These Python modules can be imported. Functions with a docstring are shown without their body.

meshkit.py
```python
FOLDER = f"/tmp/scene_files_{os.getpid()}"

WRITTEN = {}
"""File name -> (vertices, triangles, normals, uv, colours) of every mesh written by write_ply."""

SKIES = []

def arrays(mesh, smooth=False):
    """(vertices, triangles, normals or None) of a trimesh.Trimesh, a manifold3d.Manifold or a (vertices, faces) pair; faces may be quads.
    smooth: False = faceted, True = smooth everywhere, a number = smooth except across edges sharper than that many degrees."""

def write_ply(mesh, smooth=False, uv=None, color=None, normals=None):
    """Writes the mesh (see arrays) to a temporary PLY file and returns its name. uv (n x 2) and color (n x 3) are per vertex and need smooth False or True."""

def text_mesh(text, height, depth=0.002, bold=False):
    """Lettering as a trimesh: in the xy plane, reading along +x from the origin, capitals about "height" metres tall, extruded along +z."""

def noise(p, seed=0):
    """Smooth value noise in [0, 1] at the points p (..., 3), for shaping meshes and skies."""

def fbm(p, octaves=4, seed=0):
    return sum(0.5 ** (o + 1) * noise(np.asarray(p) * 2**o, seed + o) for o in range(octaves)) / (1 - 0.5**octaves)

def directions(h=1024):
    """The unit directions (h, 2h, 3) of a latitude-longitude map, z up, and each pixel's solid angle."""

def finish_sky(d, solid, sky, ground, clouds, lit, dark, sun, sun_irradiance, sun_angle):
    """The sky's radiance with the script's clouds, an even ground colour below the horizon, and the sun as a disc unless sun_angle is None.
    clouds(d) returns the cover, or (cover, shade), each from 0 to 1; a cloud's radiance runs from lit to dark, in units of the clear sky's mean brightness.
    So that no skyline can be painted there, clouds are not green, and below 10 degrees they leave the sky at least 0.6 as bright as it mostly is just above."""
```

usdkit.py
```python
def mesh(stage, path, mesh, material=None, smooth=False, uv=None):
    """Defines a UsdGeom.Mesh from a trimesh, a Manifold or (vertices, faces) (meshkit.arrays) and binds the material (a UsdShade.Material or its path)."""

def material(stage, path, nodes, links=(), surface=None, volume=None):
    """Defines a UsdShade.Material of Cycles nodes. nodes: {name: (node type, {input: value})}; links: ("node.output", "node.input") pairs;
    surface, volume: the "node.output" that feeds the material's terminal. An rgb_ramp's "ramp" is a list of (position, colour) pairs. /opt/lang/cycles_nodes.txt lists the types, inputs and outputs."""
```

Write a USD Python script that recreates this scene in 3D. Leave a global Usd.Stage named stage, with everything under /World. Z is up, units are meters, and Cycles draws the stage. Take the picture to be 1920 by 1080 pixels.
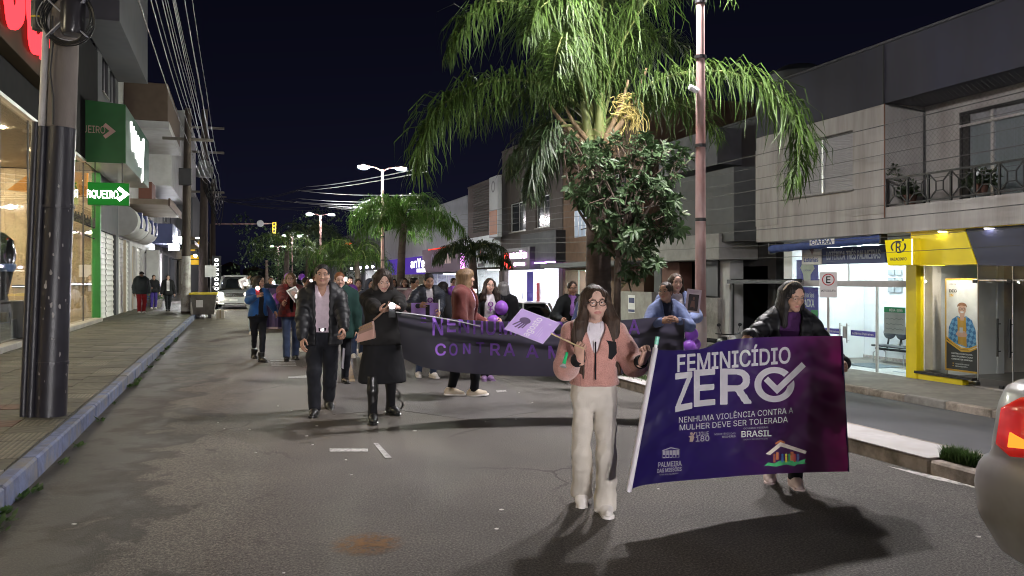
import math,random,zlib
import numpy as np
import trimesh,usdkit,meshkit
import manifold3d as m3
import shapely.geometry as sg
from shapely.ops import unary_union
from scipy import ndimage
from pxr import Usd,UsdGeom,UsdLux,UsdShade,Gf,Sdf,Vt
stage = Usd.Stage.CreateInMemory()
UsdGeom.SetStageUpAxis(stage,UsdGeom.Tokens.z)
UsdGeom.SetStageMetersPerUnit(stage,1.0)
UsdGeom.Xform.Define(stage,'/World')
UsdGeom.Scope.Define(stage,'/World/Looks')
rnd = random.Random(7)
nrg = np.random.default_rng(7)
PI = math.pi
# ---- camera
FPX,CX,HY,CAMZ = 1550.0,960.0,523.0,1.60
YAW = math.atan(520.0 / FPX)
SY,CY = math.sin(YAW),math.cos(YAW)
cam = UsdGeom.Camera.Define(stage,'/World/camera')
cam.CreateHorizontalApertureAttr(36.0)
cam.CreateVerticalApertureAttr(36.0 * 9 / 16)
cam.CreateFocalLengthAttr(36.0 * FPX / 1920.0)
cam.CreateVerticalApertureOffsetAttr(-36.0 * (540.0 - HY) / 1920.0)
cam.CreateClippingRangeAttr(Gf.Vec2f(0.05,3000))
cam.CreateExposureAttr(0.0)
cam.AddTranslateOp().Set(Gf.Vec3d(0,0,CAMZ))
cam.AddRotateXYZOp().Set(Gf.Vec3f(90,0,-math.degrees(YAW)))
# ---- sky (night) and a trace of moonlight
MOON_EL,MOON_AZ = math.radians(24.0),math.radians(205.0)
usdkit.material(stage,'/World/Looks/night_sky',{
 'sky':('sky_texture',{'sky_type':'single_scattering','sun_disc':False,'sun_elevation':MOON_EL,'sun_rotation':MOON_AZ,'sun_intensity':1.0}),
 'bw':('rgb_to_bw',{}),
 'gain':('mix',{'mix_type':'multiply','fac':1.0,'color2':(0.0155,0.0165,0.0420)}),
 'bg':('background_shader',{'strength':0.05})},
 [('sky.color','bw.color'),('bw.val','gain.color1'),('gain.color','bg.color')],surface='bg.background')
sky = UsdLux.DomeLight.Define(stage,'/World/sky')
sky.GetPrim().SetCustomDataByKey('kind','structure')
UsdShade.MaterialBindingAPI.Apply(sky.GetPrim()).Bind(UsdShade.Material.Get(stage,'/World/Looks/night_sky'))
moon = UsdLux.DistantLight.Define(stage,'/World/moonlight')
moon.CreateNormalizeAttr(True)
moon.CreateIntensityAttr(0.004)
moon.CreateAngleAttr(0.5)
moon.CreateColorAttr(Gf.Vec3f(0.8,0.88,1.0))
moon.AddRotateXYZOp().Set(Gf.Vec3f(90 - math.degrees(MOON_EL),0,180 - math.degrees(MOON_AZ)))
HEADLAMP = 27000.0
LAMP = 1750.0
# ---- picture helpers: a photo pixel and one known distance give a point of the street
def ray(px,py):
 r,u = (px - CX) / FPX,(HY - py) / FPX
 return np.array([r * CY + SY,-r * SY + CY,u])
def at_depth(px,py,d):return np.array([0,0,CAMZ]) + ray(px,py) * d
def at_x(px,py,x):
 q = ray(px,py); return np.array([0,0,CAMZ]) + q * (x / q[0])
def at_y(px,py,y):
 q = ray(px,py); return np.array([0,0,CAMZ]) + q * (y / q[1])
def at_z(px,py,z):
 q = ray(px,py); return np.array([0,0,CAMZ]) + q * ((z - CAMZ) / q[2])
# ---- materials
_mats = {}
def mat(name,color,rough=0.6,var=0.12,scale=3.0,metal=0.0,spec=0.5,bump=0.0,bscale=60.0,emis=None,es=0.0,trans=0.0,coat=0.0,sheen=0.0,detail=4.0,stretch=(1,1,1),dirt=None,dscale=1.2,damt=0.5,alpha=1.0,vcol=None):
 if name in _mats:return _mats[name]
 path = '/World/Looks/' + name
 n,l = {},[]
 n['geo'] = ('geometry',{})
 n['map'] = ('mapping',{'scale':stretch})
 l.append(('geo.position','map.vector'))
 n['noise'] = ('noise_texture',{'scale':scale,'detail':detail,'roughness':0.6})
 l.append(('map.vector','noise.vector'))
 c = np.array(color,float)
 if vcol:
  n['attr'] = ('attribute',{'attribute':vcol})
  n['r0'] = ('rgb_ramp',{'ramp':[(0.3,(1 - var,) * 3),(0.7,(1 + var,) * 3)]})
  l.append(('noise.fac','r0.fac'))
  n['ramp'] = ('mix',{'mix_type':'multiply','fac':1.0})
  l.append(('attr.color','ramp.color1')); l.append(('r0.color','ramp.color2'))
 else:
  n['ramp'] = ('rgb_ramp',{'ramp':[(0.28,tuple(c * (1 - var))),(0.5,tuple(c)),(0.74,tuple(np.minimum(c * (1 + var),0.95)))]})
  l.append(('noise.fac','ramp.fac'))
 out = 'ramp.color'
 if dirt is not None:
  n['dn'] = ('noise_texture',{'scale':dscale,'detail':6.0,'roughness':0.65})
  l.append(('map.vector','dn.vector'))
  n['dr'] = ('rgb_ramp',{'ramp':[(0.45,(0,0,0)),(0.68,(damt,) * 3)]})
  l.append(('dn.fac','dr.fac'))
  n['dm'] = ('mix',{'mix_type':'mix','color2':dirt})
  l.append(('dr.color','dm.fac')); l.append((out,'dm.color1'))
  out = 'dm.color'
 n['p'] = ('principled_bsdf',{'roughness':rough,'metallic':metal,'specular_ior_level':spec,'coat_weight':coat,'sheen_weight':sheen})
 if alpha < 1:n['p'][1]['alpha'] = alpha
 l.append((out,'p.base_color'))
 if emis is not None:
  n['p'][1]['emission_color'] = tuple(emis); n['p'][1]['emission_strength'] = es
 if bump:
  n['bn'] = ('noise_texture',{'scale':bscale,'detail':5.0,'roughness':0.6})
  l.append(('map.vector','bn.vector'))
  n['bump'] = ('bump',{'strength':bump,'distance':0.01})
  l.append(('bn.fac','bump.height')); l.append(('bump.normal','p.normal'))
 surf = 'p.BSDF'
 if trans:
  n['t'] = ('translucent_bsdf',{})
  l.append((out,'t.color'))
  n['mx'] = ('mix_closure',{'fac':trans})
  l.append(('p.BSDF','mx.closure1')); l.append(('t.BSDF','mx.closure2'))
  surf = 'mx.closure'
 _mats[name] = usdkit.material(stage,path,n,l,surface=surf)
 return _mats[name]
def glow(name,color,strength):
 if name in _mats:return _mats[name]
 _mats[name] = usdkit.material(stage,'/World/Looks/' + name,{'e':('emission',{'color':color,'strength':strength})},[],surface='e.emission')
 return _mats[name]
def pane_mat(name,tint=(0.92,0.95,0.95),rough=0.02):
 if name in _mats:return _mats[name]
 _mats[name] = usdkit.material(stage,'/World/Looks/' + name,{
  'f':('layer_weight',{'blend':0.5}),'pw':('math',{'math_type':'power','value2':5.0}),'ma':('math',{'math_type':'multiply_add','value2':0.90,'value3':0.035}),
  't':('transparent_bsdf',{'color':tint}),'g':('glossy_bsdf',{'color':(1,1,1),'roughness':rough}),'m':('mix_closure',{})},
  [('f.facing','pw.value1'),('pw.value','ma.value1'),('ma.value','m.fac'),('t.BSDF','m.closure1'),('g.BSDF','m.closure2')],surface='m.closure')
 return _mats[name]
# ---- shapes: every helper returns (vertices, triangles)
def V(v,f):
 f = np.asarray(f,int)
 if f.size and f.shape[1] == 4:f = np.vstack([f[:,[0,1,2]],f[:,[0,2,3]]])
 return np.asarray(v,float).reshape(-1,3),f.reshape(-1,3)
def join(*ms):
 ms = [m for m in ms if m is not None and len(m[0])]
 vs,fs,k = [],[],0
 for v,f in ms:
  vs.append(v); fs.append(f + k); k += len(v)
 return np.vstack(vs),np.vstack(fs)
def tm(t):return np.array(t.vertices,float),np.array(t.faces,int)
def mm(m):
 q = m.to_mesh(); return np.array(q.vert_properties[:,:3],float),np.array(q.tri_verts,int)
BF = np.array([[0,2,3],[0,3,1],[4,5,7],[4,7,6],[0,1,5],[0,5,4],[2,6,7],[2,7,3],[0,4,6],[0,6,2],[1,3,7],[1,7,5]])
def box(x0,y0,z0,x1,y1,z1):
 x0,x1 = min(x0,x1),max(x0,x1); y0,y1 = min(y0,y1),max(y0,y1); z0,z1 = min(z0,z1),max(z0,z1)
 v = [[x,y,z] for z in (z0,z1) for y in (y0,y1) for x in (x0,x1)]
 return np.array(v,float),BF.copy()
def cbox(x0,y0,z0,x1,y1,z1,c=0.01):
 lo,hi = np.minimum([x0,y0,z0],[x1,y1,z1]),np.maximum([x0,y0,z0],[x1,y1,z1])
 c = min(c,0.45 * (hi - lo).min())
 pts = []
 for sx in (0,1):
  for sy in (0,1):
   for sz in (0,1):
    p = np.where([sx,sy,sz],hi,lo); d = np.where([sx,sy,sz],-c,c)
    for k in range(3):
     q = p + d; q[k] = p[k]; pts.append(q)
 return mm(m3.Manifold.hull_points(np.array(pts,float)))
def rot(m,axis,ang,about=(0,0,0)):
 R = trimesh.transformations.rotation_matrix(ang,axis,about)
 return m[0] @ R[:3,:3].T + R[:3,3],m[1]
def move(m,d):return m[0] + np.asarray(d,float),m[1]
def scl(m,s):return m[0] * np.asarray(s,float),m[1]
def frames(p):
 p = np.asarray(p,float)
 t = np.gradient(p,axis=0); t /= np.maximum(np.linalg.norm(t,axis=1,keepdims=True),1e-9)
 ref = np.array([0,0,1.0]) if abs(t[0,2]) < 0.9 else np.array([1.0,0,0])
 ns = []; n = np.cross(t[0],ref); n /= np.linalg.norm(n)
 for k in range(len(p)):
  n = n - t[k] * (n @ t[k]); n /= max(np.linalg.norm(n),1e-9); ns.append(n)
 ns = np.array(ns); return t,ns,np.cross(t,ns)
def tube(p,r,n=8,cap=True):
 p = np.asarray(p,float); r = np.broadcast_to(np.asarray(r,float),(len(p),))
 t,a,b = frames(p)
 ang = np.linspace(0,2 * PI,n,endpoint=False)
 v = (p[:,None] + r[:,None,None] * (np.cos(ang)[None,:,None] * a[:,None] + np.sin(ang)[None,:,None] * b[:,None])).reshape(-1,3)
 f = []
 for i in range(len(p) - 1):
  for j in range(n):
   k = (j + 1) % n
   f += [[i * n + j,i * n + k,(i + 1) * n + k],[i * n + j,(i + 1) * n + k,(i + 1) * n + j]]
 if cap:
  v = np.vstack([v,p[0],p[-1]]); c0,c1 = len(v) - 2,len(v) - 1
  for j in range(n):
   k = (j + 1) % n
   f += [[c0,k,j],[c1,(len(p) - 1) * n + j,(len(p) - 1) * n + k]]
 return v,np.array(f)
def bar(a,b,w,h=None):
 h = h or w
 a,b = np.asarray(a,float),np.asarray(b,float)
 t = (b - a) / np.linalg.norm(b - a); ref = np.array([0,0,1.0]) if abs(t[2]) < 0.95 else np.array([1.0,0,0])
 s = np.cross(t,ref); s /= np.linalg.norm(s); u = np.cross(s,t)
 v = [p + s * i * w / 2 + u * j * h / 2 for p in (a,b) for j in (-1,1) for i in (-1,1)]
 return np.array(v),BF.copy()
def lathe(prof,n=16,c=(0,0,0)):
 prof = np.asarray(prof,float); ang = np.linspace(0,2 * PI,n,endpoint=False)
 v = np.stack([prof[:,None,0] * np.cos(ang),prof[:,None,0] * np.sin(ang),np.repeat(prof[:,1:2],n,1)],-1).reshape(-1,3)
 f = []
 for i in range(len(prof) - 1):
  for j in range(n):
   k = (j + 1) % n
   f += [[i * n + j,i * n + k,(i + 1) * n + k],[i * n + j,(i + 1) * n + k,(i + 1) * n + j]]
 return v + np.asarray(c,float),np.array(f)
def ball(c,r,sub=2):
 t = trimesh.creation.icosphere(sub,1.0)
 return np.array(t.vertices) * np.asarray(r,float) + np.asarray(c,float),np.array(t.faces)
def poly(pts,depth):
 g = pts if hasattr(pts,'geom_type') else sg.Polygon(pts)
 gs = getattr(g,'geoms',[g])
 return join(*[tm(trimesh.creation.extrude_polygon(q,depth,engine='earcut')) for q in gs if q.area > 1e-9])
def grid(P,flip=False):
 n,m = P.shape[:2]
 i,j = np.meshgrid(np.arange(n - 1),np.arange(m - 1),indexing='ij')
 a = (i * m + j).ravel(); q = np.stack([a,a + 1,a + m + 1,a + m],1)
 if flip:q = q[:,::-1]
 return V(P.reshape(-1,3),q)
def thick(P,t):
 v,f = grid(P); T = trimesh.Trimesh(v,f,process=False); n = np.array(T.vertex_normals)
 a,b = v + n * t / 2,v - n * t / 2
 e = T.edges[trimesh.grouping.group_rows(T.edges_sorted,require_count=1)]
 k = len(v); side = np.vstack([np.stack([e[:,1],e[:,0],e[:,0] + k],1),np.stack([e[:,1],e[:,0] + k,e[:,1] + k],1)])
 return np.vstack([a,b]),np.vstack([f,f[:,::-1] + k,side])
def frame_of(origin,u,v):
 o,u,v = (np.asarray(q,float) for q in (origin,u,v)); w = np.cross(u,v)
 return lambda m:(o + m[0][:,:1] * u + m[0][:,1:2] * v + m[0][:,2:3] * w,m[1])
_txt = {}
def text(s,height,depth=0.004,bold=False):
 k = (s,bold)
 if k not in _txt:_txt[k] = meshkit.text_mesh(s,1.0,1.0,bold)
 t = _txt[k]; return np.array(t.vertices) * [height,height,depth],np.array(t.faces)
def twidth(s,bold=False):return float(text(s,1.0,1.0,bold)[0][:,0].max())
def text_fit(s,w,h,depth=0.004,bold=False,center=True):
 m = text(s,h,depth,bold); x0,x1 = m[0][:,0].min(),m[0][:,0].max()
 v = m[0].copy(); v[:,0] = (v[:,0] - (x0 + x1) / 2 if center else v[:,0] - x0) * w / (x1 - x0)
 return v,m[1]
# ---- scene graph: things, parts, sub-parts
_used,_loc = {},{}
def numbered(parent,name):
 k = _used.get((parent,name),0); _used[(parent,name)] = k + 1
 return f'{parent}/{name}' + (f'_{k:03d}' if k else '')
def data(p,label=None,cat=None,group=None,kind=None):
 for k,v in (('label',label),('category',cat),('group',group),('kind',kind)):
  if v:p.SetCustomDataByKey(k,v)
 return p
def thing(name,label,cat,loc=(0,0,0),rotz=0.0,group=None,kind=None):
 path = numbered('/World',name)
 x = UsdGeom.Xform.Define(stage,path)
 x.AddTranslateOp().Set(Gf.Vec3d(*map(float,loc)))
 if rotz:x.AddRotateZOp().Set(math.degrees(rotz))
 data(x.GetPrim(),label,cat,group,kind)
 _loc[path] = (np.asarray(loc,float),rotz)
 return path
def obj(name,mesh,material,parent='/World',world=True,smooth=False,label=None,cat=None,group=None,kind=None,colors=None,uv=None):
 """One Mesh prim. Mesh coordinates are the street's; world=False: the parent thing's own."""
 path = numbered(parent,name)
 v,f = mesh
 if parent == '/World':_loc[path] = (np.zeros(3),0.0)
 if parent != '/World' and world:
  top = '/'.join(parent.split('/')[:3])
  o,r = _loc[top]
  v = v - o
  if r:v = v @ np.array([[math.cos(r),-math.sin(r),0],[math.sin(r),math.cos(r),0],[0,0,1]])
 if colors is not None:
  m = usdkit.mesh(stage,path,(v,f),material,smooth=True if smooth else False)
  UsdGeom.PrimvarsAPI(m).CreatePrimvar('tone',Sdf.ValueTypeNames.Color3fArray,'vertex').Set(Vt.Vec3fArray.FromNumpy(np.asarray(colors,np.float32)))
 else:
  m = usdkit.mesh(stage,path,(v,f),material,smooth=smooth)
 data(m.GetPrim(),label,cat,group,kind)
 return path
def copy_of(path,loc,rotz=0.0,label=None):
 src = stage.GetPrimAtPath(path); was = src.GetCustomData()
 base = path.rsplit('/',1)[1]
 base = base[:-4] if base[-4:-3] == '_' and base[-3:].isdigit() else base
 p = numbered('/World',base)
 x = UsdGeom.Xform.Define(stage,p)
 x.GetPrim().GetReferences().AddInternalReference(src.GetPath())
 x.GetPrim().SetInstanceable(True)
 x.ClearXformOpOrder()
 x.AddTranslateOp(opSuffix='place').Set(Gf.Vec3d(*map(float,loc)))
 if rotz:x.AddRotateZOp(opSuffix='place').Set(math.degrees(rotz))
 data(x.GetPrim(),label or was.get('label'),was.get('category'),was.get('group'))
 _loc[p] = (np.asarray(loc,float),rotz)
 return p
#  GROUND, ROADS, PAVEMENTS
def custom(name,nodes,links,surface='p.BSDF'):
 _mats[name] = usdkit.material(stage,'/World/Looks/' + name,nodes,links,surface=surface); return _mats[name]
asphalt = custom('asphalt',{
 'geo':('geometry',{}),
 'fine':('noise_texture',{'scale':70.0,'detail':5.0,'roughness':0.85}),
 'fr':('rgb_ramp',{'ramp':[(0.36,(0.030,0.026,0.023)),(0.5,(0.084,0.077,0.070)),(0.63,(0.21,0.197,0.18))]}),
 'big':('noise_texture',{'scale':0.55,'detail':6.0,'roughness':0.62,'distortion':0.4}),
 'br':('rgb_ramp',{'ramp':[(0.3,(0.72,0.72,0.72)),(0.5,(1.0,1.0,1.0)),(0.7,(1.22,1.2,1.18))]}),
 'mul':('mix',{'mix_type':'multiply','fac':1.0}),
 'xyz':('separate_xyz',{}),
 'gut':('map_range',{'from_min':-1.5,'from_max':0.7,'to_min':0.56,'to_max':0.0,'clamp':True}),
 'mud':('noise_texture',{'scale':1.5,'detail':8.0,'roughness':0.62,'distortion':0.3}),
 'madd':('math',{'math_type':'add'}),
 'mr':('rgb_ramp',{'ramp':[(0.80,(0,0,0)),(0.86,(0.75,0.75,0.75))]}),
 'soil':('mix',{'mix_type':'mix','color2':(0.024,0.019,0.015)}),
 'warm':('map_range',{'from_min':-1.5,'from_max':3.2,'to_min':0.7,'to_max':0.0,'clamp':True}),
 'wm':('mix',{'mix_type':'multiply','color2':(1.15,1.0,0.84)}),
 'rr':('rgb_ramp',{'ramp':[(0.82,(0.78,0.78,0.78)),(1.05,(0.50,0.50,0.50))]}),
 'vc':('voronoi_texture',{'feature':'distance_to_edge','scale':0.42,'randomness':1.0}),'vd':('noise_texture',{'scale':2.2,'detail':5.0}),'vv':('vector_math',{'math_type':'multiply_add','vector2':(0.55,0.55,0.55)}),'vr':('rgb_ramp',{'ramp':[(0.004,(0.42,0.40,0.38)),(0.013,(1,1,1))]}),'vm':('mix',{'mix_type':'multiply'}),'vk':('noise_texture',{'scale':0.5,'detail':2.0}),'vkr':('rgb_ramp',{'ramp':[(0.5,(0,0,0)),(0.6,(0.8,0.8,0.8))]}),
 'bump':('bump',{'strength':0.9,'distance':0.007}),
 'p':('principled_bsdf',{'specular_ior_level':0.3})},
 [('geo.position','fine.vector'),('geo.position','big.vector'),('geo.position','mud.vector'),('geo.position','xyz.vector'),
 ('fine.fac','fr.fac'),('big.fac','br.fac'),('fr.color','mul.color1'),('br.color','mul.color2'),
 ('xyz.x','gut.value'),('gut.result','madd.value1'),('mud.fac','madd.value2'),('madd.value','mr.fac'),
 ('xyz.x','warm.value'),('warm.result','wm.fac'),('mul.color','wm.color1'),
 ('mr.color','soil.fac'),('geo.position','vd.vector'),('vd.color','vv.vector1'),('geo.position','vv.vector3'),('vv.vector','vc.vector'),('vc.distance','vr.fac'),('geo.position','vk.vector'),('vk.fac','vkr.fac'),('vkr.color','vm.fac'),('wm.color','vm.color1'),('vr.color','vm.color2'),('vm.color','soil.color1'),('soil.color','p.base_color'),('madd.value','rr.fac'),('rr.color','p.roughness'),
 ('fine.fac','bump.height'),('bump.normal','p.normal')])
asphalt_far = mat('asphalt_dark',(0.066,0.066,0.072),0.75,0.3,70,bump=0.4,bscale=90,dirt=(0.10,0.10,0.105),dscale=0.5,damt=0.6)
soil = mat('bare_soil',(0.055,0.042,0.03),0.95,0.4,25,bump=0.6,bscale=40)
mortar = mat('mortar',(0.10,0.092,0.08),0.9,0.3,20,bump=0.3)
concrete = mat('concrete',(0.27,0.255,0.24),0.85,0.2,8,bump=0.35,bscale=60,dirt=(0.10,0.09,0.075),dscale=1.6,damt=0.7)
concrete_walk = mat('concrete_walk',(0.20,0.19,0.165),0.85,0.18,5,bump=0.25,bscale=70,dirt=(0.11,0.10,0.085),dscale=0.9,damt=0.6)
kerb_blue = mat('blue_kerb_paint',(0.082,0.10,0.185),0.8,0.4,9,bump=0.6,bscale=35,dirt=(0.13,0.12,0.11),dscale=3.0,damt=0.95)
kerb_white = mat('white_kerb_paint',(0.44,0.425,0.42),0.8,0.1,12,bump=0.35,bscale=50,dirt=(0.30,0.26,0.22),dscale=3.0,damt=0.6)
kerb_raw = mat('worn_kerb_stone',(0.33,0.28,0.235),0.85,0.25,9,bump=0.5,bscale=40,dirt=(0.09,0.075,0.055),dscale=2.6,damt=0.85)
road_paint = mat('worn_road_paint',(0.36,0.35,0.335),0.8,0.4,40,dirt=(0.09,0.084,0.078),dscale=22.0,damt=1.0)
road_yellow = mat('worn_yellow_paint',(0.30,0.20,0.085),0.75,0.3,30,dirt=(0.10,0.095,0.09),dscale=5.0,damt=0.95)
grass_green = mat('grass_blade',(0.05,0.10,0.022),0.6,0.4,14,trans=0.3)
def strip(xs,zs,ys):
 return grid(np.array([[[x,y,z] for y in ys] for x,z in zip(xs,zs)]))
YS = [-40,-20,0,10,20,40,80,160,320]
KX = -1.52
def road_z(x):
 return float(np.interp(x,[KX,0.5,4.0,5.65,6.35,12.5],[-0.02,0,0,-0.08,-0.17,-0.82]))
obj('ground',grid(np.array([[[x,y,-1.05] for y in (-1500,0,1500)] for x in (-1500,0,1500)])),soil,kind='structure')
obj('road',strip([KX - 0.02,0.5,4.0,5.67],[-0.02,0,0,-0.08],YS),asphalt,kind='structure')
obj('road',strip([6.33,9.0,12.52],[-0.17,-0.44,-0.82],YS),asphalt_far,kind='structure')
sw = obj('pavement',strip([-30,-4.4,KX - 0.13],[0.19,0.178,0.135],YS),mortar,kind='structure')
def walk_z(x):return float(np.interp(x,[-4.4,KX],[0.19,0.15]))
swr = obj('pavement',strip([12.68,14.7,40],[-0.69,-0.65,-0.6],YS),concrete_walk,kind='structure')
tile_mats = []
for i,(c,rib) in enumerate([((0.125,0.115,0.082),1),((0.150,0.135,0.098),1),((0.108,0.10,0.076),1),((0.30,0.28,0.26),0),((0.25,0.235,0.22),0),((0.15,0.068,0.045),1)]):
 tile_mats.append(custom('paving_tile_%s' % 'abcdef'[i],{
  'geo':('geometry',{}),'map':('mapping',{'scale':(1,1,1)}),
  'w':('wave_texture',{'scale':7.0 if i % 2 else 7.8,'distortion':0.4,'detail':1.0,'wave_type':'bands','bands_direction':'y' if i != 1 else 'x'}),
  'n':('noise_texture',{'scale':14.0,'detail':6.0,'roughness':0.65}),
  'd':('noise_texture',{'scale':1.1,'detail':5.0}),
  'r':('rgb_ramp',{'ramp':[(0.3,tuple(np.array(c) * 0.4)),(0.55,tuple(np.array(c) * .72)),(0.75,tuple(np.array(c) * 1.0))]}),
  'dr':('rgb_ramp',{'ramp':[(0.35,(0.6,) * 3),(0.65,(1.15,) * 3)]}),
  'mx':('mix',{'mix_type':'multiply','fac':1.0}),
  'wr':('rgb_ramp',{'ramp':[(0.1,(0.55,) * 3),(0.45,(1.1,) * 3)] if rib else [(0.02,(0.62,) * 3),(0.06,(1.0,) * 3)]}),
  'wx':('mix',{'mix_type':'multiply','fac':1.0}),
  'b':('bump',{'strength':0.8 if rib else 0.25,'distance':0.006}),
  'p':('principled_bsdf',{'roughness':0.7})},
  [('geo.position','map.vector'),('map.vector','w.vector'),('geo.position','n.vector'),('geo.position','d.vector'),('n.fac','r.fac'),('d.fac','dr.fac'),('r.color','mx.color1'),('dr.color','mx.color2'),
  ('w.fac','wr.fac'),('mx.color','wx.color1'),('wr.color','wx.color2'),('wx.color','p.base_color'),('w.fac','b.height'),('b.normal','p.normal')]))
T = 0.40
nx = 7
far_tiles = []
for j in range(110):
 for i in range(nx):
  x0 = KX - 0.14 - (i + 1) * T; y0 = 3.6 + j * T
  dz = rnd.uniform(-0.003,0.003)
  za,zb = walk_z(x0) + dz,walk_z(x0 + T) + dz
  b = box(x0 + 0.004,y0 + 0.004,0.1,x0 + T - 0.004,y0 + T - 0.004,0.2)
  b[0][4::2,2] = za; b[0][5::2,2] = zb
  if j < 42:
   k = 5 if j in (14,17) and rnd.random() < 0.85 else (rnd.choice([3,4]) if y0 < 7.0 else rnd.choice([0,0,1,2]))
   obj('paving_tile',b,tile_mats[k],sw)
  else:
   far_tiles.append(b)
obj('far_tiles',join(*far_tiles),tile_mats[0],sw,kind='stuff')
def kerb(name,x0,x1,zb,zt,y0,n,m,length=1.0,lab=None):
 k = thing(name,lab,'kerb')
 for i in range(n):
  a = y0 + i * length
  c = cbox(x0,a + 0.006,zb - 0.15,x1,a + length - 0.006,zt + rnd.uniform(-0.008,0.008),0.018)
  c = rot(c,(0,1,0),rnd.uniform(-0.02,0.02),(x0,a,zt)); c = rot(c,(0,0,1),rnd.uniform(-0.006,0.006),(x0,a,zt))
  obj('kerb_stone',c,m if not isinstance(m,list) else m[i % len(m)],k)
 return k
kerb('kerb',KX - 0.13,KX,0,0.15,2.6,44,kerb_blue,1.0,'blue painted kerb along the left pavement')
kerb('kerb',5.66,5.80,-0.08,0.045,3.6,34,[kerb_raw,kerb_raw,kerb_raw],1.0,'worn kerb of the central strip on the side of the marchers')
kerb('kerb',6.22,6.34,-0.17,0.045,3.6,34,[kerb_raw],1.0,'kerb of the central strip on the side of the shops')
kerb('kerb',12.5,12.66,-0.82,-0.68,8.0,30,[kerb_raw,concrete,kerb_raw],1.0,'cracked stone kerb in front of the lottery shop pavement')
med = obj('median',join(box(5.80,6.0,-0.3,6.22,9.0,0.046),),kerb_white,kind='structure')
obj('painted_top',join(cbox(5.655,5.6,0.052,6.20,9.02,0.062,0.004)),kerb_white,med)
obj('painted_top',join(cbox(5.655,9.9,0.052,5.95,12.6,0.062,0.004)),kerb_white,med)
obj('median',box(5.80,-30,-0.3,6.22,5.99,0.03),soil,kind='structure')
obj('median',box(5.80,9.01,-0.3,6.22,200,0.03),soil,kind='structure')
def blades(n,xr,yr,z,h=(0.05,0.13),seed=1,w=0.006):
 g = np.random.default_rng(seed)
 x,y = g.uniform(*xr,n),g.uniform(*yr,n); a = g.uniform(0,2 * PI,n); hh = g.uniform(*h,n); l = g.uniform(0.2,0.9,n) * hh
 d = np.stack([np.cos(a),np.sin(a),0 * a],1); s = np.stack([-np.sin(a),np.cos(a),0 * a],1) * w
 p = np.stack([x,y,np.full(n,z)],1); up = np.array([0,0,1.0])
 mid = p + up * hh[:,None] * 0.6 + d * l[:,None] * 0.35; tip = p + up * hh[:,None] + d * l[:,None]
 v = np.stack([p - s,p + s,mid - s * 0.7,mid + s * 0.7,tip],1).reshape(-1,3)
 k = np.arange(n)[:,None] * 5
 f = np.vstack([k + [0,1,3],k + [0,3,2],k + [2,3,4]])
 return v,f
obj('grass',join(blades(4200,(5.80,6.20),(3.0,5.62),0.03,(.02,.06),seed=2,w=.004),blades(4200,(5.82,6.2),(9.1,16),0.03,(0.03,0.10),seed=3,w=.004),blades(1200,(5.78,5.9),(5.3,5.6),0.05,seed=5)),grass_green,label='short green grass on the narrow central strip',cat='grass',kind='stuff')
wl = []
g = np.random.default_rng(11)
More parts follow.
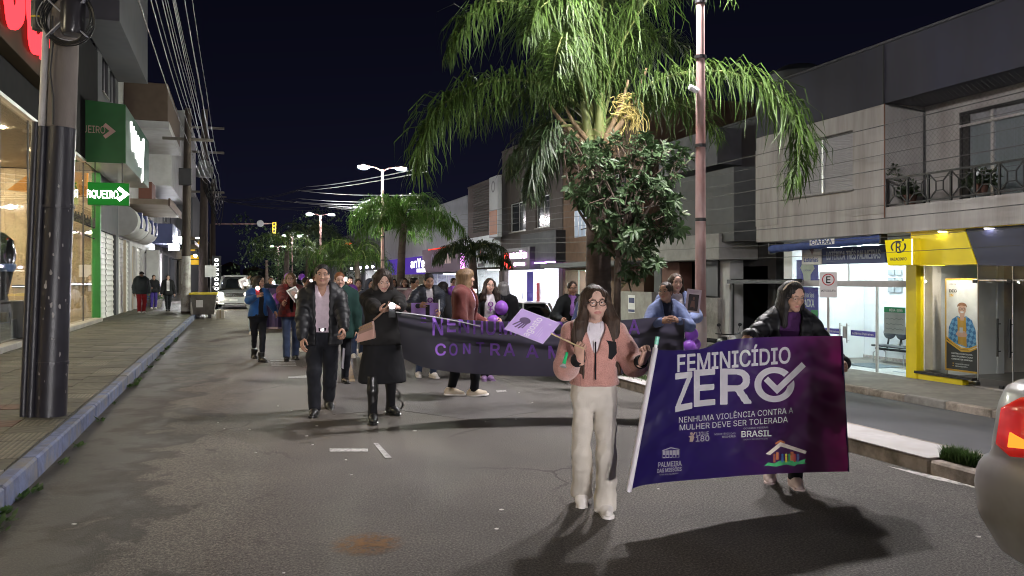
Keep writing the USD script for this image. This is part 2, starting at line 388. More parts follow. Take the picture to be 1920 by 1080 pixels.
for k in range(34):
 y = rnd.choice([rnd.uniform(4.2,7.5),rnd.uniform(7.5,26)]); n = rnd.randint(8,26)
 c = np.array([KX + rnd.uniform(0.0,0.09),y,-0.01])
 for q in range(n):
  a,L = rnd.uniform(-PI / 2,PI / 2) if rnd.random() < .8 else rnd.uniform(0,6.28),rnd.uniform(0.03,0.10)
  d = np.array([math.cos(a),math.sin(a),rnd.uniform(0.3,1.2)]); d /= np.linalg.norm(d)
  s = np.cross(d,[0,0,1]); s /= np.linalg.norm(s); w = L * 0.28; p = c + np.array([rnd.gauss(0,.02),rnd.gauss(0,.05),0])
  wl.append((np.array([p,p + d * L * .5 + s * w,p + d * L,p + d * L * .5 - s * w]),np.array([[0,1,2],[0,2,3]])))
obj('weeds',join(*wl),mat('weed_leaf',(0.06,0.11,0.03),0.55,0.4,10,trans=0.3),label='small weeds growing in the gutter along the blue kerb',cat='weeds',kind='stuff')
marks = thing('road_markings','worn white arrow and lines painted on the near lane','road markings',kind='structure')
def flat(pts,z,m,name,parent,t=0.003):
 P = sg.Polygon(pts)
 obj(name,move(poly(P,t),(0,0,z)),m,parent)
def gp(px,py,z=0.0):return tuple(at_z(px,py,z)[:2])
flat([gp(618,842),gp(690,842.5),gp(690,848),gp(618,848)],0.004,road_paint,'painted_line',marks)
flat([gp(700,832),gp(709,832),gp(735,860),gp(722,860)],0.004,road_paint,'painted_line',marks)
for q in range(3):
 flat([gp(507 + q,676 + 4.2 * q),gp(552 + q * 1.5,676 + 4.2 * q),gp(553 + q * 1.5,678 + 4.2 * q),gp(507 + q,678 + 4.2 * q)],0.004,road_paint,'painted_line',marks)
flat([gp(540,707),gp(582,704),gp(582,708.5),gp(540,710)],0.004,road_paint,'painted_line',marks)
flat([gp(646,655),gp(652,655),gp(666,716),gp(654,716)],0.004,road_yellow,'painted_line',marks)
flat([gp(668,655),gp(672,655),gp(700,710),gp(690,712)],0.004,road_yellow,'painted_line',marks)
flat([gp(930,733),gp(948,732),gp(950,735),gp(932,736)],0.004,road_paint,'painted_line',marks)
flat([gp(1600,862,-.08),gp(1600,868,-.08),gp(1838,918,-.08),gp(1838,911,-.08)],-0.0765,mat('chipped_paint_edge',(0.5,0.48,0.46),0.8,0.3,30,dirt=(0.12,0.11,0.10),dscale=14,damt=1.0),'painted_line',marks)
st = [gp(690 + 48 * math.cos(a) * (1 + .25 * math.sin(3 * a)),1021 + 16 * math.sin(a) * (1 + .2 * math.cos(4 * a + 1))) for a in np.linspace(0,2 * PI,40)[:-1]]
rc = at_z(688,1021,0)
rust = custom('rust_stain',{'geo':('geometry',{}),'n':('noise_texture',{'scale':16.0,'detail':7.0,'roughness':0.75}),'di':('vector_math',{'math_type':'distance','vector2':(float(rc[0]),float(rc[1]),0.0)}),'mr':('map_range',{'from_min':0.0,'from_max':0.24,'to_min':0.95,'to_max':0.0,'clamp':True}),'mu':('math',{'math_type':'multiply'}),'mx':('map_range',{'from_min':0.38,'from_max':0.62,'clamp':True}),
 'p':('principled_bsdf',{'base_color':(0.25,0.12,0.032),'roughness':0.85}),'t':('transparent_bsdf',{'color':(1,1,1)}),'m':('mix_closure',{})},
 [('geo.position','n.vector'),('geo.position','di.vector1'),('di.value','mr.value'),('n.fac','mx.value'),('mx.result','mu.value1'),('mr.result','mu.value2'),('mu.value','m.fac'),('t.BSDF','m.closure1'),('p.BSDF','m.closure2')],'m.closure')
for pts,c,nm in (([(742,704),(935,712),(1000,772),(905,788),(758,770)],(.105,.098,.094),'pale_asphalt_patch'),([(640,712),(735,704),(752,768),(628,776)],(.105,.098,.094),'pale_asphalt_patch')):
 rp_ = sg.Polygon([gp(*q) for q in pts]).buffer(.03); rp_ = sg.Polygon([(x + .02 * math.sin(9 * x + 5 * y),y + .03 * math.sin(7 * y + 4 * x)) for x,y in rp_.segmentize(.06).exterior.coords])
 obj('asphalt_patch',move(poly(rp_,.002),(0,0,.0015)),mat(nm,c,.85,.55,75,bump=.8,bscale=80,spec=.25,detail=5.0),marks)
st = [(rc[0] + .3 * math.cos(a),rc[1] + .3 * math.sin(a)) for a in np.linspace(0,2 * PI,32)[:-1]]
obj('rust_stain',move(poly(st,0.002),(0,0,0.004)),rust,marks)
lit = mat('litter',(0.55,0.52,0.48),0.7,0.2,10)
for k in range(26):
 x,y = (rnd.uniform(-1.2,4.5),rnd.uniform(3.6,11)); s = rnd.uniform(0.008,0.022)
 n = 6; pp = [(x + s * rnd.uniform(.5,1.3) * math.cos(2 * PI * q / n),y + 0.7 * s * rnd.uniform(.5,1.3) * math.sin(2 * PI * q / n)) for q in range(n)]
 obj('litter',move(poly(pp,0.004),(0,0,0.003)),lit,label='small pale scraps of litter lying on the asphalt',cat='litter',group='scraps of litter on the road')
#  RIGHT SIDE: the shops beyond the far lane
GZ = -0.66
FX = 14.7
def holes(b,hs):
 m = m3.Manifold(m3.Mesh(np.asarray(b[0],np.float32),np.asarray(b[1],np.uint32)))
 for h in hs:
  m = m - m3.Manifold(m3.Mesh(np.asarray(h[0],np.float32),np.asarray(h[1],np.uint32)))
 return mm(m)
plaster_white = mat('white_plaster',(0.37,0.352,0.335),0.85,0.10,4,bump=0.2,bscale=50,dirt=(0.22,0.20,0.18),dscale=1.3,damt=0.75,stretch=(1.6,1.6,.22))
plaster_slate = mat('slate_painted_parapet',(0.032,0.031,0.043),0.85,0.2,1.2,bump=0.1,stretch=(1,1,.25),dirt=(0.03,0.032,0.06),dscale=0.7,damt=0.6)
plaster_grey = mat('grey_plaster',(0.10,0.103,0.107),0.85,0.12,3,bump=0.15,dirt=(0.09,0.09,0.09),dscale=0.7)
plaster_dark = mat('dark_plaster',(0.055,0.055,0.062),0.85,0.15,3,bump=0.15)
plaster_ochre = mat('ochre_plaster',(0.13,0.078,0.05),0.85,0.15,3,bump=0.2,dirt=(0.09,0.06,0.05),dscale=0.9)
brick_dull = mat('dull_brick_red',(0.14,0.065,0.05),0.85,0.2,6,bump=0.3)
wall_bright = mat('shop_white_wall',(0.80,0.82,0.82),0.6,0.03,3)
tile_light = mat('light_floor_tile',(0.62,0.64,0.63),0.25,0.06,5)
alu = mat('aluminium',(0.55,0.55,0.56),0.4,0.06,8,metal=0.7)
steel = mat('brushed_steel',(0.6,0.6,0.6),0.3,0.05,20,metal=0.95)
black_metal = mat('black_painted_metal',(0.012,0.012,0.013),0.45,0.2,15)
navy = mat('navy_sign_panel',(0.018,0.030,0.115),0.55,0.1,4)
awning = mat('navy_awning_cloth',(0.045,0.075,0.24),0.8,0.2,7,bump=0.3,bscale=30)
yellow = mat('yellow_composite_panel',(0.78,0.62,0.012),0.4,0.04,3)
yellow_glow = glow('yellow_sign_face',(1.0,0.80,0.02),0.75)
letter_grey = mat('grey_sign_letters',(0.26,0.29,0.36),0.6,0.1,10)
letter_black = mat('black_sign_letters',(0.012,0.012,0.012),0.5,0.1,10)
paper_white = mat('white_print',(0.78,0.78,0.78),0.6,0.03,10)
glass = pane_mat('window_glass')
glass_dark = mat('dark_window_glass',(0.02,0.022,0.027),0.08,0.2,2,spec=0.6)
lamp_white = glow('shop_ceiling_light',(0.88,1.0,1.0),40.0)
lamp_violet = glow('violet_white_downlight',(0.93,0.85,1.0),60.0)
fy = lambda px,X=FX:float(at_x(px,600,X)[1])
fz = lambda px,py,X=FX:float(at_x(px,py,X)[2])
def onfront(X,y,z):
 return frame_of((X,y,z),(0,-1,0),(0,0,1))
def facing_cam(y,x,z):
 return frame_of((x,y,z),(1,0,0),(0,0,1))
white_house = thing('shop_building','white two storey building with balcony above the lottery shop and the yellow shop','building',(FX,15,GZ))
YL,YR,YE = 19.7,14.88,4.5
ZS0,ZS1,ZT,ZP = 2.62,3.2,5.52,6.85
win = box(13.0,fy(1600,13.8),fz(1600,354,13.8),14.2,fy(1469,13.8),fz(1600,243,13.8))
obj('wall',holes(box(13.8,YR,ZS0,14.9,YL,ZT),[win]),plaster_white,white_house)
obj('wall',box(13.8,YE,ZS0,15.6,YR - 0.003,ZS1),plaster_white,white_house)
obj('wall',join(box(14.903,YE,ZS1 + .002,15.2,12.9,ZT),box(14.903,12.9,ZS1 + .002,15.2,YR - .004,ZT),),plaster_white,white_house,label='recessed wall behind the balcony')
obj('parapet',box(13.78,YE,ZT + 0.003,15.6,YL,ZP),plaster_slate,white_house)
obj('parapet_cap',cbox(13.74,YE,ZP + 0.003,15.7,YL + .03,ZP + 0.06),plaster_dark,white_house)
obj('side_wall',join(box(14.903,YL - 0.2,ZS0,24,YL,ZT),box(15.603,YL - .25,ZT,24,YL - .03,ZP)),plaster_white,white_house)
obj('roof',box(15.62,YE,ZP - 0.3,24,YL - .3,ZP - 0.1),plaster_dark,white_house)
obj('wall_panel',cbox(13.775,YR + .0,fz(1660,400,13.8),13.797,fy(1600,13.8) - .003,ZT - .05,.004),plaster_white,white_house)
obj('wall_panel',cbox(13.775,fy(1459,13.8),fz(1440,423,13.8),13.797,YL,ZT - .35,.004),plaster_white,white_house)
wy0,wy1 = fy(1600,13.8) ,fy(1469,13.8); wz0,wz1 = fz(1600,354,13.8),fz(1600,243,13.8)
slat_m = mat('pale_shutter_slat',(0.30,0.29,0.30),0.6,0.06,6)
sh = obj('window',join(box(14.0,wy0 - .0,wz0,14.05,wy1,wz1)),slat_m,white_house)
ymid = fy(1534,13.8)
for a,b in ((wy0 + .03,ymid - .03),(ymid + .03,wy1 - .03)):
 n = 30
 for k in range(n):
  z = wz0 + .02 + (wz1 - wz0 - .04) * k / n
  obj('slat',rot(cbox(13.965,a,z,13.985,b,z + (wz1 - wz0) / n * .96,.004),(0,1,0),0.18,(13.975,a,z)),slat_m,sh)
obj('mullion',box(13.93,ymid - .03,wz0,13.99,ymid + .03,wz1),alu,sh)
obj('sill',cbox(13.74,wy0 - .05,wz0 - .05,13.98,wy1 + .05,wz0 - .002),concrete,sh)
by0,by1 = 9.8,fy(1806,14.9); bz1 = fz(1806,214,14.9)
bw = obj('balcony_window',box(14.86,by0,ZS1 + .01,14.90,by1,bz1),mat('grey_curtain',(0.23,0.235,0.25),0.9,0.2,6,stretch=(1,8,.2)),white_house)
for yy in (by1 - .03,fy(1867,14.9),fy(1905,14.9) - .35,by0 + .03):
 obj('frame',box(14.80,yy - .035,ZS1 + .01,14.857,yy + .035,bz1),alu if yy < by1 - .1 else black_metal,bw)
obj('frame',box(14.79,by0,bz1 - .30,14.856,by1,bz1 - .25),alu,bw)
obj('frame',box(14.79,by0,bz1 - .05,14.856,by1,bz1 + .02),black_metal,bw)
obj('frame',box(14.815,by1 - .22,ZS1 + .01,14.857,by1 - .068,bz1 - .06),black_metal,bw)
obj('pane',box(14.835,by0,ZS1 + .02,14.84,by1 - .24,bz1 - .3),glass,bw)
obj('drain_pipe',tube([(13.77,YR + .02,ZP),(13.77,YR + .02,ZT),(13.9,YR - .06,ZT - .02),(14.85,YR - .06,ZT - .12),(14.85,YR - .06,ZS1)],.025,6),black_metal,white_house)
obj('drain_pipe',tube([(13.77,YR - .01,ZT),(13.77,YR - .01,ZS1 - .25)],.014,6),mat('rusty_pipe',(0.16,0.07,0.045),0.8),white_house)
rail_t,rail_b = fz(1663,337,13.82),ZS1 + .05
ra = thing('balcony_railing','black metal balcony railing with squares in crossed panels','railing',(13.82,12,ZS1))
posts = [fy(p,13.82) for p in (1664,1702,1741,1783,1827,1874,1921)]
d = posts[-2] - posts[-1]
while posts[-1] > YE + 1:posts.append(posts[-1] - d)
obj('top_rail',box(13.80,posts[-1],rail_t - .02,13.84,posts[0] + .02,rail_t + .02),black_metal,ra)
obj('bottom_rail',box(13.81,posts[-1],rail_b - .012,13.83,posts[0],rail_b + .012),black_metal,ra)
for k,y in enumerate(posts):
 obj('post',box(13.80,y - .02,ZS1,13.84,y + .02,rail_t - .022),black_metal,ra)
 if k + 1 < len(posts):
  y1 = posts[k + 1]; cy,cz = (y + y1) / 2,(rail_t + rail_b) / 2; q = .095
  L = []
  for sy_,sz_ in ((1,1),(1,-1),(-1,1),(-1,-1)):
   L.append(bar((13.82,cy + sy_ * abs(y - y1) / 2,cz + sz_ * (rail_t - rail_b) / 2),(13.82,cy + sy_ * q,cz + sz_ * q),.022))
  for a,b in (((1,1),(1,-1)),((1,-1),(-1,-1)),((-1,-1),(-1,1)),((-1,1),(1,1))):
   L.append(bar((13.82,cy + a[0] * q,cz + a[1] * q),(13.82,cy + b[0] * q,cz + b[1] * q),.02))
  obj('lattice',join(*L),black_metal,ra)
net = []
g0,g1 = np.arange(YE + 2,YR - .05,.085),np.arange(rail_t,ZT - .02,.085)
cv,cc = [],[]
for s in (-1,1):
 for y in np.arange(YE - 1,YR + 3,.12):
  h = ZT - rail_t; a,b = (y,rail_t + .02),(y + s * h,ZT - .03)
  lo,hi = 8.0,YR - .03
  ts = [t for t in (0,1)]
  p0,p1 = np.array(a),np.array(b)
  t0,t1 = 0.0,1.0
  for bound,sign in ((lo,1),(hi,-1)):
   f0,f1 = sign * (p0[0] - bound),sign * (p1[0] - bound)
   if f0 < 0 and f1 < 0:t0 = 2
   elif f0 < 0:t0 = max(t0,f0 / (f0 - f1))
   elif f1 < 0:t1 = min(t1,f0 / (f0 - f1))
  if t0 < t1:
   q0,q1 = p0 + (p1 - p0) * t0,p0 + (p1 - p0) * t1
   cv += [(13.83,*q0),(13.83,*q1)]; cc.append(2)
netp = thing('balcony_net','thin wire safety net stretched above the balcony railing','safety net',(13.83,12,rail_t))
bc = UsdGeom.BasisCurves.Define(stage,netp + '/wire_net')
bc.CreateTypeAttr('linear'); bc.CreateCurveVertexCountsAttr(cc)
bc.CreatePointsAttr(Vt.Vec3fArray.FromNumpy((np.array(cv) - _loc[netp][0]).astype(np.float32))); bc.CreateWidthsAttr([0.004]); bc.SetWidthsInterpolation('constant')
UsdShade.MaterialBindingAPI.Apply(bc.GetPrim()).Bind(mat('net_wire',(0.09,0.09,0.09),0.7))
bc.GetPrim().SetCustomDataByKey('kind','stuff')
leaf_dark = mat('dark_pot_plant_leaf',(0.028,0.045,0.018),0.6,0.4,20,trans=0.2)
def bush(c,r,n,seed,L=0.10,w=0.03):
 g = np.random.default_rng(seed); out = []
 for k in range(n):
  d = g.normal(size=3); d /= np.linalg.norm(d); d[2] = abs(d[2]) * .9
  p = np.asarray(c) + d * np.asarray(r) * g.uniform(.15,1.0); e = d + g.normal(size=3) * .5; e /= np.linalg.norm(e)
  s = np.cross(e,g.normal(size=3)); s /= np.linalg.norm(s)
  out.append((np.array([p,p + e * L * .5 + s * w,p + e * L,p + e * L * .5 - s * w]),np.array([[0,1,2],[0,2,3]])))
 return join(*out)
for k,(px,py,r,lab) in enumerate([(1706,384,(.22,.28,.34),'small dark pot plant at the left corner of the balcony'),(1838,366,(.24,.42,.36),'wider dark pot plant below the balcony window')]):
 p = at_x(px,py,14.15)
 t = thing('pot_plant',lab,'plant',p)
 obj('pot',lathe([(.0,0),(.11,0),(.15,.2),(.16,.22),(.13,.22),(.0,.2)],14,p),mat('clay_pot',(0.10,0.05,0.035),0.85),t)
 obj('foliage',bush(p + [0,0,.2],r,260,30 + k),leaf_dark,t)
vn = thing('climbing_vine','thin vine climbing the wall at the balcony corner','vine',(14.0,YR - .1,ZS1))
vp = [at_x(1666,330,13.9),at_x(1675,312,13.9),at_x(1682,330,13.9),at_x(1688,352,13.9)]
obj('stem',tube(vp,.006,5),leaf_dark,vn)
obj('foliage',join(*[bush(np.array(vp[i]) * (1 - t) + np.array(vp[i + 1]) * t,.06,12,60 + i,.07,.02) for i in range(3) for t in (0,.5)]),leaf_dark,vn)
tank = at_x(1497,150,17)
wt = thing('water_tank','dark round water tank on the roof behind the parapet','water tank',tank)
obj('tank_body',lathe([(0,0),(.75,0),(.9,.45),(.92,.5),(.9,.55),(.55,.75),(.2,.8),(0,.8)],24,tank + [0,0,-.35]),mat('dark_tank_plastic',(0.03,0.035,0.04),.6),wt,smooth=40)
obj('support',cbox(tank[0] - .7,tank[1] - .7,ZP - .1,tank[0] + .7,tank[1] + .7,tank[2] - .352),concrete,wt)
# ---- the lottery shop (ground floor, left)
lot = thing('lottery_shop','brightly lit glass front of the lottery shop with white interior and blue sign','shop front',(FX,17,GZ))
yl,yj,yd,yw,yr = 19.62,fy(1490),fy(1562),fy(1645),fy(1704)
obj('end_wall',box(FX - .05,fy(1488),GZ - .3,17.3,yl,ZS0 - .003),wall_bright,lot)
obj('back_wall',box(17.1,yr - .25,GZ - .3,17.3,fy(1488) - .003,ZS0 - .003),wall_bright,lot)
obj('back_skirting',box(17.06,yr - .2,GZ + .005,17.097,fy(1488) - .01,GZ + .1),mat('worn_skirting',(0.5,0.47,0.43),.7,.3,12,dirt=(.25,.08,.06),dscale=4),lot)
obj('partition_wall',box(FX + .12,yr - .22,GZ - .3,17.097,yr - .08,ZS0 - .003),wall_bright,lot)
obj('floor',box(FX - .04,yr - .075,GZ - .3,17.055,fy(1488) - .004,GZ + .012),tile_light,lot)
obj('ceiling',box(FX + .1,yr - .07,2.47,17.095,fy(1488) - .004,2.6),wall_bright,lot)
for y in (16.0,17.3,18.5):
 obj('ceiling_light',box(15.3,y - .15,2.435,16.6,y + .15,2.465),lamp_white,lot)
zt0,zt1 = fz(1640,538),fz(1640,526)
mull = mat('pale_grey_transom',(0.42,0.40,0.41),.5)
obj('transom',cbox(FX - .06,yr - .02,zt0,FX + .03,fy(1488),zt1,.006),mull,lot)
for y in (yj - .02,yw,yr + .02):
 obj('mullion',box(FX - .03,y - .025,GZ,FX + .02,y + .025,zt0 - .002),alu,lot)
obj('mullion',box(FX - .03,fy(1592) - .02,zt1 + .002,FX + .02,fy(1592) + .02,ZS0 - .4),alu,lot)
for a,b in ((yj - .05,yd + .01),(yd - .01,yw + .03),(yw - .03,yr + .05)):
 obj('pane',box(FX - .006,b,GZ + .02,FX + .004,a,zt0 - .004),glass,lot)
obj('pane',box(FX - .006,yr,zt1 + .004,FX + .004,yj,ZS0 - .41),glass,lot)
for y in (fy(1579),fy(1592)):
 h0,h1 = fz(1586,642),fz(1586,606)
 obj('door_handle',join(bar((FX - .07,y,h0),(FX - .07,y,h1),.022),bar((FX - .07,y,h0 + .06),(FX,y,h0 + .06),.014),bar((FX - .07,y,h1 - .06),(FX,y,h1 - .06),.014)),steel,lot)
obj('lock_plate',box(FX - .03,fy(1589),fz(1586,634),FX - .01,fy(1582),fz(1586,612)),steel,lot)
stick = mat('blue_violet_sticker',(0.085,0.075,0.42),.5,.05,5)
for a,b in ((1536,1577),(1596,1642)):
 st_ = obj('door_sticker',box(FX - .012,fy(b),fz(1640,633),FX - .008,fy(a),fz(1640,622)),stick,lot)
 obj('lettering',onfront(FX - .013,(fy(a) + fy(b)) / 2,fz(1640,630))(text_fit('Lotérica Palmeiras',fy(a) - fy(b) - .12,.055,.001)),paper_white,st_)
pz0,pz1 = fz(1512,527),fz(1512,487)
pst = obj('window_poster',box(FX + .012,fy(1534),pz0 + .02,FX + .016,yj - .06,pz1),stick,lot)
cyy,czz = (fy(1534) + yj - .06) / 2,(pz0 + pz1) / 2
hexp = [(-.42,.08),(-.28,.24),(.3,.24),(.44,.05),(.2,-.12),(.2,-.32),(-.2,-.32),(-.26,-.1)]
obj('printed_shape',onfront(FX + .0115,cyy,czz)(poly([(x * .68,y * .95) for x,y in hexp],.001)),mat('pale_print',(.70,.70,.62),.6),pst)
obj('lettering',onfront(FX + .010,cyy,czz - .02)(text_fit('LOTERIAS',.3,.04,.001)),stick,pst)
ps2 = obj('window_poster',box(FX + .012,fy(1534),GZ + .4,FX + .016,yj - .06,zt0 - .03),stick,lot)
cy2 = (fy(1534) + yj - .06) / 2
obj('lettering',onfront(FX + .0105,cy2 - .03,zt0 - .30)(text_fit('Loterias',.50,.13,.001)),paper_white,ps2)
obj('lettering',onfront(FX + .0105,cy2 - .03,zt0 - .56)(text_fit('CAIXA',.52,.2,.001,True)),paper_white,ps2)
obj('green_label',box(FX + .009,fy(1533),zt0 - .80,FX + .011,fy(1520),zt0 - .64),mat('green_print',(.05,.35,.13),.6),ps2)
obj('violet_label',box(FX + .009,fy(1533),zt0 - 1.0,FX + .011,fy(1520),zt0 - .84),mat('violet_print',(.25,.2,.55),.6),ps2)
bX = 16.9
nb = obj('notice_board',box(bX,fy(1590,bX),fz(1560,580,bX),bX + .03,fy(1538,bX),fz(1560,538,bX)),mat('blue_board',(.10,.30,.75),.5),lot)
ny0,ny1,nz0,nz1 = fy(1590,bX),fy(1538,bX),fz(1560,580,bX),fz(1560,538,bX)
for r in range(2):
 for c in range(5):
  yc = ny1 - (c + .6) * (ny1 - ny0) / 5.3; zc = nz0 + (.28 + .40 * r) * (nz1 - nz0)
  obj('notice',box(bX - .004,yc - .055,zc - .08,bX - .001,yc + .055,zc + .07),mat('pale_blue_paper',(.45,.62,.85),.6),nb)
ct = obj('counter',cbox(16.55,fy(1590,bX),fz(1560,607,bX),17.05,fy(1538,bX),fz(1560,592,bX)),mat('pale_counter',(.52,.60,.56),.5),lot)
obj('shelf',cbox(16.6,fy(1590,bX),fz(1560,640,bX),17.05,fy(1538,bX),fz(1560,612,bX)),wall_bright,ct)
obj('wall_unit',cbox(16.85,fy(1592,bX),fz(1580,513,bX),17.05,fy(1572,bX),fz(1580,499,bX)),mat('grey_unit',(.25,.27,.28),.5),lot)
for r in range(3):
 for c in range(2):
  obj('wall_vent',box(17.04,fy(1690 - 14 * c,17.05),fz(1685,548 - 16 * r,17.05),17.09,fy(1679 - 14 * c,17.05),fz(1685,537 - 16 * r,17.05)),mat('grey_vent',(.34,.37,.39),.6),lot)  # grey boxes stand in for windows reflected in the shop glass
mX = FX + .011
mp = obj('lottery_poster',box(mX,fy(1697),fz(1677,626),mX + .004,fy(1657),fz(1677,576)),mat('grey_paper',(.48,.50,.50),.7),lot)
obj('poster_header',box(mX - .002,fy(1697),fz(1677,586),mX - .0005,fy(1657),fz(1677,576)),mat('green_header',(.02,.32,.13),.6),mp)
obj('lettering',onfront(mX - .003,(fy(1697) + fy(1657)) / 2 - .04,fz(1677,584))(text_fit('MEGA-SENA',.42,.06,.001,True)),paper_white,mp)
for k,pz in enumerate((598,608,617)):
 pts = [(FX + .009,fy(1661) - t * (fy(1661) - fy(1693)),fz(1677,pz) + .012 * math.sin(t * 23 + k)) for t in np.linspace(0,1,24)]
 obj('handwriting',tube(pts,.004,4),mat('pen_ink',(.08,.09,.1),.6),mp)
chr_b = mat('black_chair_shell',(.03,.035,.04),.35,.1,8)
cX = 16.6
cb = thing('waiting_chairs','row of black waiting chairs on a beam inside the lottery shop','chairs',(cX,15.8,GZ))
cys = [fy(p,cX) for p in (1655,1678,1701)]
zseat = GZ + .44
obj('beam',box(cX - .03,cys[-1] - .6,zseat - .1,cX + .03,cys[0] + .25,zseat - .04),black_metal,cb)
for y in cys + [cys[-1] - .55]:
 s = obj('seat',cbox(cX - .22,y - .21,zseat,cX + .2,y + .21,zseat + .05,.02),chr_b,cb)
 obj('backrest',rot(ball((cX + .22,y,zseat + .38),(.04,.23,.19),3),(0,1,0),.15,(cX + .22,y,zseat + .2)),chr_b,cb,smooth=True)
 obj('bracket',bar((cX + .15,y,zseat - .05),(cX + .23,y,zseat + .3),.035),black_metal,cb)
obj('leg',tube([(cX - .22,cys[0] + .1,GZ + .02),(cX - .22,cys[0] + .1,GZ + .28),(cX - .1,cys[0] + .1,zseat - .1),(cX + .1,cys[0] + .1,zseat - .1),(cX + .2,cys[0] + .1,GZ + .28),(cX + .2,cys[0] + .1,GZ + .02)],.016,6),steel,cb)
obj('leg',tube([(cX - .22,cys[2] - .1,GZ + .02),(cX - .22,cys[2] - .1,GZ + .28),(cX - .1,cys[2] - .1,zseat - .1),(cX + .1,cys[2] - .1,zseat - .1),(cX + .2,cys[2] - .1,GZ + .28),(cX + .2,cys[2] - .1,GZ + .02)],.016,6),steel,cb)
dm = thing('door_mat','dark patterned mat lying on the lottery shop floor','mat',(15.6,17,GZ))
obj('mat_sheet',box(15.2,fy(1640,15.2),GZ + .014,16.1,fy(1580,15.2),GZ + .026),mat('dark_mat',(.10,.13,.15),.9,.3,10),dm)
for k in range(4):
 obj('mat_stripe',box(15.15 + .28 * k,14.95,GZ + .014,15.25 + .28 * k,16.1,GZ + .020),mat('mat_stripe',(.28,.33,.36),.9),dm)
sX = 14.35
sg_ = thing('shop_sign','dark navy sign band of the lottery shop with pale square at its left','shop sign',(sX,17,2))
sy0,sy1 = fy(1659,sX),fy(1541,sX); sz0,sz1 = fz(1600,494,sX),fz(1600,462,sX)
obj('sign_box',cbox(sX,sy0,sz0,sX + .2,sy1,sz1),navy,sg_)
obj('lettering',onfront(sX - .004,(sy0 + sy1) / 2 - .03,sz0 + .11)(text_fit('LOTÉRICA TRÊS PALMEIRAS',sy1 - sy0 - .32,.2,.006,True)),letter_grey,sg_)
ly1 = fy(1504,sX)
lb = obj('logo_box',cbox(sX - .02,sy1 + .004,sz0 - .01,sX + .2,ly1,sz1 + .0),mat('pale_sign_panel',(.50,.50,.47),.5,.1,6,dirt=(.25,.2,.2),dscale=2),sg_)
obj('lettering',onfront(sX - .024,(sy1 + ly1) / 2,sz0 + .07)(text_fit('Loterias',.56,.11,.004,True)),mat('navy_letters',(.03,.05,.2),.5),lb)
obj('emblem',onfront(sX - .024,(sy1 + ly1) / 2 - .02,sz0 + .36)(poly([(-.09,.03),(-.02,.12),(.09,.08),(.08,-.02),(.02,-.12),(-.03,-.02)],.003)),mat('dark_emblem',(.10,.045,.05),.5),lb)
aw = thing('rolled_awning','rolled up blue awning under the white slab above the lottery sign','awning',(13.95,17,2.4))
a0,a1 = at_x(1656,447,13.95),at_x(1447,467,13.95)
aL = np.linspace(0,1,30)
P = []
for t in aL:
 c = a0 + (a1 - a0) * t
 r = .115 + .008 * math.sin(t * 40)
 P.append([c + np.array([r * math.cos(a),0,r * .9 * math.sin(a)]) for a in np.linspace(0,2 * PI,14)])
obj('awning_cloth',grid(np.array(P)),awning,aw,smooth=60)
for e in (a0,a1):obj('end_bracket',cbox(e[0] - .1,e[1] - .03,e[2] - .14,e[0] + .1,e[1] + .03,e[2] + .16),black_metal,aw)
wb0,wb1 = fy(1565,13.84),fy(1519,13.84)
wbp = obj('white_band',box(13.826,wb0,fz(1540,459,13.84),13.83,wb1,fz(1540,449,13.84)),paper_white,aw)
obj('lettering',onfront(13.822,(wb0 + wb1) / 2,fz(1540,458,13.84))(text_fit('CAIXA',(wb1 - wb0) * .86,.12,.003,True)),awning,wbp)
# ---- the yellow shop (ground floor, right)
yb = thing('yellow_shop','yellow framed glass front with a roll-up banner in the window','shop front',(FX,13,GZ))
obj('portal_post',cbox(FX - .12,fy(1726),GZ - .2,FX + .1,fy(1706),fz(1716,498)),yellow,yb)
obj('plinth',cbox(FX - .10,fy(1800) - .15,GZ - .2,FX + .08,fy(1726) - .003,GZ + .13),yellow,yb)
obj('window_sill',box(FX - .13,fy(1832),GZ + .133,FX + .05,fy(1722),GZ + .19),black_metal,yb)
obj('side_wall',box(FX + .11,fy(1712),GZ,19,fy(1708),ZS0 - .003),mat('cream_wall',(.62,.57,.5),.7),yb)
obj('inner_wall',box(FX + .25,fy(1742,FX + .25) - .1,GZ + .195,FX + .5,fy(1728,FX + .25) + .0,2.3),mat('cream_wall',(.62,.57,.5),.7),yb,label='cream wall panel behind the glass')
obj('back_wall',box(19,4.5,GZ,19.2,fy(1712),ZS0 - .003),plaster_dark,yb)
obj('floor',box(FX + .0,4.5,GZ - .2,19,fy(1712) - .003,GZ + .02),mat('dark_floor',(.07,.065,.06),.3),yb)
obj('ceiling',box(FX + .1,4.5,2.35,19,fy(1712) - .003,2.5),plaster_dark,yb)
gz1 = fz(1780,470)
for a,b in ((1727,1833),(1834,1899),(1900,1990)):
 obj('pane',box(FX - .004,fy(b),GZ + .2,FX + .006,fy(a),gz1),glass,yb)
for p in (1833.5,1899.5):
 obj('pane_joint',box(FX - .012,fy(p) - .008,GZ + .15,FX + .012,fy(p) + .008,gz1),alu,yb)
obj('door_top_rail',box(FX - .012,fy(1990),fz(1870,527),FX + .01,fy(1836),fz(1870,524)),alu,yb)
for p in (1876,1899):
 obj('door_pull',join(bar((FX - .08,fy(p),fz(1890,670)),(FX - .08,fy(p),fz(1890,598)),.03),bar((FX - .08,fy(p),fz(1890,660)),(FX,fy(p),fz(1890,660)),.02),bar((FX - .08,fy(p),fz(1890,608)),(FX,fy(p),fz(1890,608)),.02)),black_metal,yb)
for p in (1829,1894):
 obj('hinge',cbox(FX - .03,fy(p) - .06,fz(1829,531) ,FX + .03,fy(p) + .06,fz(1829,524)),black_metal,yb)
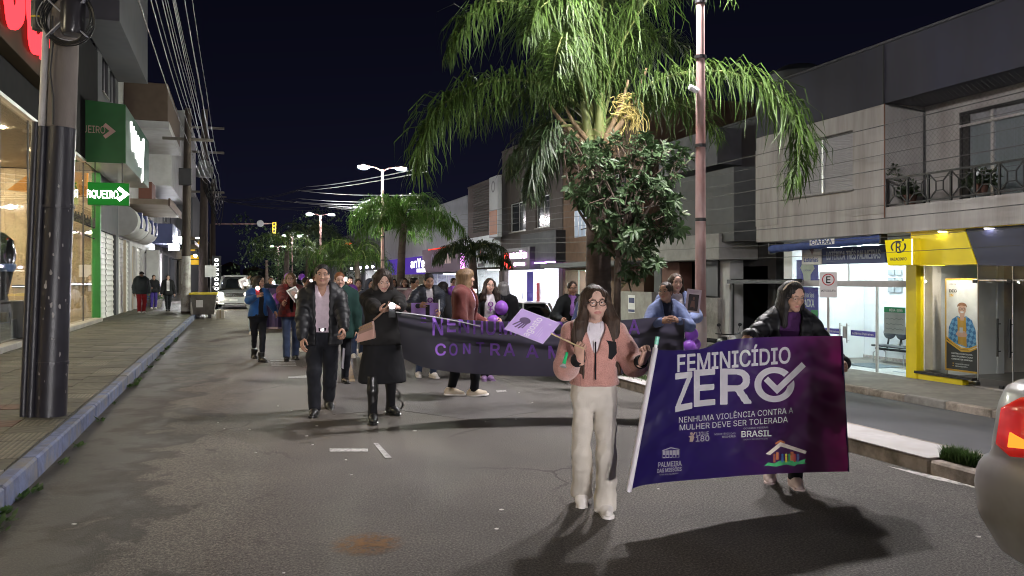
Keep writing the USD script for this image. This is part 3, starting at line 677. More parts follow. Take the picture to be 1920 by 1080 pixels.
for p in (1878,1891):
 obj('floor_hinge',cbox(FX - .03,fy(p) - .05,GZ + .04,FX + .03,fy(p) + .05,GZ + .1),black_metal,yb)
obj('door_step',cbox(FX - .14,5,GZ - .2,FX - .014,fy(1834),GZ + .035),concrete,yb)
fX = 13.98
f0,f1 = fy(1712,fX),fy(1836,fX)
zb0,zb1 = fz(1760,497,fX),ZS0 - .01
ysl = fy(1812,fX)
obj('fascia',(lambda m:m)(onfront(fX,0,0)(poly([(-f0,zb0),(-f1,zb0),(-ysl,zb1),(-f0,zb1)],.06))),yellow,yb)
nv = fz(1860,512,fX)
obj('fascia',onfront(fX + .01,0,0)(poly([(-f1 + .02,zb0 - .02),(-5.0,zb0 - .28),(-5.0,zb1),(-ysl + .02,zb1)],.06)),mat('navy_fascia',(.02,.024,.05),.45),yb)
obj('fascia_return',box(fX + .07,f0 - .05,zb0,FX + .1,f0 - .003,zb1),yellow,yb)
obj('soffit',box(13.82,5,ZS0 - .012,FX + .1,fy(1703,13.9),ZS0 - .004),yellow,yb)
for px,py in ((1750,436),(1868,427),(1912,436),(1985,430)):
 c = at_z(px,py,ZS0 - .02)
 if px > 1900:c = np.array([13.95,c[1],ZS0 - .02])
 dl = obj('downlight',lathe([(0,-.005),(.11,-.005),(.12,-.018),(.12,.006),(0,.006)],20,c),paper_white,yb)
 obj('lens',lathe([(0,-.026),(.098,-.024),(.1,-.02),(0,-.019)],20,c),lamp_violet,dl)
rX = 13.72
r0,r1 = fy(1711,rX),fy(1661,rX); rz0,rz1 = fz(1690,497,rX),fz(1690,449,rX)
rs = thing('shop_sign','small glowing yellow box sign with a black R emblem beside the yellow fascia','shop sign',(rX,(r0 + r1) / 2,rz0))
obj('sign_face',onfront(rX,0,0)(poly([(-r1,rz1),(-r1 + .09,rz0),(-r0,rz0),(-r0,rz1)],.03)),yellow_glow,rs)
obj('sign_box',cbox(rX + .003,r0 - .01,rz0 - .01,rX + .26,r1 - .09,rz1 + .01),yellow,rs)
obj('edge_strip',box(rX - .034,r0 - .012,rz0,rX - .002,r0 - .002,rz1),glow('white_edge_glow',(1,.97,.85),1.6),rs)
ya = (r0 + r1) / 2 - .02; art = onfront(rX - .034,ya,rz0 + .30)
obj('lettering',onfront(rX - .034,ya,rz0 + .10)(text_fit('RAZAOINFO',.46,.062,.004,True)),letter_black,rs)
obj('emblem',art(text_fit('R',.15,.2,.004,True)),letter_black,rs)
arc = [(-.02 + .20 * math.cos(a),.10 + .13 * math.sin(a)) for a in np.linspace(.9,3.9,24)] + [(-.02 + .155 * math.cos(a),.10 + .105 * math.sin(a)) for a in np.linspace(3.9,.9,24)]
obj('emblem',art(poly(arc,.004)),letter_black,rs)
arc = [(.02 + .20 * math.cos(a),.10 + .14 * math.sin(a)) for a in np.linspace(-1.9,.55,24)] + [(.02 + .155 * math.cos(a),.10 + .11 * math.sin(a)) for a in np.linspace(.55,-1.9,24)]
obj('emblem',art(poly(arc,.004)),letter_black,rs)
obj('emblem',art(poly([(.13 + .032 * math.cos(a),.245 + .032 * math.sin(a)) for a in np.linspace(0,2 * PI,16)[:-1]],.004)),letter_black,rs)
uX = FX + .20
u0,u1 = fy(1835,uX),fy(1772,uX); uz0,uz1 = fz(1800,697,uX),fz(1800,522,uX)
ru = thing('rollup_banner','tall roll-up banner with a smiling man holding a phone, in the shop window','banner stand',(uX,(u0 + u1) / 2,GZ))
W,Hh = u1 - u0,uz1 - uz0
uf = onfront(uX,u1,uz0)
def rp(pts,m,name,t=.001,z=0.0,par=None):
 mesh = poly([(x * W,y * Hh) for x,y in pts],t); mesh = move(mesh,(0,0,z)); return obj(name,uf(mesh),m,par or ru)
cream = mat('cream_print',(.80,.78,.74),.6); amber = mat('amber_print',(.75,.42,.03),.6); charcoal = mat('charcoal_print',(.045,.042,.045),.6)
rp([(0,0),(1,0),(1,1),(0,1)],amber,'banner_sheet',.004,-.006)
rp([(.045,.02),(.955,.02),(.955,.98),(.045,.98)],cream,'printed_field',.001,0)
rp([(.045,.02),(.955,.02),(.955,.27),(.75,.24),(.5,.255),(.25,.31),(.045,.36)],charcoal,'printed_field',.001,.0015)
blue_chk = custom('blue_plaid_print',{'geo':('geometry',{}),'m':('mapping',{'rotation':(0.5,0,0)}),'c':('checker_texture',{'scale':13.0,'color1':(.04,.16,.36),'color2':(.16,.38,.62)}),'p':('principled_bsdf',{'roughness':.6})},
    [('geo.position','m.vector'),('m.vector','c.vector'),('c.color','p.base_color')])
rp([(.10,.34),(.12,.47),(.22,.56),(.38,.60),(.50,.575),(.64,.60),(.80,.56),(.92,.45),(.93,.30),(.75,.25),(.3,.30)],blue_chk,'printed_jacket',.001,.002)
rp([(.40,.30),(.38,.59),(.50,.56),(.63,.59),(.66,.27)],mat('mustard_print',(.55,.30,.03),.6),'printed_shirt',.001,.003)
pr_skin = mat('printed_skin',(.62,.36,.26),.6)
el = lambda cx_,cy_,rx,ry,n=24,a0=0,a1=2 * PI:[(cx_ + rx * math.cos(a),cy_ + ry * math.sin(a)) for a in np.linspace(a0,a1,n)]
rp([(.47,.55),(.45,.62),(.6,.62),(.57,.55)],pr_skin,'printed_neck',.001,.0035)
rp(el(.52,.665,.115,.058)[:-1],pr_skin,'printed_face',.001,.004)
rp(el(.52,.70,.145,.042,16,-.25,PI + .25) + [(.40,.70),(.48,.71),(.62,.705)],mat('printed_hair',(.30,.13,.06),.6),'printed_hair',.001,.0045)
for sx in (-1,1):
 e = [(.52 + sx * .052 + .045 * math.cos(a),.673 + .014 * math.sin(a)) for a in np.linspace(0,2 * PI,14)]
 rp(e[:-1],letter_black,'printed_glasses',.001,.005)
 e2 = [(.52 + sx * .052 + .034 * math.cos(a),.673 + .010 * math.sin(a)) for a in np.linspace(0,2 * PI,14)]
 rp(e2[:-1],pr_skin,'printed_lens',.001,.0055)
rp([(.46,.638),(.52,.628),(.58,.638),(.56,.648),(.48,.648)],paper_white,'printed_smile',.001,.005)
rp([(.33,.40),(.40,.44),(.60,.44),(.68,.40),(.62,.375),(.40,.375)],pr_skin,'printed_hands',.001,.005)
rp([(.45,.42),(.45,.475),(.55,.475),(.55,.42)],mat('printed_phone',(.5,.5,.52),.4),'printed_phone',.001,.0055)
for off in (0,.025):
 rp([(.045,.37 - off * 1.3),(.25,.315 - off),(.5,.26 - off),(.75,.265 - off),(.955,.30 - off),(.955,.285 - off),(.75,.245 - off),(.5,.24 - off),(.25,.295 - off),(.045,.35 - off * 1.3)],amber,'printed_ribbon',.001,.006)
def rtext(s,x,y,w,h,m,bold=False):obj('lettering',uf(move(text_fit(s,w * W,h * Hh,.001,bold),(x * W,y * Hh,.006))),m,ru)
for s,y in (('ENTRE E ESCOLHA',.185),('SEU PLANO COM',.155),('CONEXÃO DE VERDADE',.125)):rtext(s,.52,y,.62,.014,paper_white,True)
rtext('OCE',.25,.93,.2,.018,letter_black); rtext('DIG',.25,.85,.24,.03,letter_black,True); rtext('IN',.20,.805,.12,.026,amber,True)
rp([(.24,.08),(.28,.08),(.28,.088),(.24,.088)],amber,'printed_icon',.001,.006); rp([(.24,.055),(.28,.055),(.28,.063),(.24,.063)],amber,'printed_icon',.001,.006)
rtext('razaoinfo.net.br',.53,.077,.42,.012,paper_white); rtext('@razaoinfo',.50,.052,.36,.012,paper_white)
obj('banner_base',cbox(uX - .05,u0 + .02,GZ + .02,uX + .08,u1 - .02,GZ + .09),steel,ru)
for y in (u0 + .06,u1 - .06):obj('banner_foot',bar((uX,y,uz0),(uX,y,GZ + .09),.02),steel,ru)
sp = thing('spotlight','small spotlight fixed inside above the roll-up banner','spotlight',(FX + .14,(u0 + u1) / 2 + .0,1.95))
spc = np.array([uX - .12,(u0 + u1) / 2 - .05,uz1 + .45])
_loc[sp] = (np.array([FX + .14,(u0 + u1) / 2 + .0,1.95]),0)
obj('spot_body',rot(lathe([(0,.08),(.04,.08),(.05,0),(.045,-.005)],14,spc),(0,1,0),.25,spc),black_metal,sp)
obj('spot_lens',rot(lathe([(0,-.003),(.042,-.003),(.042,0)],14,spc),(0,1,0),.25,spc),glow('spot_lens',(1,.9,.78),2600.0),sp)
obj('spot_arm',bar(spc + [0,0,.08],spc + [0,0,2.35 - spc[2] - .0],.02),black_metal,sp)
ws = obj('inner_sign',box(17.5,fy(1880,17.5),fz(1850,590,17.5),17.53,fy(1842,17.5),fz(1850,545,17.5)),mat('dim_yellow_board',(.12,.085,.02),.5),yb)
# ---- further shops on the right, each a building of its own
def shell(label,y0,y1,zt,x,m,ground_open=(),windows=(),back=9.0,cat='building',parapet=None,gz=GZ,pane=glass_dark,name='shop_building'):
 """A street house: front wall with real openings, side walls, roof. ground_open / windows: (y0, y1, z0, z1)."""
 t = thing(name,label,cat,(x,(y0 + y1) / 2,gz))
 hs = [box(x - .3,a,c,x + .35,b,d) for a,b,c,d in list(ground_open) + list(windows)]
 obj('wall',holes(box(x,y0,gz - .35,x + .25,y1,zt),hs),m,t)
 obj('side_wall',box(x + .252,y0,gz - .35,x + back,y0 + .2,zt),m,t)
 obj('side_wall',box(x + .252,y1 - .2,gz - .35,x + back,y1,zt),m,t)
 obj('roof',box(x + .1,y0 + .21,zt - .35,x + back,y1 - .21,zt - .2),plaster_dark,t)
 obj('coping',cbox(x - .05,y0,zt + .003,x + .3,y1,zt + .07),parapet or m,t)
 for a,b,c,d in windows:
  w = obj('window',join(box(x + .1,a,c,x + .15,a + .05,d),box(x + .1,b - .05,c,x + .15,b,d),box(x + .1,a + .05,c,x + .15,b - .05,c + .05),box(x + .1,a + .05,d - .05,x + .15,b - .05,d),box(x + .1,(a + b) / 2 - .02,c + .05,x + .15,(a + b) / 2 + .02,d - .05)),alu,t)
  obj('pane',box(x + .12,a + .04,c + .04,x + .13,b - .04,d - .04),pane,w)
  obj('sill',cbox(x - .06,a - .05,c - .05,x + .1,b + .05,c - .003),concrete,w)
 return t
def interior(t,x,y0,y1,z1,wall,light,depth=4.5,gz=GZ,floor=tile_light,nl=2,panes=True):
 obj('back_wall',box(x + depth,y0,gz,x + depth + .1,y1,z1),wall,t)
 obj('inner_wall',box(x + .26,y0 - .1,gz,x + depth,y0 - .003,z1),wall,t)
 obj('inner_wall',box(x + .26,y1 + .003,gz,x + depth,y1 + .1,z1),wall,t)
 obj('floor',box(x + .0,y0,gz - .1,x + depth,y1,gz + .015),floor,t)
 obj('ceiling',box(x + .26,y0 - .1,z1 + .003,x + depth,y1 + .1,z1 + .1),wall,t)
 for k in range(nl):
  yc = y0 + (k + .5) * (y1 - y0) / nl
  obj('ceiling_light',box(x + .8,yc - .12,z1 - .045,x + 2.6,yc + .12,z1 - .01),light,t)
 if panes:
  n = max(2,int((y1 - y0) / 2.6))
  for k in range(n):
   a,b = y0 + k * (y1 - y0) / n,y0 + (k + 1) * (y1 - y0) / n
   obj('pane',box(x + .10,a + .015,gz + .02,x + .11,b - .015,z1),glass,t)
   obj('mullion',box(x + .08,a - .015,gz + .02,x + .13,a + .015,z1),alu,t)
shop_light = glow('bright_shop_light',(.95,.92,1.0),60.0)
shop_light_dim = glow('dim_shop_light',(1.0,.95,.9),6.0)
violet_wall = mat('violet_shop_wall',(.52,.50,.62),.6)
shelf_goods = []
def goods(t,x,y0,y1,z0,seed,cols):
 g = random.Random(seed)
 for r in range(4):
  z = z0 + .42 * r
  s = obj('shelf',box(x,y0,z,x + .35,y1,z + .03),paper_white,t)
  y = y0 + .03
  while y < y1 - .2:
   w,h = g.uniform(.1,.28),g.uniform(.15,.34)
   obj('goods',cbox(x + .02,y,z + .032,x + .28,min(y + w,y1),z + .03 + h),mat(*g.choice(cols),.5),s)
   y += w + .03
yA,yB = 21.0,28.0
gr = shell('dark grey building with a boxy upper storey beside the leafy tree',yA,yB,6.6,15.4,plaster_dark,[(21.4,23.6,GZ,2.0),(24.3,25.4,GZ,2.0),(26.2,27.6,GZ,2.0)],cat='building')
obj('upper_box',cbox(14.1,fy(1376,14.1),fz(1376,452,14.1),15.397,fy(1268,14.1),fz(1376,312,14.1)),plaster_grey,gr)
obj('upper_box',cbox(14.5,fy(1345,14.5),fz(1345,307,14.5),15.397,fy(1235,14.5),fz(1345,238,14.5)),mat('darker_grey_plaster',(.10,.10,.112),.85,.15),gr)
obj('canopy',cbox(14.0,fy(1348,14.0),fz(1348,486,14.0),15.397,fy(1208,14.0),fz(1348,437,14.0)),mat('pale_grey_canopy',(.30,.29,.28),.8,.15,3,dirt=(.15,.14,.13),dscale=1),gr)
pil = [(1226,1240,plaster_grey),(1241,1274,brick_dull),(1350,1368,mat('pale_pillar',(.42,.42,.42),.8))]
for a,b,m in pil:obj('pillar',cbox(14.6,fy(b,14.6),GZ,15.1,fy(a,14.6),fz(1348,487,14.0)),m,gr)
obj('dark_panel',cbox(14.5,fy(1346,14.5),fz(1333,556,14.5),14.56,fy(1321,14.5),fz(1333,486,14.5)),black_metal,gr)
obj('low_wall',cbox(14.45,fy(1348,14.5),GZ,14.6,fy(1318,14.5),fz(1333,558,14.5)),concrete,gr)
gb = thing('carport_roof','dark sheet metal carport roof over the garage entrance left of the lottery shop','carport',(14,20.5,1.5))
c0,c1 = at_x(1360,523,14.2),at_x(1474,517,14.2)
obj('roof_sheet',join(cbox(14.3,c1[1] - .1,1.52,15.4,c0[1],1.57),*[box(14.32,y,1.572,15.4,y + .03,1.60) for y in np.arange(c1[1],c0[1] - .1,.2)]),mat('dull_roof_sheet',(.05,.05,.055),.5,metal=.5),gb)
obj('gutter',cbox(14.25,c1[1] - .1,1.46,14.297,c0[1],1.58),black_metal,gb)
obj('post',bar((14.4,c0[1] - .1,GZ),(14.4,c0[1] - .1,1.51),.06),black_metal,gb)
lw = thing('concrete_wall','low pale concrete wall with a small poster beside the palm trunk','wall',(13.6,26,GZ))
w0,w1 = at_x(1222,560,13.4),at_x(1163,560,13.4)
obj('wall_body',cbox(13.4,w0[1],GZ - .3,13.6,w1[1],float(at_x(1195,547,13.4)[2])),mat('pale_concrete_wall',(.36,.345,.32),.85,.15,5,bump=.2,dirt=(.2,.18,.16),dscale=2),lw)
q0,q1 = at_x(1190,587,13.38),at_x(1177,553,13.38)
pp_ = obj('poster',box(13.392,q0[1],q0[2],13.397,q1[1],q1[2]),paper_white,lw)
obj('poster_print',box(13.389,q0[1] + .06,q1[2] - .28,13.391,q1[1] - .07,q1[2] - .1),mat('dark_blue_print',(.03,.04,.14),.6),pp_)
obj('poster_print',box(13.389,q0[1] + .02,q0[2] + .03,13.391,q1[1] - .02,q0[2] + .12),mat('dark_blue_print',(.03,.04,.14),.6),pp_)
oc = shell('ochre building with one lit upstairs window behind the palm trunk',28.1,36.2,8.6,FX,plaster_ochre,[(33.2,36.0,GZ,2.0)],[(29.6,31.4,4.0,5.9)])
lwz0,lwz1 = fz(1090,444),fz(1090,394)
lw_ = obj('lit_window',box(FX - .03,fy(1100),lwz0,FX - .005,fy(1079),lwz1),glow('lit_window_glow',(.62,.72,.85),.55),oc)
for k in range(4):obj('window_bar',box(FX - .045,fy(1100) + k * (fy(1079) - fy(1100)) / 3 - .03,lwz0,FX - .032,fy(1100) + k * (fy(1079) - fy(1100)) / 3 + .03,lwz1),alu,oc)
interior(oc,FX,33.2,36.0,2.0,mat('green_shop_wall',(.45,.68,.52),.6),shop_light,4.0)
green_cols = [('goods_green',(.12,.45,.15)),('goods_yellow',(.65,.5,.06)),('goods_white',(.75,.75,.72)),('goods_orange',(.6,.22,.05))]
goods(oc,FX + 3.5,33.3,35.9,GZ + .3,5,green_cols)
goods(oc,FX + 1.2,33.2,34.2,GZ + .3,6,green_cols)
obj('canopy',cbox(13.5,28.2,2.1,FX - .003,36.1,2.3),plaster_grey,oc)
ms = shell('dark upper floor over a dazzling white shop with a neon sign on a black box',36.3,45.6,8.9,FX,mat('dark_brown_cladding',(.045,.034,.032),.8,.2,4),[(36.8,45.2,GZ,2.35)],[(38,40,4.2,5.8),(41.5,44.2,4.2,5.8)])
interior(ms,FX,36.8,45.2,2.35,wall_bright,glow('dazzling_shop_light',(.95,.88,1.0),190.0),5.0,nl=3)
goods(ms,FX + 4.4,37,41,GZ + .3,8,[('goods_white',(.75,.75,.72)),('goods_red',(.6,.06,.08)),('goods_violet',(.22,.10,.6)),('goods_pale',(.6,.6,.68))])
obj('inner_poster',box(FX + .3,40.0,GZ + .3,FX + .32,40.7,1.4),mat('goods_red',(.6,.06,.08),.5),ms)
obj('inner_poster',box(FX + .3,41.2,GZ + .2,FX + .32,42.2,2.0),mat('violet_panel',(.10,.05,.55),.5),ms)
obj('fascia',cbox(14.2,35.9,2.4,FX - .003,40.9,3.9),plaster_dark,ms)
obj('neon_tube',tube([(14.18,36.0,2.39),(14.18,41.5,2.39)],.03,6),glow('violet_neon',(.62,.25,1.0),30.0),ms)
mX_ = 13.9
m0,m1 = fy(993,mX_),fy(942,mX_); mz0,mz1 = fz(967,506,mX_),fz(967,465,mX_)
mb = thing('neon_sign','black box sign with red and violet glowing letters over the dazzling shop','neon sign',(mX_,m0,mz0))
obj('sign_box',cbox(mX_,m0,mz0,FX - .005,m1,mz1),black_metal,mb)
Wd = m1 - m0; Hd = mz1 - mz0
nf = onfront(mX_ - .03,m1,mz0)
obj('lettering',nf(move(text_fit('t',Wd * .20,Hd * .62,.03,True),(Wd * .16,Hd * .22,0))),glow('red_neon',(1.0,.05,.04),5.0),mb)
hook = [(Wd * (.13 + .12 * (1 - math.cos(a))),Hd * (.34 - .24 * math.sin(a)),.015) for a in np.linspace(0,2.2,12)]
obj('lettering',nf(tube(hook,.06,6)),glow('red_neon',(1.0,.05,.04),5.0),mb)
for k,ch in enumerate('maia'):obj('lettering',nf(move(text_fit(ch,Wd * (.17,.13,.06,.13)[k],Hd * .34,.03,True),(Wd * (.42,.60,.73,.85)[k],Hd * .52,0))),glow('pink_white_neon',(1.0,.62,1.0),6.0),mb)
obj('lettering',nf(move(text_fit('oos',Wd * .40,Hd * .2,.03,True),(Wd * .66,Hd * .18,0))),glow('pink_white_neon',(1.0,.62,1.0),6.0),mb)
hs_ = shell('building with louvred upper floor and a pale lit shop wall with a black logo',45.7,53.0,7.6,FX,mat('brown_louvre_wall',(.085,.06,.055),.8,.25,6),[(46.2,52.5,GZ,2.2)])
interior(hs_,FX,46.2,52.5,2.2,wall_bright,shop_light,4.5,nl=2)
for k in range(18):obj('louvre',rot(cbox(FX - .12,46,4.6 + .16 * k,FX - .02,51.5,4.63 + .16 * k,.005),(0,1,0),.5,(FX - .07,46,4.6 + .16 * k)),mat('louvre_blade',(.09,.08,.08),.7),hs_)
obj('fascia',cbox(14.3,45.9,2.3,FX - .003,52.8,4.2),mat('pale_fascia',(.62,.66,.70),.6),hs_)
lg = onfront(14.29,fy(902,14.3),fz(902,500,14.3))
obj('logo',lg(poly([(-.55,0),(.55,0),(.65,.8),(0,1.45),(-.65,.8)],.03)),letter_black,hs_)
obj('logo',lg(move(text_fit('mo',.8,.4,.02,True),(-.02,.22,.031))),paper_white,hs_)
obj('logo',lg(poly([(.0,.75),(.2,.95),(.0,1.15),(-.12,.9)],.05)),mat('red_logo',(.7,.08,.04),.5),hs_)
vs = thing('vertical_sign','tall pale vertical sign panel with a round emblem on the louvred building','sign',(14.0,48,4))
v0,v1 = fy(933,14.0),fy(917,14.0)
obj('sign_panel',cbox(14.0,v0,fz(925,445,14.0),14.25,v1,fz(925,331,14.0)),mat('pale_vertical_panel',(.34,.34,.36),.6,.08,2),vs)
obj('emblem',onfront(13.995,(v0 + v1) / 2,fz(925,350,14.0))(poly(sg.Point(0,0).buffer(.33).difference(sg.Point(0,0).buffer(.24)),.01)),mat('emblem_grey',(.14,.13,.15),.6),vs)
obj('lower_panel',box(13.985,v0 + .1,fz(925,440,14),13.997,v1 - .1,fz(925,395,14)),mat('dull_orange_panel',(.30,.11,.05),.6),vs)
pw = shell('large pale blank upper wall over a shop with a dark fascia and pink neon tube',53.1,65.5,7.1,FX,mat('pale_grey_wall',(.27,.28,.31),.85,.1,2,dirt=(.24,.24,.26),dscale=.4),[(53.6,65,GZ,2.0)])
interior(pw,FX,53.6,65.0,2.0,violet_wall,shop_light,4.0,nl=3)
obj('fascia',cbox(14.3,53.3,2.1,FX - .003,65.3,3.9),mat('violet_brown_fascia',(.10,.05,.09),.6),pw)
obj('lettering',onfront(14.28,61.5,2.45)(text_fit('G',.9,1.0,.02,True)),mat('dim_letter',(.2,.16,.24),.6),pw)
obj('red_light_strip',box(14.25,56.0,3.82,14.295,63,3.89),glow('red_strip',(1,.06,.03),1.6),pw)
obj('square_panel',box(14.27,fy(845,14.27),fz(838,494,14.27),14.297,fy(833,14.27),fz(838,476,14.27)),mat('pale_pink_panel',(.5,.36,.34),.6),pw)
obj('neon_tube',tube([(14.2,fy(868,14.2),fz(868,504,14.2)),(14.2,fy(868,14.2),fz(868,472,14.2))],.16,8),glow('pink_neon',(.95,.35,1.0),6.0),pw)
obj('projecting_sign',box(14.2,fy(885,14.0),fz(880,537,14.0),14.25,fy(866,14.0),fz(880,525,14.0)),navy,pw)
vi = shell('pale building with a glowing violet sign band near the small palm',65.6,85.0,6.4,FX,mat('light_wall',(.38,.37,.38),.85,.1,2),[(66.2,84,GZ,2.4)])
interior(vi,FX,66.2,84.0,2.4,mat('warm_white_wall',(.78,.72,.64),.6),glow('warm_shop_light',(1,.88,.72),18.0),4.0,nl=3)
obj('sign_band',cbox(14.3,66.0,2.0,FX - .003,83.0,3.45),glow('violet_band',(.16,.08,.62),.55),vi)
for k,ch in enumerate('anVe'):obj('lettering',onfront(14.28,fy(783,14.3) + 2.1 - 1.4 * k,2.55)(text_fit(ch,1.15,.72,.02,True)),glow('white_letters',(1,.97,1),2.2),vi)
obj('lettering',onfront(14.28,fy(790,14.3),2.15)(text_fit('FARMACIA',3.2,.28,.02,True)),glow('white_letters',(1,.97,1),2.2),vi)
fb = shell('far dark building with small bright entrance lights beyond the small palm',85.1,120,7.5,FX,plaster_dark,[(86,100,GZ,2.6),(102,118,GZ,2.6)])
interior(fb,FX,86,100,2.6,wall_bright,shop_light,3.0,nl=2,panes=False)
interior(fb,FX,102,118,2.6,wall_bright,shop_light_dim,3.0,nl=2,panes=False)
for k,y in enumerate((88,92,97,105)):obj('entrance_light',ball((13.9,y,2.9),.16,2),glow('violet_lamp',(.8,.7,1),14.0),fb)
far_r = [(120.1,150,6.0,'distant low pale building on the right near the end of the street'),(150.1,190,8.0,'distant dark block on the right at the end of the street')]
for a,b,h,lab in far_r:shell(lab,a,b,h,FX,plaster_grey if h < 7 else plaster_dark,[],[(a + 3 + 5 * k,a + 5 + 5 * k,3.2,4.6) for k in range(5)])
yc_ = shell('building at the right beyond the balcony, out past the yellow shop',-12,4.4,6.6,FX,plaster_white,[(-10,3.5,GZ,2.4)])
interior(yc_,FX,-10,3.5,2.4,wall_bright,shop_light,4.0,nl=2)
#  LEFT SIDE: lit showroom and the houses up the street (fronts face +X)
LX = -4.4; LG = 0.185
def onleft(X,y,z):return frame_of((X,y,z),(0,1,0),(0,0,1))
ly = lambda px,X=LX:float(at_x(px,600,X)[1])
lz = lambda px,py,X=LX:float(at_x(px,py,X)[2])
dark_soffit = mat('dark_facade_panel',(.022,.020,.022),.9,.15,3,spec=.1)
wood_board = mat('cream_wood_board',(.62,.50,.33),.5,.10,2.2,stretch=(6,6,.4),bump=.1)
green_panel = mat('green_sign_panel',(.018,.13,.028),.45,.1,3)
green_face = glow('green_lit_face',(.03,.30,.04),.55)
white_letter = glow('white_lit_letters',(1,1,.97),4.0)
show = thing('showroom','tall glass showroom on the left with cream boarded wall and red script sign above','building',(LX,18,LG))
SY0,SY1 = 2.0,30.7
obj('step',cbox(LX - .05,SY0,-.1,LX + .22,SY1 - .1,LG + .12),mat('pale_stone_step',(.38,.35,.31),.6,.15,6,dirt=(.2,.18,.15)),show)
obj('floor',box(LX - 6,SY0,-.1,LX - .06,SY1 - .01,LG + .14),mat('polished_floor',(.40,.33,.25),.15,.1,3),show)
for k in range(21):
 x1 = LX - .06 - .29 * k
 obj('wall_board',cbox(x1 - .284,SY1 - .06,LG + .14,x1,SY1,5.2,.008),wood_board,show)
obj('end_wall',box(LX - 6.3,SY1 + .003,0,LX - .05,SY1 + .2,9.5),dark_soffit,show)
obj('back_wall',box(LX - 6.3,SY0,0,LX - 6.1,SY1,5.3),mat('cream_wall_left',(.60,.52,.38),.7),show)
obj('ceiling',box(LX - 6.1,SY0,5.22,LX - .05,SY1 - .062,5.35),mat('showroom_ceiling',(.35,.30,.22),.7),show)
warm = glow('warm_spot',(1.0,.82,.56),520.0)
for y in (8,13,18,22.5,26.3,29.0):
 for x in (-5.3,-7.0,-8.8):
  s = obj('ceiling_spot',lathe([(0,5.19),(.11,5.19),(.12,5.22)],14,(x,y,0)),warm,show)
obj('front_wall',box(LX - .12,SY0,5.25,LX + .05,SY1 - .02,9.2),dark_soffit,show)
obj('metal_trim',box(LX - .03,SY0,5.17,LX + .10,SY1 - 2.6,5.247),alu,show)
obj('overhang',cbox(LX + .053,SY0,6.0,LX + .38,24.5,9.1),mat('bronze_fascia',(.06,.042,.02),.8,.1,2,spec=.15),show)
for k,y in enumerate(np.arange(SY0,SY1 - .3,2.38)):
 obj('pane',box(LX - .006,y + .02,LG + .14,LX + .006,y + 2.36,5.16),glass,show)
 obj('pane_joint',box(LX - .02,y - .008,LG + .13,LX + .02,y + .014,5.16),mat('dark_joint',(.05,.05,.05),.5),show)
obj('green_post',cbox(LX - .10,SY1 - .14,LG,LX + .14,SY1 + .10,5.15),mat('green_painted_post',(.02,.22,.035),.45),show)
obj('roof',box(LX - 6.3,SY0,9.0,LX - .13,SY1,9.2),dark_soffit,show)
red = glow('red_sign_letters',(1.0,.035,.045),3.2)
rsn = thing('script_sign','big red glowing script letters on the dark front of the showroom','sign',(LX + .45,19,6.5))
RX = LX + .44
def rstroke(pts,w):
 P = np.array([at_x(a,b,RX) for a,b in pts]); yz = P[:,1:]
 g = sg.LineString([tuple(q) for q in yz]).buffer(w,cap_style='flat',join_style='round')
 return (lambda m:(np.stack([RX + m[0][:,2],m[0][:,0],m[0][:,1]],1),m[1]))(poly(g,.08))
cat_ = lambda pts,n=8:[tuple(q) for q in np.vstack([np.linspace(pts[i],pts[i + 1],n,endpoint=False) for i in range(len(pts) - 1)] + [np.array([pts[-1]])])]
def smooth_pts(pts,n=40):
 from scipy.interpolate import CubicSpline
 p = np.array(pts,float); t = np.r_[0,np.cumsum(np.linalg.norm(np.diff(p,axis=0),axis=1))]
 cs = CubicSpline(t,p); return cs(np.linspace(0,t[-1],n))
obj('letter',rstroke(smooth_pts([(5,-60),(8,-20),(13,15),(20,36),(29,30),(34,5),(33,-30),(36,-70)]),.19),red,rsn)
obj('letter',rstroke(smooth_pts([(75,-60),(58,-30),(53,15),(56,55),(63,83),(70,84),(80,66)]),.21),red,rsn)
obj('letter',rstroke(smooth_pts([(83,-30),(82,0),(80,40),(77,80),(76,112)]),.13),red,rsn)
obj('letter',rstroke(smooth_pts([(74,88),(80,82),(86,82)]),.09),red,rsn)
for k in range(3):
 yy = 17.5 + 2.5 * k
 obj('bracket',bar((LX + .38,yy,6.6),(RX,yy,6.6),.05),black_metal,rsn)
ob = thing('hanging_board','orange pentagon hanging board with black letters behind the pole','sign',(-5.4,29,4.5))
bY = 29.0
pt = lambda px,py,Y=bY:(lambda q:(float(q[0]),float(q[2])))(at_y(px,py,Y))
obp = [pt(15,356),pt(66,318),pt(166,325),pt(165,369),pt(60,362)]
def facing(y,mesh,z=0.0):return np.stack([mesh[0][:,0],y - mesh[0][:,2] - z,mesh[0][:,1]],1),mesh[1][:,::-1]
obj('board',facing(bY,poly(obp,.06)),mat('orange_board',(.55,.24,.035),.5,.1,2,emis=(.9,.4,.06),es=.30),ob)
for s,px,py in (('M',62,357),('Á',141,366)):
 x,z = pt(px,py); obj('lettering',facing(bY,move(text_fit(s,.32,.30,.01,False),(x,z,0)),.062),letter_black,ob)
for px in (75,150):
 x,z = pt(px,322); obj('hanger',bar((x,bY - .03,z),(x,bY - .03,5.2),.012),black_metal,ob)
dk = mat('dark_grey_furniture',(.06,.06,.06),.5)
tb = thing('display_table','dark grey display cube inside the showroom glass','table',at_z(8,640,LG + .14))
q = at_z(-4,640,LG + .14);
for k,(px,py0,py1,w) in enumerate(((14,640,575,.42),(0,634,600,.36))):
 b = at_y(px,py0,20.5); s = abs(py0 - py1) * 19 / FPX
 obj('plinth',cbox(b[0] - w,20.3 - .5 * k,LG + .14,b[0] + w,21.1 - .5 * k,LG + .14 + s * 1.0),dk,tb)
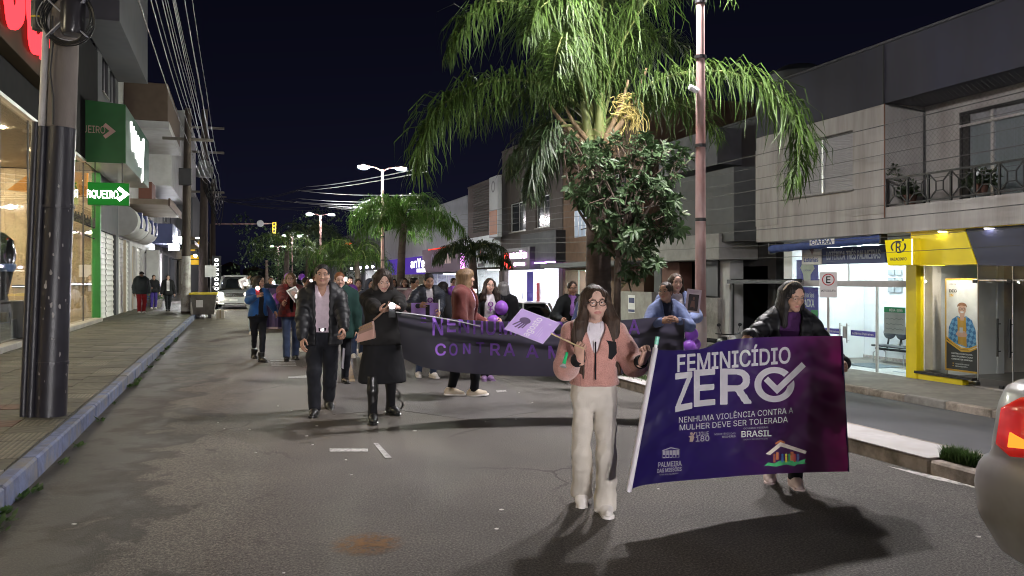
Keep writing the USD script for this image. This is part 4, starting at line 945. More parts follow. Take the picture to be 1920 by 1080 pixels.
bot = at_y(5,575,20.5); obj('vase',lathe([(0,0),(.09,0),(.12,.12),(.05,.2),(.06,.24)],14,bot),mat('amber_vase',(.5,.3,.1),.3),tb)
mq = thing('display_figure','dark rounded display figure at the left edge of the showroom','display',at_y(-6,600,19.5))
c = at_y(-4,500,19.5)
obj('figure_body',lathe([(0,-1.3),(.22,-1.3),(.25,-1.0),(.18,-.6),(.28,-.1),(.33,.25),(.28,.55),(.12,.7),(0,.72)],20,c),mat('black_gloss',(.015,.017,.018),.15),mq,smooth=True)
obj('figure_belt',lathe([(.285,-.1),(.31,-.06),(.33,.02),(.325,.06)],20,c),mat('blue_belt',(.1,.16,.3),.3),mq)
rk = thing('display_shelf','thin metal shelf with bottles behind the showroom glass by the green post','shelf',at_y(150,430,30))
sh0,sh1 = at_y(128,408,30.2),at_y(178,428,30.2)
obj('rail',bar(sh0,sh1,.05),black_metal,rk); obj('rail',bar(sh0 + [0,0,-.35],sh1 + [0,0,-.35],.04),black_metal,rk)
for k in range(9):
 p = sh0 + (sh1 - sh0) * (k + .5) / 9; obj('bottle',lathe([(0,0),(.05,0),(.05,.18),(.02,.24),(.02,.3),(0,.3)],8,p + [0,0,.026]),dk,rk)
obj('hanger_rod',bar(sh1 + [0,0,0],np.array([sh1[0],sh1[1],5.2]),.03),black_metal,rk)
obj('hanger_rod',bar(sh0 + [0,0,0],np.array([sh0[0],sh0[1],5.2]),.03),black_metal,rk)
wl_ = thing('wall_lights','pair of warm white light bars glowing behind the showroom glass','lights',at_y(150,535,30.5))
for k,(a,b_,py) in enumerate(((122,172,533),(22,50,537))):
 p0,p1 = at_y(a,py,30.55),at_y(b_,py,30.55)
 obj('light_bar',bar(p0,p1,.05 if k == 0 else .02),glow('pink_white_bar',(1,.85,.9),5.0),wl_)
 obj('light_mount',bar(p0 + [0,.03,0],p1 + [0,.03,0],.03,.1),black_metal,wl_)
# ---- the green shop: projecting fascia box, glossy soffit, lit hanging box
gs = thing('green_sign_box','large green box fascia with white lettering projecting over the pavement','shop sign',(-3.8,32,5.2))
GX = -3.22; gy0 = 28.3; gy1 = 35.6; gz0_,gz1_ = 5.2,7.15
obj('sign_face',facing(gy0,poly([(LX - .6,gz0_),(GX,gz0_),(GX + .0,gz1_ - .12),(LX - .6,gz1_)],.05)),green_panel,gs)
obj('sign_box',box(LX + .06,gy0 + .003,gz0_,GX,gy1,gz1_ - .13),mat('dark_green_panel',(.012,.06,.035),.45,.1,3),gs)
obj('glossy_soffit',box(LX + .06,gy0 + .02,gz0_ - .012,GX - .01,gy1 - .02,gz0_ - .004),mat('glossy_white_soffit',(.62,.62,.58),.08,.03),gs)
x0g,zg = pt(142,248,gy0); x1g,_ = pt(197,252,gy0)
dim_letter = mat('dim_white_letters',(.55,.36,.30),.5)
obj('lettering',facing(gy0,move(text_fit('RQUEIRO',x1g - x0g + .1,.22,.01),((x0g + x1g) / 2 - .04,zg,0)),.052),dim_letter,gs)
cx_,cz_ = pt(202,246,gy0)
def chevron(s):return sg.LineString([(-.3 * s,.55 * s),(.35 * s,0),(-.3 * s,-.55 * s)]).buffer(.16 * s,cap_style='flat',join_style='mitre')
obj('chevron',facing(gy0,move(poly(chevron(.36),.01),(cx_ + .02,cz_,0)),.052),dim_letter,gs)
sx0,sx1 = ly(245,GX),ly(271,GX)
for g_ in unary_union([sg.LineString([(sx0 + (sx1 - sx0) * a,5.68 + b),(sx0 + (sx1 - sx0) * c_,5.68 + d_)]).buffer(.12) for a,b,c_,d_ in ((0,.95,.08,.25),(.08,.25,.16,.9),(.2,.3,.2,.8),(.3,.15,.3,.85),(.3,.5,.42,.5),(.42,.1,.42,.8),(.52,.0,.52,.8),(.52,.05,.66,.05),(.66,.05,.66,.75),(.8,-.35,.86,1.0),(.8,-.35,.72,-.45))]).geoms:
 obj('lettering',onleft(GX + .01,0,0)(poly(g_,.03)),white_letter,gs)
gl = thing('hanging_sign','small lit green hanging sign with white lettering and arrow under the big green box','shop sign',(-3.8,28.0,4.2))
hy = 28.05
(hx0,hz1),(hx1,hz0) = pt(164,341,hy),pt(242,386,hy)
obj('sign_box',cbox(hx0,hy,hz0,hx1,hy + .16,hz1),green_panel,gl)
obj('lit_face',facing(hy,move(poly([(hx0 + .01,hz0 + .01),(hx1 - .01,hz0 + .01),(hx1 - .01,hz1 - .01),(hx0 + .01,hz1 - .01)],.004),(0,0,0)),.001),green_face,gl)
xa,za = pt(167,370,hy); xb,_ = pt(222,370,hy)
obj('lettering',facing(hy,move(text_fit('RQUEIRO',xb - xa + .05,.23,.012,True),((xa + xb) / 2 - .03,za - .01,0)),.006),white_letter,gl)
cx_,cz_ = pt(229,364,hy)
obj('chevron',facing(hy,move(poly(chevron(.34),.012),(cx_,cz_,0)),.006),white_letter,gl)
for x in (hx0 + .2,hx1 - .2):obj('hanger',bar((x,hy + .08,hz1),(x,hy + .08,gz0_),.03),black_metal,gl)
# ---- houses
def lshell(label,y0,y1,zt,x,m,opens=(),windows=(),back=9.0):
 t = thing('shop_building',label,'building',(x,(y0 + y1) / 2,LG))
 hs = [box(x - .35,a,c,x + .3,b,d) for a,b,c,d in list(opens) + list(windows)]
 obj('wall',holes(box(x - .25,y0,-.1,x,y1,zt),hs),m,t)
 obj('side_wall',box(x - back,y0,-.1,x - .252,y0 + .2,zt),m,t)
 obj('side_wall',box(x - back,y1 - .2,-.1,x - .252,y1,zt),m,t)
 obj('roof',box(x - back,y0 + .21,zt - .35,x - .1,y1 - .21,zt - .2),plaster_dark,t)
 obj('coping',cbox(x - .3,y0,zt + .003,x + .06,y1,zt + .08),concrete,t)
 for a,b,c,d in windows:
  w = obj('window',join(box(x - .15,a,c,x - .1,a + .06,d),box(x - .15,b - .06,c,x - .1,b,d),box(x - .15,a + .06,c,x - .1,b - .06,c + .06),box(x - .15,a + .06,d - .06,x - .1,b - .06,d),box(x - .15,(a + b) / 2 - .03,c + .06,x - .1,(a + b) / 2 + .03,d - .06)),alu,t)
  obj('pane',box(x - .13,a + .04,c + .04,x - .12,b - .04,d - .04),glass_dark,w)
  obj('sill',cbox(x - .1,a - .05,c - .06,x + .06,b + .05,c - .003),concrete,w)
 return t
left_white = mat('left_white_plaster',(.42,.41,.42),.85,.08,3,bump=.15,dirt=(.30,.28,.26),dscale=.9,damt=.6)
left_grey = mat('left_grey_plaster',(.11,.11,.125),.85,.1,2,bump=.15,dirt=(.12,.11,.11),dscale=.6)
left_beige = mat('left_beige_plaster',(.42,.35,.27),.85,.1,3,bump=.15,dirt=(.22,.17,.12),dscale=.9)
shut_m = mat('white_roller_shutter',(.60,.59,.57),.55,.06,5)
h1 = lshell('pale grey house rising behind the big green sign box',30.95,36.2,12.5,LX,left_grey,[(31.6,35.6,LG,3.3)],[(32,33.4,8.2,9.8),(34,35.4,8.2,9.8)])
obj('upper_bay',cbox(LX + .003,27.5,9.4,LX + 1.1,36,13.5),left_grey,h1)
obj('upper_bay',cbox(LX + .003,24.6,10.4,LX + 1.35,27.4,14.5),mat('brown_grey_bay',(.10,.09,.085),.85,.12),h1)
h2 = lshell('white house with rolling shutters and a slab canopy beyond the green post',36.25,45.5,10.8,LX,left_white,[(36.5,40.2,LG,3.25),(41.0,42.3,LG,3.1),(43.0,45.0,LG,3.1)],[(37,38.6,6.4,8.0),(41,42.6,6.4,8.0)])
def shutter(t,y0,y1,z0,z1,x,mm_=shut_m,diag=False,n=16):
 s = obj('shutter',box(x - .14,y0,z0,x - .11,y1,z1),mm_,t)
 for k in range(n):
  z = z0 + (z1 - z0) * k / n
  b = rot(cbox(x - .105,y0 + .01,z,x - .075,y1 - .01,z + (z1 - z0) / n * .72,.006),(0,1,0),-.25,(x - .09,y0,z))
  obj('slat',b,mm_,s)
shutter(h1,31.6,33.5,LG,3.3,LX); shutter(h1,33.7,35.6,LG,3.3,LX)
shutter(h2,36.5,38.3,LG,3.25,LX); shutter(h2,38.45,40.2,LG,3.25,LX); shutter(h2,43.0,45.0,LG,3.1,LX)
obj('door',box(LX - .16,41.0,LG,LX - .1,42.3,3.1),mat('beige_door',(.38,.30,.20),.6),h2)
obj('shutter_frame',box(LX - .06,38.3,LG,LX + .04,38.45,3.25),left_beige,h2)
obj('rounded_fascia',rot(tube([(LX + .1,36.3,3.95),(LX + .1,41.0,3.95)],.62,18),(0,0,1),0),left_white,h2,smooth=40)
obj('rounded_fascia',tube([(LX + .1,41.3,3.95),(LX + .1,45.4,3.95)],.62,18),left_white,h2,smooth=40)
for y in (37.6,39.6,42.4,44.4):obj('blue_plaque',cbox(LX + .60,y - .25,3.7,LX + .76,y + .25,4.35),mat('dark_blue_plaque',(.035,.045,.15),.5),h2)
obj('slab_canopy',cbox(LX + .003,37.6,4.72,LX + 1.75,45.4,4.95),left_beige,h2)
obj('slab_edge',cbox(LX + 1.753,37.55,4.66,LX + 1.83,45.45,5.0),mat('brown_edge',(.12,.08,.055),.7),h2)
obj('balcony_box',cbox(LX + .003,38.0,8.3,LX + 1.7,46.2,9.9),mat('brown_balcony_front',(.11,.075,.055),.8,.15),h2)
obj('balcony_slab',cbox(LX + .003,38.0,8.0,LX + 1.75,46.2,8.297),left_white,h2)
obj('upper_block',cbox(LX + .003,43.5,4.953,LX + .6,45.45,6.3),mat('red_brown_panel',(.14,.05,.035),.7),h2)
h3 = lshell('white house with a white and blue pillar and floodlights over the pavement',45.55,57.5,9.5,LX,left_white,[(46.4,48.6,LG,3.0),(50.5,53.5,LG,3.2),(54.5,57,LG,3.2)],[(47,49.2,7.2,8.7),(52,54,7.2,8.7),(47,49.2,4.9,6.3),(52,54,4.9,6.3)])
pc = at_x(303,560,-4.0)
obj('pillar',cbox(-4.35,46.6,LG + 1.15,-3.75,47.6,3.1),left_white,h3)
obj('pillar_base',cbox(-4.36,46.58,LG,-3.74,47.62,LG + 1.147),mat('blue_pillar_paint',(.05,.07,.32),.6),h3)
obj('upper_bay',cbox(LX + .003,46,6.4,LX + 1.3,57.4,10.2),left_white,h3)
obj('upper_bay',cbox(LX + .003,50,3.6,LX + 1.1,57.4,4.7),mat('blue_awning_band',(.05,.06,.16),.6),h3)
shutter(h3,50.5,53.5,LG,3.2,LX,n=14); obj('open_door',box(LX - 3.0,54.5,LG,LX - 2.9,57,3.2),wall_bright,h3)
obj('doorway_light',box(LX - 2.4,55,3.02,LX - .6,56.6,3.06),shop_light,h3)
h4 = lshell('narrow house with dark awning and glowing entrance halfway up the left side',57.6,70,13.5,LX,left_grey,[(58.5,62,LG,3.2),(63.5,68.5,LG,3.2)],[(59,61,5.4,7),(63,65,5.4,7),(59,61,8.6,10.2),(63,65,8.6,10.2)])
obj('upper_bay',cbox(LX + .003,58,8.0,LX + 1.5,69.5,12.6),left_white,h4)
obj('awning',cbox(LX + .003,58,3.9,LX + 1.9,69,4.15),black_metal,h4)
obj('doorway_light',box(LX - 3,58.5,LG,LX - 2.9,62,3.2),glow('bright_doorway',(.9,.95,1.0),2.0),h4)
obj('doorway_light',box(LX - 3,63.5,LG,LX - 2.9,68.5,3.2),glow('bright_doorway',(.9,.95,1.0),2.0),h4)
h5 = lshell('tall grey house with yellow shop plates farther up the left side',70.1,92,15.0,LX,plaster_grey,[(71,78,LG,3.2),(80,90,LG,3.2)],[(72 + 4 * k,74 + 4 * k,z,z + 1.6) for k in range(5) for z in (5.4,8.6,11.8)])
obj('upper_bay',cbox(LX + .003,71,5.0,LX + 1.2,91,9.0),plaster_grey,h5)
obj('doorway_light',box(LX - 3,71,LG,LX - 2.9,78,3.2),glow('warm_doorway',(1,.75,.45),1.2),h5)
for k,(y,z) in enumerate(((73,3.9),(78,2.9),(83,4.4),(88,3.0))):obj('yellow_plate',cbox(LX + .3,y,z,LX + 1.3,y + .12,z + .8),mat('yellow_plate',(.6,.36,.02),.5,emis=(1,.6,.03),es=.45),h5)
obj('ceiling_lamp',ball((LX + 1.2,76,3.6),.14),glow('warm_bulb',(1,.8,.45),60.0),h5)
h6 = lshell('distant dark house at the far end of the left side',92.2,140,11.0,LX,plaster_dark,[],[(95 + 5 * k,97 + 5 * k,5,6.6) for k in range(8)])
lshell('distant low house closing the left side of the street',140.2,210,8.0,LX,plaster_dark,[],[(145 + 7 * k,148 + 7 * k,4,5.4) for k in range(8)])
vn_ = thing('vertical_neon_sign','narrow white glowing vertical sign far up the left side above the van','neon sign',(-2.3,64,2))
nY = 66.0
a_,b_ = at_y(406,545,nY),at_y(406,482,nY)
obj('sign_box',cbox(a_[0] - .32,nY,a_[2] - .1,a_[0] + .32,nY + .25,b_[2] + .1),black_metal,vn_)
for k in range(7):
 z = a_[2] + (b_[2] - a_[2]) * (k + .5) / 7
 obj('lettering',facing(nY,move(text_fit('BARXTUZ'[k] if False else 'o',.34,.26,.02,True),(a_[0],z - .13,0)),.003),white_letter,vn_)
obj('sign_arm',bar((LX,nY + .12,b_[2] - .2),(a_[0] - .3,nY + .12,b_[2] - .2),.06),black_metal,vn_)
for k,(px,py,Y) in enumerate(((341,454,54.5),(326,466,52.0))):
 p = at_y(px,py,Y)
 fl = thing('floodlight',('right' if k == 0 else 'left') + ' one of the two dazzling floodlights over the left pavement','floodlight',p)
 obj('lamp_body',cbox(p[0] - .32,p[1] + .0,p[2] - .15,p[0] + .32,p[1] + .3,p[2] + .36),black_metal,fl)
 obj('lens',box(p[0] - .27,p[1] - .02,p[2] - .10,p[0] + .27,p[1] - .003,p[2] + .31),glow('floodlight_lens',(.92,.96,1.0),420.0),fl)
 obj('arm',bar((LX,p[1] + .2,p[2] + .2),(p[0],p[1] + .2,p[2] + .2),.05),black_metal,fl)
for k,(px,py,Y) in enumerate(((347,441,62),(371,446,62))):
 p = at_y(px,py,Y); obj('under_light',lathe([(0,-.02),(.14,-.02),(.15,0)],12,p),glow('small_under_light',(.9,.95,1),20.0),h4)
pl = at_x(301,575,-3.5)
pt_ = thing('planter','low round planter with a pale bushy plant on the left pavement','planter',pl)
pp = np.array([-3.75,44.2,LG])
obj('pot',lathe([(0,0),(.3,0),(.38,.4),(.32,.4),(0,.38)],16,pp),concrete,pt_)
obj('foliage',bush(pp + [0,0,.42],(.45,.45,.5),260,77,.14,.03),mat('pale_leaf',(.12,.17,.10),.6,.3,10,trans=.2),pt_)
yend = 330
for k,(x,w,h,lab) in enumerate(((-1.5,7,6.5,'low house closing the view at the end of the street'),(7,8,5.0,'second low house at the end of the street, right of the first'),(-12,9,9,'dark block behind the left row at the end of the street'))):
 e = thing('far_house',lab,'building',(x,yend,0)); obj('wall',box(x - w / 2,yend,-1,x + w / 2,yend + 8,h),plaster_grey if k == 0 else plaster_dark,e)
 obj('roof',join(V([[x - w / 2 - .4,yend - .4,h + .003],[x + w / 2 + .4,yend - .4,h + .003],[x + w / 2 + .4,yend + 8,h + .003],[x - w / 2 - .4,yend + 8,h + .003],[x,yend + .5,h + 1.6],[x,yend + 7.5,h + 1.6]],[[0,1,4],[1,2,5],[1,5,4],[2,3,5],[3,0,4],[3,4,5],[0,3,2],[0,2,1]])),brick_dull,e)
#  STREET FURNITURE: lamps, poles, cables, signs
pole_grey = mat('grey_lamp_post',(.36,.25,.235),.6,.15,5,metal=.1,dirt=(.26,.085,.065),dscale=2.6,damt=.85,stretch=(1,1,.3))
lens_m = glow('street_lamp_lens',(1.0,.955,.965),LAMP)
def street_lamp(loc,label,lens=None):
 t = thing('street_lamp',label,'street lamp',loc,group=None)
 x,y,z = loc
 Hh = 6.25
 obj('base',tube([(x,y,z),(x,y,z + 1.06)],[.088,.082],14),mat('pale_post_foot',(.42,.37,.35),.85,.15,8,bump=.2,dirt=(.25,.13,.11),dscale=4),t,smooth=40)
 obj('post',tube([(x,y,z + 1.062),(x,y,z + 3.2),(x,y,z + Hh)],[.076,.066,.052],14),pole_grey,t,smooth=40)
 for h in (2.35,3.35,4.55,5.3):obj('clamp',lathe([(.06,0),(.078,.0),(.078,.045),(.06,.045)],14,(x,y,z + h)),black_metal,t)
 for s in (-1,1):
  obj('arm',tube([(x,y,z + Hh - .08),(x + s * .3,y,z + Hh + .07),(x + s * .6,y,z + Hh + .1)],.028,8),pole_grey,t)
  h = obj('lamp_head',join(scl(cbox(-.24,-.11,0,.24,.11,.09,.03),(1,1,1))),pole_grey,t,world=False)
  UsdGeom.Xformable(stage.GetPrimAtPath(h)).AddTranslateOp().Set(Gf.Vec3d(s * .78,0,Hh + .07))
  obj('lens',(ball((s * .80,0,Hh + .068),(.24,.115,.105),2)),(lens or {}).get(s,lens_m),h,world=False)
  UsdGeom.Xformable(stage.GetPrimAtPath(h + '/lens')).AddTranslateOp().Set(Gf.Vec3d(-s * .78,0,-(Hh + .07)))
 return t
LP = [(5.98,9.8,0.03),(5.98,35.2,0.03),(5.98,62.0,.03),(5.98,93.5,.03),(5.98,125,.03),(5.98,-16.5,.03)]
labs = ['nearest twin armed street lamp post in front of the leafy tree, rusty and banded','second street lamp post with two glowing heads left of the big palm','third street lamp post between the palms, far up the central strip','fourth street lamp post beside a lit palm, far up the central strip','farthest street lamp at the end of the central strip','street lamp behind the viewer on the central strip']
lp0 = street_lamp(LP[0],labs[0])
street_lamp(LP[1],labs[1],{-1:glow('greenish_lamp_lens',(.93,1.0,.80),LAMP * 3.2)})
for p,l in zip(LP[2:],labs[2:]):copy_of(lp0,p,0,l)
cm = thing('security_camera','small white security camera clamped to the near lamp post','camera',at_depth(1300,178,11.2))
c = np.array([5.98,9.8,at_depth(1300,178,11.2)[2]])
obj('camera_body',rot(lathe([(0,0),(.035,0),(.04,.02),(.04,.12),(.03,.14),(0,.14)],12,c + [-.12,-.05,0]),(0,1,0),-1.2,c + [-.12,-.05,.05]),paper_white,cm)
obj('bracket',bar(c + [-.07,-.02,.03],c + [-.13,-.05,.05],.025),black_metal,cm)
# ---- utility poles on the left
pole_conc = mat('pole_concrete',(.14,.12,.105),.85,.15,5,bump=.25,dirt=(.12,.10,.09),dscale=3,damt=.6,stretch=(1,1,.4))
pole_black = mat('black_painted_pole',(.016,.015,.021),.4,.3,4,bump=.15,dirt=None)
chip = mat('paint_chip',(.26,.245,.235),.8,.2,10)
def bent(p,z):return p
base = np.array([-1.85,9.85,.15]); lean = np.array([.034,0.0,1.0])
up1 = thing('utility_pole','near concrete utility pole painted black below, with conduits and a cable coil','utility pole',base)
P = lambda h,dx=0,dy=0:base + lean * h + np.array([dx,dy,0])
obj('painted_shaft',tube([P(0),P(1.5),P(3.05)],[.158,.15,.143],20),pole_black,up1,smooth=40)
obj('shaft',tube([P(3.053),P(6),P(10.5)],[.142,.132,.11],20),pole_conc,up1,smooth=40)
obj('conduit',tube([P(0,-.17,-.06),P(1.6,-.165,-.06),P(3.05,-.16,-.06)],.046,10),pole_black,up1,smooth=40)
obj('conduit',tube([P(0,-.245,-.02),P(1.6,-.24,-.02),P(3.10,-.235,-.02)],.040,10),pole_black,up1,smooth=40)
obj('conduit',tube([P(3.053,-.175,-.05),P(4.6,-.165,-.05)],.034,10),mat('white_conduit',(.45,.43,.42),.5,.1),up1,smooth=40)
obj('cable',tube([P(4.2,-.10,-.13),P(3.9,-.085,-.145),P(3.6,-.10,-.145),P(3.35,-.06,-.15),P(3.06,-.05,-.15)],.013,6),black_metal,up1)
for h in (.55,2.2):obj('band',lathe([(.157,0),(.163,0),(.163,.03),(.155,.03)],20,P(h)),pole_black,up1)
g = np.random.default_rng(5)
for k in range(34):
 h = g.uniform(.1,2.4) if g.random() < .75 else g.uniform(0,3); a = g.uniform(-2.7,-.2)
 r = .1565 - .005 * h
 cc = P(h) ; s = g.uniform(.005,.018) * (1.8 if g.random() < .2 else 1)
 pts = []
 n = 7
 for q in range(n):
  da = s / r * .6 * math.cos(2 * PI * q / n) * g.uniform(.5,1.2); dz = s * 1.3 * math.sin(2 * PI * q / n) * g.uniform(.6,1.4)
  pts.append(cc + [(r + .0025) * math.cos(a + da),(r + .0025) * math.sin(a + da),dz])
 pts = np.array(pts); ctr = pts.mean(0); ctr[:2] += (ctr[:2] - cc[:2]) / np.linalg.norm(ctr[:2] - cc[:2]) * .0006
 obj('paint_chip',(np.vstack([pts,ctr]),np.array([[q,(q + 1) % n,n] for q in range(n)])),chip,up1)
cc = at_depth(134,38,8.62)
coil = thing('cable_coil','coil of black fibre cable on a metal cross hung on the near utility pole','cable coil',cc)
rgt = np.array([CY,-SY,0]); upv = np.array([0,0,1.0]); fwd = np.array([SY,CY,0])
for k in range(9):
 R = .235 + .011 * (k % 5) + g.uniform(-.006,.006); off = -.05 - .012 * (k // 3)
 ring = [cc + rgt * R * math.cos(a) * (1 + .03 * math.sin(2 * a + k)) + upv * R * math.sin(a) * 1.02 + fwd * (off + .012 * math.sin(3 * a + k)) for a in np.linspace(0,2 * PI,40)]
 obj('cable_loop',tube(ring,.0075,6,cap=False),black_metal,coil)
for s in (-1,1):
 obj('cross_arm',bar(cc - (rgt * .21 + upv * s * .2) - fwd * .09,cc + (rgt * .21 + upv * s * .2) - fwd * .09,.045,.012),mat('galvanised',(.40,.41,.47),.4,.15,20,metal=.6),coil)
obj('splice_box',rot(lathe([(0,-.17),(.10,-.17),(.12,-.12),(.12,.14),(.09,.2),(0,.2)],18,cc - fwd * .06 + rgt * .05),(0,0,1),0),mat('splice_box',(.03,.028,.032),.25),coil,smooth=40)
eq = thing('meter_box','black junction box with a yellow band beside the cable coil','junction box',at_depth(70,32,8.8))
e0 = at_depth(72,32,8.75)
obj('box_body',lathe([(0,-.14),(.06,-.14),(.07,-.1),(.07,.16),(.04,.2),(0,.2)],14,e0),black_metal,eq)
obj('yellow_band',lathe([(.071,-.02),(.075,-.02),(.075,.0),(.071,.0)],14,e0),mat('yellow_band',(.4,.3,.02),.6),eq)
obj('bracket',bar(e0,e0 + rgt * .25,.03),black_metal,eq)
hk = [P(4.35,-.2,-.1),P(4.0,-.12,-.16),P(3.95,.05,-.16),P(3.98,.16,-.05)]
obj('strap_wire',tube(smooth_pts(hk,16),.006,5),alu,up1)
dp = np.array([-1.95,37.2,.15])
up2 = thing('utility_pole','second utility pole beside the dumpster, white at its foot','utility pole',dp)
obj('shaft',tube([dp,dp + [.05,0,5],dp + [.1,0,8.6]],[.19,.165,.13],14),mat('dark_pole',(.05,.036,.03),.85,.2,4),up2,smooth=40)
obj('white_foot',tube([dp + [0,0,.1],dp + [.025,0,2.4]],[.195,.183],14),mat('flaking_white_paint',(.42,.40,.39),.8,.2,6,dirt=(.10,.07,.06),dscale=3,damt=.9),up2,smooth=40)
for h in (7.4,):obj('cross_arm',cbox(dp[0] - .9,dp[1] - .06,h,dp[0] + 1.1,dp[1] + .06,h + .12),pole_conc,up2)
obj('equipment_box',cbox(dp[0] - .25,dp[1] - .35,5.5,dp[0] + .25,dp[1] - .16,6.2),black_metal,up2)
dp3 = np.array([-1.95,57.5,.15])
up3 = thing('utility_pole','third utility pole with transformer and drooping cable tangle','utility pole',dp3)
obj('shaft',tube([dp3,dp3 + [.05,0,6],dp3 + [.1,0,12.5]],[.3,.26,.2],14),mat('dark_pole',(.085,.06,.05),.85,.2,4),up3,smooth=40)
obj('transformer',lathe([(0,0),(.36,0),(.4,.1),(.4,.95),(.34,1.05),(0,1.1)],18,dp3 + [.1,-.62,8.0]),mat('transformer_grey',(.16,.16,.16),.6),up3,smooth=40)
for k in range(8):
 a = k * PI / 4; obj('cooling_fin',box(-.012,.40,.15,.012,.48,.85) if False else rot(cbox(dp3[0] + .1 - .015,dp3[1] - .62 + .4,8.15,dp3[0] + .1 + .015,dp3[1] - .62 + .5,8.85),(0,0,1),a,(dp3[0] + .1,dp3[1] - .62,0)),mat('transformer_grey',(.16,.16,.16),.6),up3)
for h in (7.2,9.8,11.4):obj('cross_arm',cbox(dp3[0] - 1.1,dp3[1] - .07,h,dp3[0] + 1.3,dp3[1] + .07,h + .14),pole_conc,up3)
for k in range(7):
 x = dp3[0] + .3 + .12 * k; obj('hanging_cable',tube(smooth_pts([(x - .5,dp3[1] - .2,9.3 - .3 * k),(x,dp3[1] - .3,7.2 - .35 * k),(x + .25,dp3[1] - .2,8.1 - .2 * k)],14),.03,5),black_metal,up3)
dp4 = np.array([-1.95,84,.15]); up4 = thing('utility_pole','fourth and farthest utility pole on the left','utility pole',dp4)
obj('shaft',tube([dp4,dp4 + [0,0,11]],[.26,.18],10),mat('dark_pole',(.085,.06,.05),.85,.2,4),up4); obj('cross_arm',cbox(dp4[0] - 1,dp4[1] - .06,9.4,dp4[0] + 1.2,dp4[1] + .06,9.54),pole_conc,up4)
# ---- overhead cables, each one a thing
cab = mat('overhead_cable',(.040,.038,.040),.55,.1); cab_d = mat('black_cable',(.05,.048,.048),.6)
def cable(a,b,sag,r,m,label,group):
 a,b = np.asarray(a,float),np.asarray(b,float)
 t = np.linspace(0,1,26)[:,None]
 p = a + (b - a) * t; p[:,2] -= (4 * sag * t * (1 - t))[:,0]
 obj('overhead_cable',tube(p,r,5),m,label=label,cat='cable',group=group)
for k in range(13):
 h = 7.0 + .27 * k; x = -1.7 + .17 * (k % 5) - .3
 L = 'thin overhead cable in the bundle running along the left side from pole to pole'
 cable((x + .25,9.85,h + .3),(x + .2,37.2,h + .25 - .02 * k),.35 + .07 * (k % 4),.011,cab,L,'cables along the left poles')
 cable((x + .2,37.2,h + .25 - .02 * k),(x + .3,57.5,h + .8 - .1 * k),.35 + .05 * (k % 3),.014,cab,L,'cables along the left poles')
 if k < 8:cable((x + .3,57.5,h + .8 - .1 * k),(x + .3,84,h + .6),.4,.018,cab,L,'cables along the left poles')
 if k < 9:cable((x + .25,-18,h + .3),(x + .25,9.85,h + .3),.4,.011,cab,L,'cables along the left poles')
for k,(py,dy) in enumerate(((196,0),(214,.2),(231,0),(262,.3),(290,0),(318,.1),(345,.2),(372,0),(398,.1))):
 p = at_x(1700,py,12.3)
 cable((12.3 + .05 * (k % 3),-12,p[2] + .12 - .03 * (k % 4)),(12.3 + .05 * (k % 3),46,p[2] + .3 - .08 * (k % 3)),.5 + .05 * k,.006 if k % 3 else .010,cab_d,['topmost','second','third','fourth','fifth','sixth','seventh','eighth','lowest'][k] + ' of the nine dark cables crossing in front of the white balcony house','cables along the right shops')
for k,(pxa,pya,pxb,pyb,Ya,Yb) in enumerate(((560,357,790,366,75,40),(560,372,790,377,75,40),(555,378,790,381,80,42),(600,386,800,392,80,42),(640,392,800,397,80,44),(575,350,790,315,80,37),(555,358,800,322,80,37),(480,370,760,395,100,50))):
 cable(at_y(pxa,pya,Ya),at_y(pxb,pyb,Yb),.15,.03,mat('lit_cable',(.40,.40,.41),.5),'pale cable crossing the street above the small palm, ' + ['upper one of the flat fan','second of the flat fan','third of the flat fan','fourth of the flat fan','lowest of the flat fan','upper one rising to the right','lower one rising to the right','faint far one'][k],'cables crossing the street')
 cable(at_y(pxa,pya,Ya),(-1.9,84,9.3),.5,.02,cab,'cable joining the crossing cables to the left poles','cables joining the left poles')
# ---- traffic signal on its arm
tY = 95.0
ts = thing('traffic_signal','yellow traffic signal on a long arm reaching over the street from the left','traffic signal',(-1.8,tY,0))
a,b = at_y(406,420,tY),at_y(514,419,tY)
obj('pole',tube([(a[0] - .6,tY,0.1),(a[0] - .6,tY,a[2])],.12,10),pole_conc,ts)
obj('arm',tube([(a[0] - .6,tY,a[2] - .1),a,b],[.1,.085,.06],8),pole_grey,ts)
obj('disc',lathe([(0,-.04),(.42,-.04),(.44,0),(.42,.04),(0,.04)],20,(0,0,0)) if False else (lambda m:(m[0] + at_y(488,419,tY - .1),m[1]))(rot(lathe([(0,-.04),(.36,-.04),(.38,0),(.36,.04),(0,.04)],20),(1,0,0),PI / 2)),mat('grey_disc',(.30,.31,.31),.6),ts)
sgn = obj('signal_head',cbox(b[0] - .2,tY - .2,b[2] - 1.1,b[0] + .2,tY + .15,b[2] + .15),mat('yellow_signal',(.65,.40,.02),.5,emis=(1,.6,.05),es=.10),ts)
for k in range(3):obj('signal_lens',(lambda m:(m[0] + [b[0],tY - .21,b[2] - .1 - .38 * k],m[1]))(rot(lathe([(0,.02),(.13,.0),(.13,-.02)],12),(1,0,0),PI / 2)),black_metal,sgn)
rl = at_depth(653,457,90); obj('far_signal',ball(rl,(.35,.1,.12)),glow('far_red',(1,.06,.03),1.6),label='small red light glowing far away between the palms',cat='red light')
